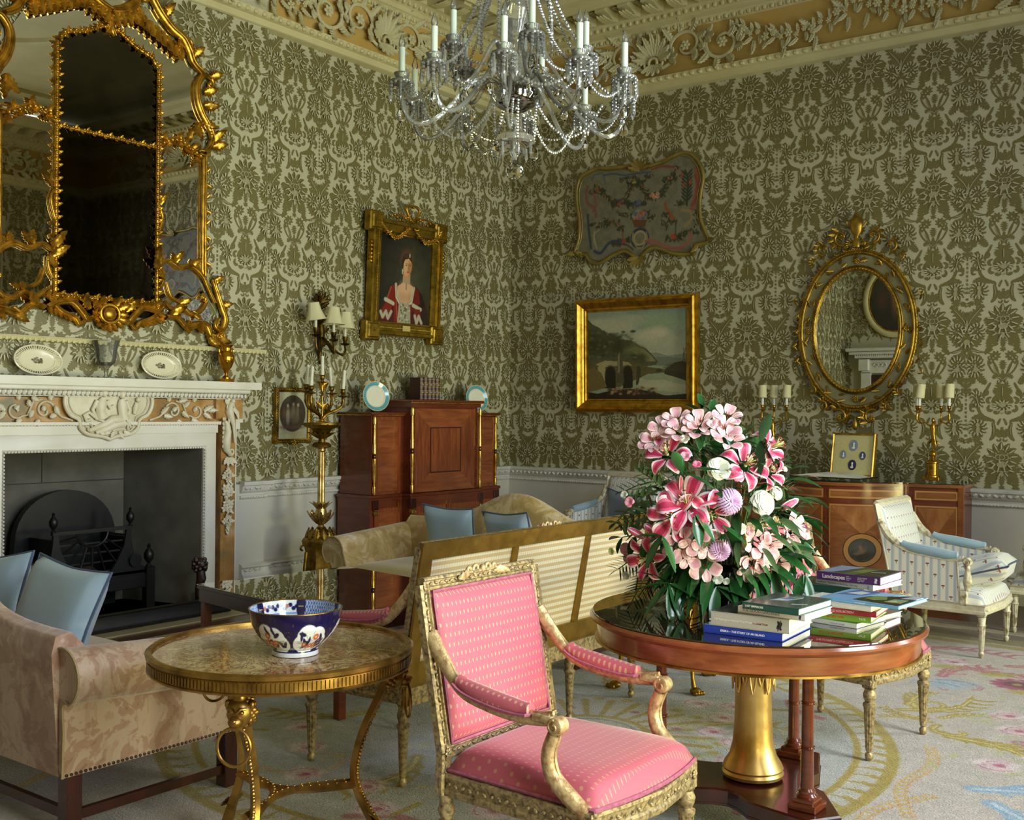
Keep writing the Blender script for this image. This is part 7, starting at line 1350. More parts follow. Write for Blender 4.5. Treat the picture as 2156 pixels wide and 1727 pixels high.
cush('large blue silk cushion against the arm of the left-hand beige sofa', (3.08, -6.98, .675), lean(.12, 20, -.10), 6, .44)
cush('blue silk cushion partly cut off at the left edge on the beige sofa', (2.56, -7.0, .665), lean(.25, 22, .12), 7, .44)
# ================================================================ coffee table
t = thing('coffee_table', 'low mahogany coffee table with a mirror-bright glass top between the sofas', 'table', (2.69, -5.05, .010), radians(-7.4)); L2, W2 = .655, .52
m = MB(); m.box((0, 0, .445), (2*L2-.02, 2*W2-.02, .085), b=.004); m.box((0, 0, .485), (2*L2, 2*W2, .018), b=.004); m.build('frame', MAHD, t)
m = MB(); m.box((0, 0, .4975), (2*L2, 2*W2, .007), b=.002); m.build('glass_top', NT('bright_glass_top').set(Base_Color=(.03, .025, .02, 1), Roughness=.012, IOR=2.6, Coat_Weight=1, Coat_Roughness=0.0).mat, t, flat=True)
for sx in (-1, 1):
    for sy in (-1, 1): m = MB(); m.box((sx*(L2-.04), sy*(W2-.04), .205), (.045, .045, .41), b=.003); m.build('leg', MAH, t)
# ================================================================ little gilt table with paw feet beyond the settee
t = thing('gilt_side_table', 'small gilt table with clawed paw feet glimpsed beyond the settee', 'table', (4.08, -3.98, .010)); m = MB(); m.lathe([(.30, .54), (.31, .55), (.31, .57), (0, .575)], 32); m.build('top', MAH, t); m = MB(); m.lathe([(.28, .50), (.29, .54)], 32); m.build('rim', BRASS, t)
for k in range(4):
    a = -.45+k*pi/2; m = MB(); d = V(cos(a), sin(a), 0); m.tube([d*.29+V(0, 0, .03), d*.275+V(0, 0, .09), d*.262+V(0, 0, .3), d*.255+V(0, 0, .52)], [.014, .010, .016, .024], 12); m.sph(d*.305+V(0, 0, .018), (.034, .03, .02), 10, 6)
    for j in (-1, 0, 1, 2): m.sph(d*.335+V(-sin(a), cos(a), 0)*(.016*(j-.5))+V(0, 0, .012), (.014, .008, .012), 6, 5)
    m.build('paw_leg', GREEN_G, t)
# ================================================================ marble topped gueridon
GX, GY, GZ = 4.32, -6.92, .72; t = thing('gueridon_table', 'round table with a pink veined marble top in a brass rim on lion-mask legs', 'table', (GX, GY, .010)); GZ -= .01
n = NT('breche_marble'); a_ = n.noise(5, 8, dist=1.8, rough=.65); b_ = n.noise(9, 9, dist=3.2, rough=.7); c_ = n.m('ABSOLUTE', n.m('SUBTRACT', b_, .5)); base = n.ramp(a_, [(.32, '9a7446'), (.46, 'b3935a'), (.58, 'cbb47c'), (.7, 'a87860')]); col = n.mix(n.m('MULTIPLY', n.m('LESS_THAN', c_, .030), .9), base, '6e3622'); n.put(n.b.inputs['Base Color'], n.mix(n.m('MULTIPLY', n.m('GREATER_THAN', n.noise(3.2, 6, dist=2), .54), .5), col, '96543e')); n.set(Roughness=.09, Specular_IOR_Level=.35, Coat_Weight=.08, Coat_Roughness=.02); BRM = n.mat
m = MB(); m.lathe([(0, GZ-.02), (.405, GZ-.02), (.405, GZ), (0, GZ)], 64); m.build('marble_top', BRM, t)
m = MB(); m.lathe([(.39, GZ-.05), (.415, GZ-.052), (.42, GZ-.046), (.414, GZ-.042), (.414, GZ-.012), (.422, GZ-.006), (.424, GZ+.006), (.416, GZ+.012), (.404, GZ+.010), (.402, GZ)], 96, caps=False)
for i in range(200): a = 2*pi*i/200; m.box((0, 0, 0), (.005, .007, .026), R=rotz(a), t=(.4155*cos(a), .4155*sin(a), GZ-.027))
m.build('brass_rim', BRASS, t)
for k, aa in enumerate((-7, 107, -135)):
    a = radians(-53.1+aa); d = V(cos(a), sin(a), 0); sdv = V(-sin(a), cos(a), 0); m = MB()
    P = spline([d*.35+V(0, 0, .60), d*.325+V(0, 0, .54), d*.265+V(0, 0, .42), d*.235+V(0, 0, .30), d*.25+V(0, 0, .22), d*.30+V(0, 0, .12), d*.345+V(0, 0, .02)], 5); m.tube(P, [.022-.010*sin(pi*i/(len(P)-1)) for i in range(len(P))], 4, up=tuple(sdv), flat=1.3)
    for i in range(4, len(P)-6): m.sph(P[i]+d*.014, (.007, .007, .009), 6, 4); m.sph((P[i]+P[i+1])/2+d*.014, (.005, .005, .006), 5, 4)
    m.sph(d*.36+V(0, 0, .012), (.03, .025, .014), 8, 6); 
    for i in range(6): leaf3(m, P[-8]+sdv*.01*(i-2.5), d*.5-V(0, 0, 1), d, .06, .02, .3, 3)
    m.build('leg', BRASS, t, sharp=50)
    m = MB(); c_ = d*.37+V(0, 0, .60); M = np.stack([d, sdv, V(0, 0, 1)], 1); f = MB()
    f.sph((0, 0, 0), (.036, .038, .044), 14, 10); f.sph((.034, 0, -.018), (.026, .022, .018), 10, 8); f.sph((.052, 0, -.012), (.010, .011, .007), 8, 6); f.sph((.034, 0, -.036), (.018, .016, .009), 8, 6)
    for s in (-1, 1): f.sph((.030, s*.016, .008), (.010, .009, .006), 8, 6); f.tube([(.026, s*.028, .018), (.038, s*.016, .020), (.042, s*.006, .008)], .005, 6); f.sph((.0, s*.036, .024), (.010, .010, .014), 6, 5)
    for i in range(40): q = i*2.4; e = i/40; f.sph((-.002-.03*e, (.034+.008*e)*cos(q), (.040+.006*e)*sin(q)), (.011, .008, .010), 6, 4)
    f.lathe([(.018, .035), (.022, .045), (.018, .052), (.022, .075)], 14); m.merge(f, M, c_); m.build('lion_mask', BRASS, t, sharp=60)
    m = MB(); rc = c_+d*.045+V(0, 0, -.088); m.tube([rc+sdv*.05*cos(q)+V(0, 0, .055*sin(q)) for q in np.linspace(0, 2*pi, 32, endpoint=False)], .0048, 8, closed=True); m.build('ring', BRASS, t)
    a2 = a+2*pi/3; d2 = V(cos(a2), sin(a2), 0); m = MB(); A, B_ = d*.24+V(0, 0, .245), d2*.24+V(0, 0, .245); Q = [A*(1-q)+B_*q-(d+d2)*(.10*sin(pi*q)) for q in np.linspace(0, 1, 18)]; m.tube(Q, .016, 4, up=(0, 0, 1), flat=.8)
    for q in Q[1:-1]: m.sph(q+V(0, 0, .013), (.004, .004, .003), 5, 4)
    m.build('stretcher', BRASS, t, sharp=50)
# ---------------------------------------------------------------- imari bowl
bp = at(622, 1368, 2, .732); t = thing('porcelain_bowl', 'blue, orange and white porcelain bowl standing on the round marble table', 'bowl', (bp[0], bp[1], .7215))
PR = [(.070, 0), (.073, .0), (.071, .02), (.092, .036), (.118, .062), (.136, .095), (.147, .145)]; PI_ = [(.144, .145), (.132, .095), (.113, .062), (.085, .036), (.0, .030)]
def rz_(P, q): k = np.clip(q, 0, 1)*(len(P)-1); i = np.minimum(k.astype(int), len(P)-2); f = k-i; P = np.array(P); return P[i, 0]+(P[i+1, 0]-P[i, 0])*f, P[i, 1]+(P[i+1, 1]-P[i, 1])*f
def flor(c, x, y, s, seed):
    r = random.Random(seed)
    for i in range(15): a = r.uniform(0, 6.3); d = s*r.uniform(.1, .95); px, py = x+d*cos(a), y+d*.62*sin(a); c.ell(px, py, .13, .05, '1d1a4e', 1, .2, r.uniform(0, 3))
    for i in range(6): a = r.uniform(0, 6.3); d = s*r.uniform(0, .8); px, py = x+d*cos(a), y+d*.6*sin(a); c.ell(px, py, .11, .08, 'd0603c', 1, .2); c.ell(px, py, .045, .03, 'e8c4a0', 1, .2)
    for i in range(8): a = r.uniform(0, 6.3); d = s*.9; c.line([(x+.3*d*cos(a), y+.3*d*.6*sin(a)), (x+d*cos(a), y+d*.62*sin(a))], .010, '7a8a6c', .7)
Wb = 6.283*1.5; c = Canvas(420, 90, Wb, 1.5, '1c1844'); c.poly([(0, 0), (Wb, 0), (Wb, .42), (0, .42)], 'e4e6e8')
for k in range(6):
    x = (k+.5)*Wb/6; 
    for dx, dy, rx, ry in ((0, 0, .62, .42), (-.38, -.02, .34, .30), (.38, -.02, .34, .30), (-.16, .26, .38, .22), (.2, .22, .36, .22), (0, -.24, .56, .24)): c.ell(x+dx, .86+dy, rx, ry, 'e8e9ea', 1, .04)
    flor(c, x, .88, .60, k*2 if k % 2 else k+5)
    for j in range(8): c.ell(x+Wb/12+.1*sin(j*2), .5+j*.12, .02, .02, '8a6a3c', .7)
c.line([(0, .44), (Wb, .44)], .02, '2b2a6c'); PORC = vcol('painted_porcelain', .10, coat=.7)
def bo(P, off=0): 
    def f(a, b): r, z = rz_(P, b/1.5); q = a/1.5+off; return np.c_[r*np.cos(q), r*np.sin(q), z]
    return f
c.build('outside', PORC, bo(PR, -1.9), t)
c = Canvas(300, 60, Wb, 1.5, 'e2e6e4')       # inside: from the rim (0) to the well (1.5)
for k in range(6):
    x0, x1 = k*Wb/6, (k+1)*Wb/6
    if k % 2: 
        c.poly([(x0, 0), (x1, 0), (x1, .34), (x0, .34)], '4c6aa8')
        for j in range(16): c.line([(x0+j*.1, 0), (x0+j*.1+.2, .34)], .014, 'b3c2dd'); c.line([(x0+j*.1+.2, 0), (x0+j*.1, .34)], .014, 'b3c2dd')
    else:
        c.poly([(x0, .30), (x1, .30), (x1, .36), (x0, .36)], '90a4cc'); r = random.Random(k)
        for j in range(12): c.ell(x0+.15+.11*j, .16+.05*sin(j*2), .07, .05, r.choice(['1d1a4e', '1d1a4e', 'c9806c']), 1, .2)
    c.ell(x0, .16, .16, .30, '1c1844', 1, .05); c.line([(x0, .06), (x0, .26)], .012, 'b59a5c'); c.line([(x0-.08, .16), (x0+.08, .16)], .012, 'b59a5c')
    for j in range(14): c.line([(x0+.4+.05*j, .52), (x0+.38+.05*j, .60)], .014, 'c96a4c' if k % 2 else '8fb09c'); c.line([(x0+.4+.05*j, .52), (x0+.38+.05*j, .45)], .014, 'c96a4c' if k % 2 else '8fb09c')
c.build('inside', PORC, bo(PI_, -1.9), t); m = MB(); m.tube([(.1455*cos(a), .1455*sin(a), .145) for a in np.linspace(0, 2*pi, 48, endpoint=False)], .0022, 6, closed=True); m.build('gilt_edge', BRASS, t)
# ================================================================ round centre table
TXc, TYc = 5.34, -5.56; t = thing('round_table', 'large round mahogany centre table with gilt leaf column and three slim columns', 'table', (TXc, TYc, .010))
TW = wood('table_mahogany', '7a3d20', 'a8633a', (5, 5, 26), .22, .6); CW = wood('column_mahogany', '4a1d10', '7c3e22', (4, 4, 10), .2, .7)
m = MB(); m.lathe([(.55, .655), (.572, .655), (.576, .66), (.576, .715), (.588, .724), (.600, .73), (.602, .738), (.594, .748), (0, .748)], 96); m.build('top', TW, t)
m = MB(); m.lathe([(.568, .650), (.582, .650), (.582, .657), (.574, .660)], 96, caps=False); m.build('brass_band', BRASS, t)
m = MB(); m.lathe([(0, .7485), (.590, .7485), (.592, .7515), (.590, .7545), (0, .7545)], 96); m.build('glass_top', NT('table_glass').set(Base_Color=(.030, .018, .010, 1), Roughness=.015, IOR=1.75, Coat_Weight=1, Coat_Roughness=0.0).mat, t, sharp=20)
PIL = gold('pillar_gold', 'b8893c', 'e6c682', .36, ns=5, bump=.12)
m = MB(); m.lathe([(.085, .155), (.108, .16), (.112, .172), (.106, .182), (.110, .19), (.104, .205), (.085, .235), (.074, .28), (.068, .36), (.066, .46), (.070, .56), (.080, .63), (.086, .655)], 40); m.build('gilt_column', PIL, t)
m = MB()
for k in range(16):
    a = 2*pi*k/16; zt = .655; zb = .47 if k % 2 else .50; Q = []
    for i in range(9): q = i/8; z = zb+(zt-zb)*q; r = .068+.018*max(0, (z-.50)/.155)**1.5+.004; w = .17*sin(pi*min(1, q*.8+.0))**.6; Q.append((r, z, w))
    for s in (-1, 1): m.tube([((r+.003)*cos(a+s*w), (r+.003)*sin(a+s*w), z) for r, z, w in Q], .0042, 6)
    if k % 2: m.grid(lambda u, v: ((lambda r, z, w: ((r+.002)*cos(a+w*(2*u-1)), (r+.002)*sin(a+w*(2*u-1)), z))(*Q[min(8, int(v*8+.5))])), 4, 8)
m.build('leaf_collar', PIL, t, sharp=50)
m = MB(); P = []
for k in range(3):
    a = radians(-33+120*k); b = radians(27+120*k)
    for s, r in ((-.15, .44), (.15, .44)): P.append((r*cos(a+s), r*sin(a+s)))
    P += [(r*cos(b+s), r*sin(b+s)) for s, r in ((-.42, .27), (-.22, .205), (0, .185), (.22, .205), (.42, .27))]
m.prism(P, .09, .150, bev=.006); m.prism([(x*1.01, y*1.01) for x, y in P], .092, .10); m.build('plinth', MAHD, t)
for k in range(3):
    a = radians(-33+120*k); x, y = .335*cos(a), .335*sin(a); m = MB(); m.box((x, y, .162), (.10, .10, .024), b=.004, R=None); m.box((x, y, .18), (.075, .075, .016), b=.003)
    m.lathe([(.034, .186), (.036, .196), (.028, .204), (.028, .212), (.022, .22), (.021, .35), (.025, .353), (.021, .357), (.025, .361), (.021, .365), (.020, .50), (.024, .503), (.020, .507), (.024, .511), (.020, .515), (.019, .656)], 20, (x, y, 0)); m.build('column', CW, t)
    m = MB(); x, y = .41*cos(a), .41*sin(a); m.lathe([(.0, .0), (.022, .0), (.024, .02), (.014, .035), (.02, .06), (.03, .09)], 14, (x, y, 0))
    for j in range(5): q = a+(j-2)*.5; m.tube([V(x, y, .085)+V(cos(q), sin(q), 0)*p[0]+V(0, 0, p[1]) for p in ((.01, 0), (.045, .005), (.055, -.02), (.04, -.045), (.045, -.07), (.06, -.078))], [.012, .013, .011, .009, .008, .006], 7)
    m.build('claw_foot', mat('silvered_brass', '8f8668', .3, .8, 'b5aa85', ns=30) if 'silvered_brass' not in bpy.data.materials else bpy.data.materials['silvered_brass'], t)
TT = .7655
# ---------------------------------------------------------------- books
PAPER = mat('page_edges', 'e9e6e0', .7, c2='f2f0ea', ns=200, stretch=(.02, .02, 1)); FNT = {}
def book(label, a, b, z, w_, th, col, txt=(), ln=None, cover=None, art=(), grp='books on the round table', oak=None):
    "a, b: spine corners (bottom) on the table; w_: depth of the cover; txt: (x fraction, text, size fraction, colour, font shear)"
    A, B_ = at(1480+a[0]/4.492, 1180+a[1]/4.492, 2, z), at(1480+b[0]/4.492, 1180+b[1]/4.492, 2, z); d = B_-A; an = atan2(d[1], d[0]); L = np.linalg.norm(d) if ln is None else ln; O = B_-V(cos(an), sin(an), 0)*L
    t = thing('book', label, 'book', tuple(O), an, grp); cm_ = mat('book_cloth_%s' % col, col, .35, coat=.3)
    m = MB(); m.box((L/2, w_/2, .0012), (L, w_, .0024)); m.box((L/2, w_/2, th-.0012), (L, w_, .0024)); m.box((L/2, .0015, th/2), (L, .003, th-.0006), b=.0008); m.build('cover', [cm_], t)
    m = MB(); m.box((L/2, w_/2-.001, th/2), (L-.008, w_-.006, th-.0046)); m.build('pages', PAPER, t)
    if cover or art:
        m = MB(); m.box((L/2, w_/2+.001, th+.0002), (L-.001, w_-.003, .0004), 0); ms = [mat('jacket_%s' % (cover or col), cover or col, .25, coat=.5)]
        for k, (P, c_) in enumerate(art): m.prism([(x*L, y*w_) for x, y in P], th+.0003, th+.0006+.0002*k, k+1); ms.append(mat('jacket_print_%s' % c_, c_, .3, coat=.4))
        m.build('jacket_picture', ms, t)
    for x, s, sz, c_, zf, *rest in txt:
        cu = bpy.data.curves.new('lettering', 'FONT'); cu.body = s; cu.size = th*sz; cu.extrude = .0001; cu.offset = rest[0] if rest else .0002; cu.space_character = .95; o = bpy.data.objects.new('lettering', cu); COL.objects.link(o); o.parent = t; o.location = (x*L, -.0004, th*zf); o.rotation_euler = (pi/2, 0, 0); nm = 'ink_'+c_; cu.materials.append(bpy.data.materials.get(nm) or mat(nm, c_, .5)); me = bpy.data.meshes.new_from_object(o); q = bpy.data.objects.new('lettering', me); q.parent = t; q.location = o.location; q.rotation_euler = o.rotation_euler; bpy.data.objects.remove(o); COL.objects.link(q); q.name = 'lettering'
    if oak:
        x, c_ = oak; m = MB(); m.prism(blob2(0, 0, th*.16, th*.26, n=4, amp=.5), 0, .0003, R=np.array([[1, 0, 0], [0, 0, -1], [0, 1, 0.]]), t=(x*L, -.0003, th*.5)); m.tube([V(x*L-th*.1, -.0005, th*.12), V(x*L+th*.1, -.0005, th*.85)], th*.03, 4); m.build('emblem', mat('emblem_'+c_, c_, .5), t)
    return t
A_ = 'stack at the front of the round table'
book('royal blue book at the bottom of the front stack on the round table', (5, 680), (750, 775), TT, .29, .027, '2740a8', [(.22, 'ERISKA – THE STORY OF AN ISLAND', .36, 'eef0f4', .36)], cover='7fa8cc', art=[([(.1, 0), (.6, 0), (.7, .25), (.3, .2)], 'b5683c'), ([(.35, .0), (.75, .0), (.65, .12)], 'c9a05c')])
book('thick pale grey book lying on the royal blue one in the front stack', (75, 610), (815, 700), TT+.0275, .24, .046, 'b5b1a6', [(.05, 'Oil Paintings in National Trust Properties', .20, 'e4e0d6', .42), (.54, 'National Trust', .20, '8c4a3c', .40)], cover='2c2a26', oak=(.88, '26241f'))
book('white book under the dark green one in the front stack on the round table', (330, 490), (965, 580), TT+.074, .20, .021, 'dedad3', [(.07, 'THE GOOD GARDENER', .62, '8b8894', .30)], oak=(.93, '34324a'))
book('dark green book topmost of the front stack on the round table', (372, 455), (905, 528), TT+.0955, .25, .022, '1f5046', [(.05, 'LAST EMPERORS', .42, 'e4ead9', .36)], cover='4d5651', art=[([(.25, .35), (.35, .75), (.55, .9), (.62, .75), (.5, .45)], '8fa9b8'), ([(.30, .42), (.34, .62), (.44, .6), (.42, .44)], 'cbd3cc'), ([(.45, .65), (.5, .85), (.6, .82), (.55, .6)], '7c8a62'), ([(.34, .55), (.38, .72), (.5, .7), (.46, .56)], '3d5a86'), ([(.72, .25), (.93, .35), (.93, .37), (.72, .27)], 'b5bab4')])
book('white book at the bottom of the right-hand stack on the round table', (1080, 590), (1455, 648), TT, .22, .016, 'e6e4df', [(.62, 'COUNTRY HOUSES', .4, 'a5a8b4', .3)], ln=.26, cover='23301f')
book('green spined book with a dark picture cover, second up in the right-hand stack', (1110, 550), (1590, 600), TT+.0165, .25, .024, '7fae3c', [(.84, 'TATE', .42, 'eef2e4', .32), (.32, 'ART OF BRITAIN', .5, 'd0552c', .3)], ln=.26, cover='3c6b4c')
book('dark red book in the middle of the right-hand stack on the round table', (1200, 500), (1640, 545), TT+.041, .21, .021, 'a3303c', [(.22, 'THE LICHFIELD COLLECTION', .48, 'e0a9a0', .32)], ln=.26)
book('cream book directly under the sky blue guidebook in the right-hand stack', (1200, 440), (1590, 490), TT+.0625, .17, .018, 'dcd6ca', [(.25, 'COAST', .7, 'b9b3a4', .28)], ln=.25)
book('wide sky blue guidebook with landscape photos, topmost of the right-hand stack', (1110, 370), (1850, 470), TT+.081, .24, .011, '74aeda', [(.45, 'WANDERLUST', .55, 'c9dfee', .28)], cover='7fb0d8', art=[([(.05, .35), (.12, .95), (.42, .98), (.36, .5)], '4d6a9c'), ([(.12, .55), (.2, .85), (.34, .8), (.3, .55)], 'cfd6d6'), ([(.38, .1), (.44, .55), (.66, .75), (.95, .98), (.98, .5), (.98, .02)], '20281a'), ([(.42, .5), (.47, .97), (.74, .98), (.66, .75)], '9cc4e0'), ([(.46, .30), (.5, .6), (.62, .65), (.7, .4), (.56, .25)], '7c8c44'), ([(.74, .2), (.76, .5), (.92, .55), (.93, .22)], '8f9c7c'), ([(.78, .25), (.82, .4), (.88, .3)], 'c3d07c'), ([(.80, .62), (.86, .9), (.97, .93), (.97, .68)], 'b5bcc0')])
book('grey-white book at the bottom of the rear stack beside the flowers', (880, 340), (1560, 380), TT, .24, .022, 'a9b0b0', ln=.28)
book('dark green book second from the bottom of the rear stack beside the flowers', (900, 285), (1520, 335), TT+.0225, .24, .028, '1d443c', ln=.27)
book('white book under the purple one in the rear stack beside the flowers', (1065, 215), (1610, 290), TT+.051, .23, .021, 'd3d6d9', [(.04, 'Sweetman   The Artist and the Bridge 1700-1920', .44, '8b9098', .3)], oak=(.92, '9a9ca0'))
book('purple spined Landscapes book topmost of the rear stack beside the flowers', (1075, 175), (1678, 242), TT+.0725, .23, .031, '65397c', [(.09, 'Landscapes', .70, 'f0ecf2', .28, .0005), (.47, 'of the\nNational\nTrust', .20, 'd9cfe0', .62), (.65, 'Stephen Daniels\nBen Cowell\nLucy Veale', .20, 'd9cfe0', .62)], cover='55634a', art=[([(.02, .05), (.05, .95), (.4, .98), (.3, .5), (.2, .1)], '8a97b8'), ([(.22, .1), (.4, .8), (.55, .95), (.5, .5), (.4, .1)], '37402c'), ([(.42, .3), (.5, .75), (.68, .8), (.62, .3)], '6f7c3c'), ([(.6, .05), (.7, .9), (.98, .9), (.98, .05)], '33352c'), ([(.70, .45), (.90, .52), (.90, .56), (.70, .49)], 'd0d0cc')], oak=(.93, 'f0ecf2'))
# ================================================================ flower arrangement
FD = 4.05       # distance of the bouquet's middle from the camera, measured along its view
BC = V(5.235, -5.60, .7655)
fa = thing('flower_arrangement', 'big pink and white flower arrangement of lilies, roses and glossy leaves on the round table', 'flowers', tuple(BC))
def fpt(x, y, near=0.0): # a point of the bouquet seen at a spot of the enlarged view
    px, py = 1260+x/3.598, 840+y/3.598; d = _f+(px-1078)/FPX*_r-(py-863.5)/FPX*_u; return CAM+d*(FD-near)-BC
def dome(x, y): q = ((x-860)/720)**2+((y-780)/800)**2; return .27*sqrt(max(0, 1-q))
TOC = V(.6, -.8, 0)
def facing(x, y, up=.25): v = TOC*.85+_r*((x-860)/720)*.8+V(0, 0, 1)*((780-y)/800*.8+up); return v/np.linalg.norm(v)
def basis(n): n = V(*n)/np.linalg.norm(n); a = np.cross(V(0, 0, 1), n); a = a/(np.linalg.norm(a)+1e-9); return np.stack([a, np.cross(n, a), n], 1)
def petal(m, R, c, az, L, W, open_=.9, curl=.5, mats=(0, 1), pw=.8, rib=2, seg=8, tw=0, base=0.02):
    v = []; f = []; mm = []; nv = 6; d = V(cos(az), sin(az), 0); sdv = V(-sin(az), cos(az), 0)
    for i in range(seg+1):
        t = i/seg; w = W*.5*sin(pi*min(.995, .06+.93*t))**pw; out = L*(sin(open_*t*1.1)/max(.3, open_)*.95); up = L*(cos(open_*t*1.1)*t*.75-curl*t*t*t*.55); c0 = d*(base+out)+V(0, 0, up)
        for j in range(nv+1): q = j/nv*2-1; v.append(c0+sdv*w*q*(1+.05*sin(9*t+tw))+V(0, 0, .16*w*q*q+.03*w*sin(14*t+3*q+tw)))
    for i in range(seg):
        for j in range(nv):
            f.append((i*(nv+1)+j, (i+1)*(nv+1)+j, (i+1)*(nv+1)+j+1, i*(nv+1)+j+1)); q = abs((j+.5)/nv*2-1); mm.append(mats[1] if (q > .66 or i == seg-1) else (rib if q < .2 and i < seg*.7 else mats[0]))
    n0 = len(m.f); m.add(v, f, 0, R, c); m.m[n0:] = mm
PKL = mat('lily_pink', 'd0486f', .45, c2='dc6488', ns=60, sheen=.2, Subsurface_Weight=.15); WHL = mat('lily_white_edge', 'ecd0d8', .45, Subsurface_Weight=.15); DKL = mat('lily_crimson_rib', 'b02850', .45); PALE = mat('alstroemeria_pink', 'dd98a8', .5, c2='e8b4bd', ns=40, Subsurface_Weight=.15); PALE2 = mat('alstroemeria_pale', 'ecccca', .5)
WRO = mat('white_rose_petals', 'dedac6', .6, Subsurface_Weight=.2); LIL = mat('lilac_petals', 'c597cb', .5, c2='d9b5dd', ns=60); PRO = mat('pink_lisianthus', 'd9577f', .5, c2='e27a98', ns=40); PRO2 = mat('soft_pink_lisianthus', 'e79bb4', .5); STAM = mat('stamens', '8a3b1c', .6); GYEL = mat('lily_throat', 'c3cf86', .5)
LEAF = mat('glossy_leaf', '1f4a22', .25, c2='2d6230', ns=9, coat=.4); LEAF2 = mat('dull_leaf', '3d5a34', .5, c2='56703f', ns=12); LEAF3 = mat('dark_fern', '15301c', .4, c2='234428', ns=12); LEAFY = mat('young_leaf', '87a34c', .4, c2='6f8f40', ns=14); STEM = mat('green_stem', '5b7a3c', .5)
LM = [PKL, WHL, DKL, GYEL, STAM, STEM]
def lily(x, y, s, up=.2, dirv=None, op=1.05, sd=0):
    c = fpt(x, y, dome(x, y)); n = facing(x, y, up) if dirv is None else dirv; R = basis(n); L = s/3.598/FPX*FD*1.0; m = MB()
    for k in range(6): a = k*pi/3+sd; petal(m, R, c-R[:, 2]*L*.35+R[:, 2]*(.004 if k % 2 else 0), a, L*1.22, L*(.78 if k % 2 else .60), op, .75, (0, 1), .75, 2, 9, k+sd)
    for k in range(6): a = k*pi/3+.5+sd; p = [c+R@(V(0, 0, -L*.3)), c+R@(V(cos(a)*L*.12, sin(a)*L*.12, L*.25)), c+R@(V(cos(a)*L*.28, sin(a)*L*.28, L*.45))]; m.tube(p, .0016, 4, m=3); m.sph(p[-1], (.003, .008, .003), 6, 4, m=4, R=R@rotz(a))
    m.tube([c-R[:, 2]*L*.3, c+R[:, 2]*L*.52], .0025, 5, m=3); m.sph(c-R[:, 2]*L*.2, L*.09, 8, 6, m=3); m.build('lily', LM, fa, sharp=180)
def bud(x, y, s, dirv, mats=LM, open_=0, w=.30):
    c = fpt(x, y, dome(x, y)*.9); n = V(*dirv); R = basis(n); L = s/3.598/FPX*FD; m = MB()
    m.lathe([(0, -L*.5), (L*w*.35, -L*.42), (L*w*.55, -L*.15), (L*w*.58, L*.1), (L*w*.38, L*.38), (0, L*.5)], 12, c, m=0, R=R)
    for k in range(3): a = k*2*pi/3; m.tube([c+R@V(cos(a)*r*1.02, sin(a)*r*1.02, z) for r, z in ((L*w*.35, -L*.42), (L*w*.55, -L*.15), (L*w*.58, L*.1), (L*w*.38, L*.38), (0, L*.5))], L*.035, 5, m=1)
    m.tube([c-R[:, 2]*L*.5, c-R[:, 2]*L*1.1-V(0, 0, L*.3)], .0025, 5, m=len(mats)-1); m.build('flower_bud', mats, fa, sharp=180)
for q in ((665, 780, 185, .45, 0.2), (515, 405, 135, .3, .1), (1130, 490, 150, .2, .5), (560, 900, 165, .1, .9), (850, 880, 140, 0, .3), (1300, 540, 110, .2, .2)): lily(q[0], q[1], q[2], q[3], sd=q[4])
lily(1330, 360, 150, 0, dirv=_r*.8+V(0, 0, .45)+TOC*.4, sd=.3); lily(350, 1215, 125, 0, dirv=-_r*.6+TOC*.6-V(0, 0, .1), op=.7, sd=.2)
for q in ((1440, 800, 160, _r*.9+V(0, 0, .5)), (415, 1000, 170, -_r*.7+V(0, 0, .5)+TOC*.2), (290, 1020, 150, -_r*.9+V(0, 0, .5)), (1320, 1000, 120, -_r*.5+V(0, 0, .2)+TOC*.3), (620, 640, 110, V(0, 0, 1)+TOC*.1)): bud(*q)
bud(1450, 1095, 120, -_r+V(0, 0, .1), [PALE2, PALE, STEM]); bud(1390, 1255, 110, _r-V(0, 0, .2), [PALE, PKL, STEM])
def alst(x, y, s, sd):
    c = fpt(x, y, dome(x, y)+.01); R = basis(facing(x, y, .25)); L = s/3.598/FPX*FD; m = MB()
    for k in range(6): petal(m, R, c-R[:, 2]*L*.3, k*pi/3+sd, L*1.15, L*(1.2 if k % 2 else .8), .80, .25, (0, 1), .5, 0 if k % 2 else 1, 6, k+sd)
    for k in range(4): a = k*1.6+sd; m.tube([c-R[:, 2]*L*.2, c+R@V(cos(a)*L*.2, sin(a)*L*.2, L*.35)], .0013, 4, m=2)
    m.build('alstroemeria', [PALE, PALE2, STAM], fa, sharp=180)
for i, (x, y) in enumerate([(490, 215), (590, 155), (745, 215), (975, 125), (950, 225), (625, 230), (440, 300), (775, 170), (725, 1070), (690, 1180), (805, 1260), (600, 1125), (1190, 1235), (1265, 1200), (1205, 1090), (1300, 1110), (1480, 985), (1530, 1085), (830, 1100), (1370, 1260), (1150, 1270), (990, 300), (410, 310), (1460, 1040)]): alst(x, y, 74 if i not in (4, 10, 16) else 86, i*.7)
def rosef(x, y, s, mt, nl=5, nm='rose', up=.3):
    c = fpt(x, y, dome(x, y)+.015); R = basis(facing(x, y, up)); L = s/3.598/FPX*FD; m = MB()
    for l in range(nl):
        k_ = (l+1)/nl; n_ = 3+l
        for k in range(n_): petal(m, R, c-R[:, 2]*L*(.40)+R[:, 2]*L*.22*(1-k_), k*2*pi/n_+l*.7, L*(.55+.50*k_), L*(.35+.75*k_), .12+.95*k_, .05+.35*k_*k_, (0, 0), .45, 0, 6, k+l, base=L*(.03+.10*l/nl))
    m.build(nm, mt, fa, sharp=180)
rosef(915, 520, 92, [WRO]); rosef(1255, 785, 100, [WRO]); rosef(1355, 710, 55, [WRO])
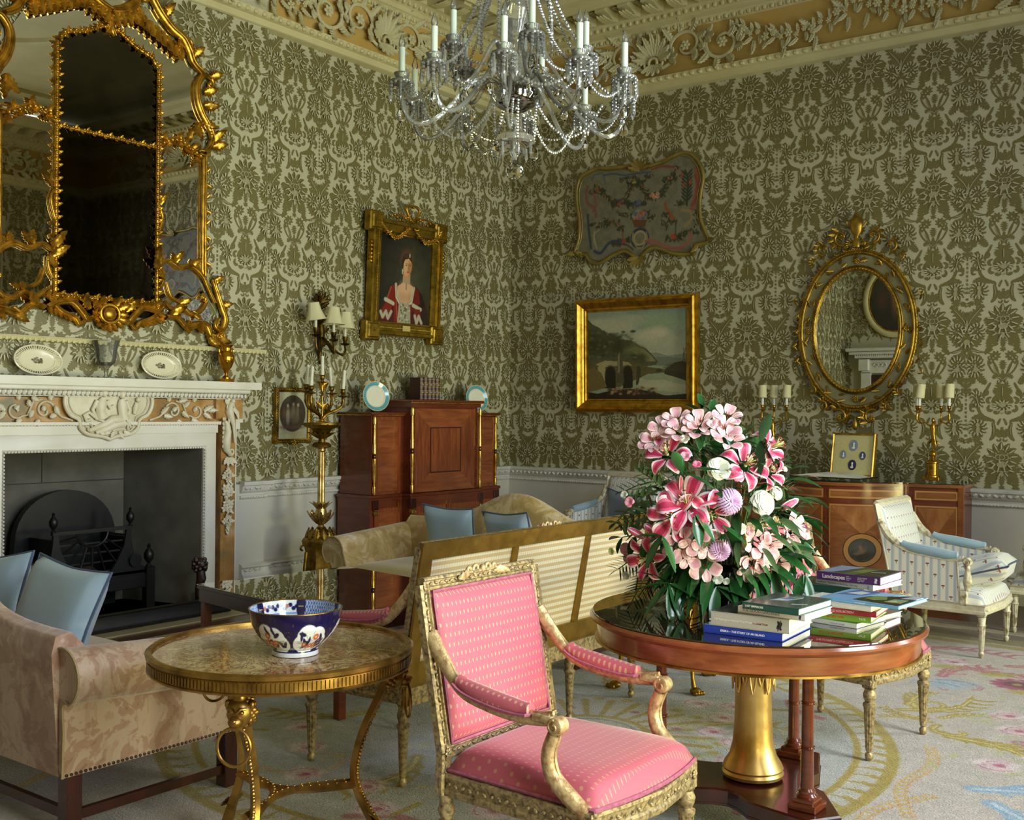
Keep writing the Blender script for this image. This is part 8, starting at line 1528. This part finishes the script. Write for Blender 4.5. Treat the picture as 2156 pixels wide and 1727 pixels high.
for x, y, s, mt in ((655, 430, 42, PRO2), (745, 495, 36, PRO), (1065, 585, 46, PRO2), (650, 300, 40, WRO), (1085, 985, 44, WRO), (905, 1370, 44, WRO), (970, 1385, 30, WRO), (1455, 1395, 42, PRO), (1525, 1350, 42, PRO2), (1560, 1415, 34, WRO), (1600, 1320, 32, WRO), (230, 780, 42, PRO2), (200, 1140, 52, PALE), (95, 1155, 30, GYEL), (190, 725, 32, WRO), (205, 1340, 34, WRO), (1415, 530, 24, WRO), (1150, 1000, 36, PALE), (215, 1210, 40, PALE)): rosef(x, y, s, [mt], 3, 'lisianthus')
def mum(x, y, s):
    c = fpt(x, y, dome(x, y)+.02); R = basis(facing(x, y, .1)); L = s/3.598/FPX*FD; m = MB()
    m.sph(c, L*.2, 8, 6)
    for l in range(7):
        for k in range(9+l*3): petal(m, R, c-R[:, 2]*L*.30+R[:, 2]*L*.07*(6-l), k*2*pi/(9+l*3)+l, L*(.30+.12*l), L*.15, .15+.16*l, .1+.12*l, (0, 0), .4, 0, 3, k, base=L*.03*l)
    m.build('chrysanthemum', [LIL], fa, sharp=180)
mum(1010, 775, 100); mum(925, 1165, 88)
# foliage and stems
mb = [MB() for _ in range(4)]; r_ = random.Random(21)
def lf3(k, p, d, L, W, droop=.3, n=6):
    d = V(*d); d /= np.linalg.norm(d); sd = np.cross(d, V(0, 0, 1)); sd /= np.linalg.norm(sd)+1e-6; nn = np.cross(sd, d); v = []; ph = r_.uniform(-.6, .6); sd = sd*cos(ph)+nn*sin(ph); nn = np.cross(sd, d)
    for i in range(n+1): t = i/n; w = W*.5*sin(pi*min(.99, .05+.93*t))**.8; c = p+d*L*t-V(0, 0, 1)*droop*L*t*t; v += [c-sd*w+nn*w*.3, c, c+sd*w+nn*w*.3]
    mb[k].add(v, [(i*3+j, i*3+j+1, i*3+j+4, i*3+j+3) for i in range(n) for j in (0, 1)])
core = V(0, 0, .30)
for i in range(330):        # broad leaves all through the mass
    a = r_.uniform(0, 2*pi); e = r_.uniform(-.25, 1.45); rr = r_.uniform(.16, .30); d = V(cos(a)*cos(e), sin(a)*cos(e), sin(e)); p = core+d*V(rr, rr, rr*1.25)*(1 if e > 0 else .9); lf3(0 if i % 3 else 1, p, d+V(r_.uniform(-.5, .5), r_.uniform(-.5, .5), r_.uniform(-.4, .3)), r_.uniform(.08, .14), r_.uniform(.022, .036), .4)
for i in range(90):
    a = r_.uniform(0, 2*pi); lf3(0, V(cos(a)*.16, sin(a)*.16, r_.uniform(.14, .24)), V(cos(a), sin(a), r_.uniform(-.7, .1)), r_.uniform(.12, .19), r_.uniform(.030, .045), .35)
def sprig(k, x, y, ex, ey, n, L, W, near=.0):
    A, B_ = fpt(x, y, dome(x, y)*.8+near), fpt(ex, ey, dome(ex, ey)*.7+near); d = (B_-A)/np.linalg.norm(B_-A); mb[3].tube([A, (A+B_)/2+V(0, 0, .01), B_], .0022, 5); sd = np.cross(d, TOC); sd /= np.linalg.norm(sd)
    for i in range(n): t = (i+1)/n; s = 1 if i % 2 else -1; lf3(k, A+(B_-A)*t, d*.7+sd*s*.8, L*(1.1-.4*t), W, .1)
    lf3(k, B_, d, L*.8, W, .1)
for q in ((400, 700, 130, 940, 12), (420, 640, 200, 700, 10), (500, 700, 330, 560, 10), (480, 600, 420, 480, 8), (420, 840, 180, 960, 10), (1300, 830, 1500, 860, 8), (1330, 650, 1430, 690, 7)): sprig(1, *q, .060, .018, .02)
for q in ((820, 300, 780, 70, 6), (840, 320, 860, 120, 5), (1010, 400, 1080, 300, 7), (760, 400, 840, 330, 6), (1340, 1180, 1620, 1190, 7), (1320, 1120, 1580, 1160, 6), (1180, 1300, 1130, 1480, 4), (430, 1040, 180, 1050, 5), (1000, 950, 960, 1010, 4)): sprig(0, *q, .10, .034, .02)
for q in ((440, 1120, 150, 1290, 24), (430, 1250, 240, 1560, 26), (640, 1380, 700, 1560, 22), (700, 1340, 860, 1520, 20), (480, 1300, 300, 1500, 20), (1240, 1250, 1480, 1400, 14), (560, 1350, 520, 1560, 18)): sprig(2, *q, .075, .007)
for c_, L_, k, fan in (((540, 1400), .135, 0, ((-.9, .5), (-1, 0), (-.7, -.7), (0, -1), (.8, -.3), (.35, -1))), ((900, 1425), .135, 0, ((-.2, -1), (.6, -.5), (1, -.25))), ((880, 1440), .12, 3, ((-.1, -1),)), ((1230, 1330), .12, 0, ((-.1, -1), (.3, -1), (-.6, -.6))), ((1330, 1290), .13, 0, ((.3, -1), (.1, -1))), ((1560, 1330), .12, 0, ((.2, -1), (-.4, -.8))), ((740, 880), .10, 0, ((.1, -1), (.6, -.8))), ((930, 960), .10, 0, ((.4, -1), (.8, -.5))), ((640, 560), .13, 0, ((.9, .2), (-.2, .4), (.5, -.2))), ((1230, 320), .12, 2, ((-.1, -1), (.3, -.6), (.2, .9))), ((480, 1040), .12, 0, ((-.5, -.8), (.4, -1), (-1, .1))), ((1370, 1170), .12, 0, ((1, -.1), (1, .3), (.9, -.5)))):
    p = fpt(*c_, dome(*c_)+.03)
    for a, b in fan:
        if k == 3: kk = MB(); q = mb[0]; mb[0] = kk; lf3(0, p, _r*a+V(0, 0, b)+TOC*.35, L_, .036, .1, 8); mb[0] = q; kk.build('young_leaf', LEAFY, fa, sharp=180)
        else: lf3(k, p, _r*a+V(0, 0, b)+TOC*.35, L_, .040, .12, 8)
for i in range(26): a = r_.uniform(0, 6.3); mb[3].tube([V(cos(a)*.03, sin(a)*.03, .10), V(cos(a)*.12, sin(a)*.12, .30), V(cos(a)*.2, sin(a)*.2, .52)], .003, 5)
for k, (nm, mt) in enumerate((('broad_leaves', LEAF), ('small_leaves', LEAF2), ('fern_fronds', LEAF3), ('stems', STEM))):
    for v in mb[k].v: v[:, 2] = np.maximum(v[:, 2], .004)
    o = mb[k].build(nm, mt, fa, sharp=180); o['kind'] = 'stuff'
m = MB(); m.lathe([(0, 0), (.065, 0), (.075, .02), (.085, .10), (.078, .15), (.095, .18), (.088, .18), (.07, .15), (.078, .1), (.068, .02), (0, .012)], 28); m.build('vase', mat('dark_vase', '1c1d14', .15, coat=.6), fa)
# ================================================================ crystal chandelier
ch = thing('crystal_chandelier', 'large crystal chandelier with curved glass arms, candle bulbs and hanging drops', 'chandelier', (3.649, -4.803, 0))
def pb(n, m, mt, par=None, sh=40): return m.build(n, mt, par or ch, sharp=sh)
SILV = mat('silvered_glass', 'a9a7a2', .08, 1.0); DROP = sparkle('cut_crystal', 2.4, .16); CG = sparkle('blown_crystal', 1.75, .13); BULB = sparkle('bulb_glass', 1.5, .06); CNDL = mat('pale_candle_tube', 'dbe9db', .45, Subsurface_Weight=.1)
m = MB(); m.lathe([(0, 3.02), (.05, 3.03), (.10, 3.06), (.125, 3.10), (.12, 3.135), (.06, 3.15), (.05, 3.17), (0, 3.17)], 28); pb('receiver_bowl', m, SILV)
m = MB(); m.lathe([(.02, 3.15), (.07, 3.18), (.10, 3.24), (.085, 3.30), (.05, 3.34), (.035, 3.42), (.06, 3.48), (.085, 3.54), (.05, 3.60), (.03, 3.66), (.05, 3.76), (.08, 3.82), (.03, 3.88), (.0, 3.9)], 20, flute=(10, .06, 3.1, 3.9)); pb('stem', m, CG)
m = MB(); m.tube([(0, 0, 3.0), (0, 0, 2.90), (0, 0, 2.78)], .012, 8); m.lathe([(.012, 2.96), (.03, 2.93), (.095, 2.90), (.105, 2.87), (.09, 2.86), (.03, 2.89), (.02, 2.86), (.03, 2.82), (.012, 2.79)], 24); pb('lower_dish', m, CG)
m = MB(); m.tube([(0, 0, 3.9), (0, 0, RH)], .008, 8); m.lathe([(.0, RH-.06), (.06, RH-.04), (.07, RH-.005)], 20); pb('suspension_rod', m, SILV)
ball = MB(); ball.sph((0, 0, 2.725), .047, 10, 8); ball.build('ball_finial', GLASS, ch, flat=True)
def drop_mesh(L, W, pear):
    m = MB(); P = [(0, 0), (W*.35, -L*.18), (W*.5, -L*.5), (W*.42, -L*.78), (0, -L)] if pear else [(0, 0), (W*.32, -L*.04), (W*.5, -L*.72), (0, -L)]; m.lathe([(a, b) for a, b in P[::-1]], 8 if pear else 6, sy=.55); m.sph((0, 0, .008), .006, 6, 4); return m
pear0 = drop_mesh(.082, .052, True).build('pear_drop', GLASS, ch, flat=True); pris0 = drop_mesh(.078, .024, False).build('prism_drop', DROP, ch, flat=True); used = [0, 0]; DR = []
def hangd(o, p, a=0):
    k = 0 if o is pear0 else 1
    if used[k]: o = o.copy(); COL.objects.link(o)
    used[k] = 1; o.location = p; o.rotation_euler = (0, 0, a); return o
def chain(P, r=.0085, nm='bead_chain'):
    m = MB(); P = [V(*p) for p in P]; L = np.concatenate([[0], np.cumsum([np.linalg.norm(P[i+1]-P[i]) for i in range(len(P)-1)])]); r *= 1.15; n = max(3, int(L[-1]/(r*2.1)))
    for k in range(n+1): q = L[-1]*k/n; i = min(np.searchsorted(L, q, 'right')-1, len(P)-2); f = (q-L[i])/max(1e-6, L[i+1]-L[i]); m.sph(P[i]+(P[i+1]-P[i])*f, r*(1 if k % 3 else 1.2), 6, 4)
    return m.build(nm, DROP, ch, flat=True)
def sag(A, B_, d): return [V(*A)*(1-t)+V(*B_)*t-V(0, 0, d*4*t*(1-t)) for t in np.linspace(0, 1, 12)]
arms = [(k*2*pi/10+.24, .585, 3.17, 2.93) for k in range(10)]+[(k*2*pi/5+.55, .36, 3.34, 3.14) for k in range(5)]; tips = []
for i, (a, R_, zc, zl) in enumerate(arms):
    d = V(cos(a), sin(a), 0); tip = d*R_+V(0, 0, zc-.06); tips.append((d*R_, zc)); m = MB(); m.tube(bez([d*.08+V(0, 0, 3.17 if i < 10 else 3.36), d*R_*.45+V(0, 0, (3.34 if i < 10 else 3.48)), d*R_*.55+V(0, 0, zl-.12), d*R_*1.05+V(0, 0, zl-.10), tip], 18), .0115, 8); arm = pb('arm', m, CG)
    m = MB(); c = d*R_+V(0, 0, zc); m.lathe([(.0, -.075), (.012, -.07), (.02, -.06), (.058, -.035), (.062, -.028), (.055, -.030), (.015, -.052), (.012, -.04), (.02, -.025), (.035, -.010), (.040, .012), (.036, .010), (.018, -.012), (0, -.015)], 16, c); pb('drip_pan', m, CG, arm)
    m = MB(); m.lathe([(.0165, -.01), (.0165, .14), (0, .142)], 14, c); pb('candle_tube', m, CNDL, arm)
    m = MB(); m.lathe([(.010, .14), (.018, .158), (.015, .175), (.004, .205), (0, .21)], 10, c); pb('bulb', m, BULB, arm)
    m = MB(); m.tube([c+V(.058*cos(q), .058*sin(q), -.036) for q in np.linspace(0, 2*pi, 14, endpoint=False)], .0065, 5, closed=True)
    for j in range(14): q = j*2*pi/14; m.sph(c+V(.060*cos(q), .060*sin(q), -.044), .0085, 6, 4)
    for j in range(7):
        q = j*2*pi/7
        for h in range(3): m.sph(c+V(.060*cos(q), .060*sin(q), -.062-.019*h), (.008, .008, .010), 6, 4)
    pb('bead_ring', m, DROP, arm)
    for j in range(6): q = a+j*pi/3+.3; hangd(pris0, c+V(.058*cos(q), .058*sin(q), -.062), q)
    if i < 10: hangd(pear0, c-V(0, 0, .16)+V(0, 0, 0), a); chain([c-V(0, 0, .075), c-V(0, 0, .155)], .007)
for i in range(10):
    A, B_ = tips[i], tips[(i+1) % 10]; chain(sag(A[0]+V(0, 0, A[1]-.05), B_[0]+V(0, 0, B_[1]-.05), .11), .0068)
    d = A[0]/np.linalg.norm(A[0]); 
    if i % 2: chain(sag(d*.10+V(0, 0, 3.80), A[0]*.93+V(0, 0, A[1]-.03), .13), .0075)
    else: chain(sag(d*.12+V(0, 0, 3.06), A[0]*.80+V(0, 0, A[1]-.16), .16), .0068)
for i in range(5):
    A, B_ = tips[10+i], tips[10+(i+1) % 5]; chain(sag(A[0]+V(0, 0, A[1]-.05), B_[0]+V(0, 0, B_[1]-.05), .10), .007); d = A[0]/np.linalg.norm(A[0]); chain(sag(d*.08+V(0, 0, 3.90), A[0]+V(0, 0, A[1]-.03), .05), .008); hangd(pear0, A[0]+V(0, 0, A[1]-.12), 0)
for i in range(8): a = i*pi/4; hangd(pear0 if i % 2 else pris0, V(.10*cos(a), .10*sin(a), 2.86), a); chain(sag(V(.11*cos(a), .11*sin(a), 3.06), V(.10*cos(a), .10*sin(a), 2.88), -.0), .006) if i % 2 else None
for i in range(6): a = i*pi/3; hangd(pear0, V(.13*cos(a), .13*sin(a), 3.30), a)
for i in range(8): a = i*pi/4+.2; d = V(cos(a), sin(a), 0); chain(spline([d*.05+V(0, 0, 4.05), d*.12+V(0, 0, 3.8), d*.19+V(0, 0, 3.55), d*.20+V(0, 0, 3.36)], 5), .009)
for i in range(10): a = i*2*pi/10+.24+pi/10; hangd(pear0, V(.30*cos(a), .30*sin(a), 3.10), a)
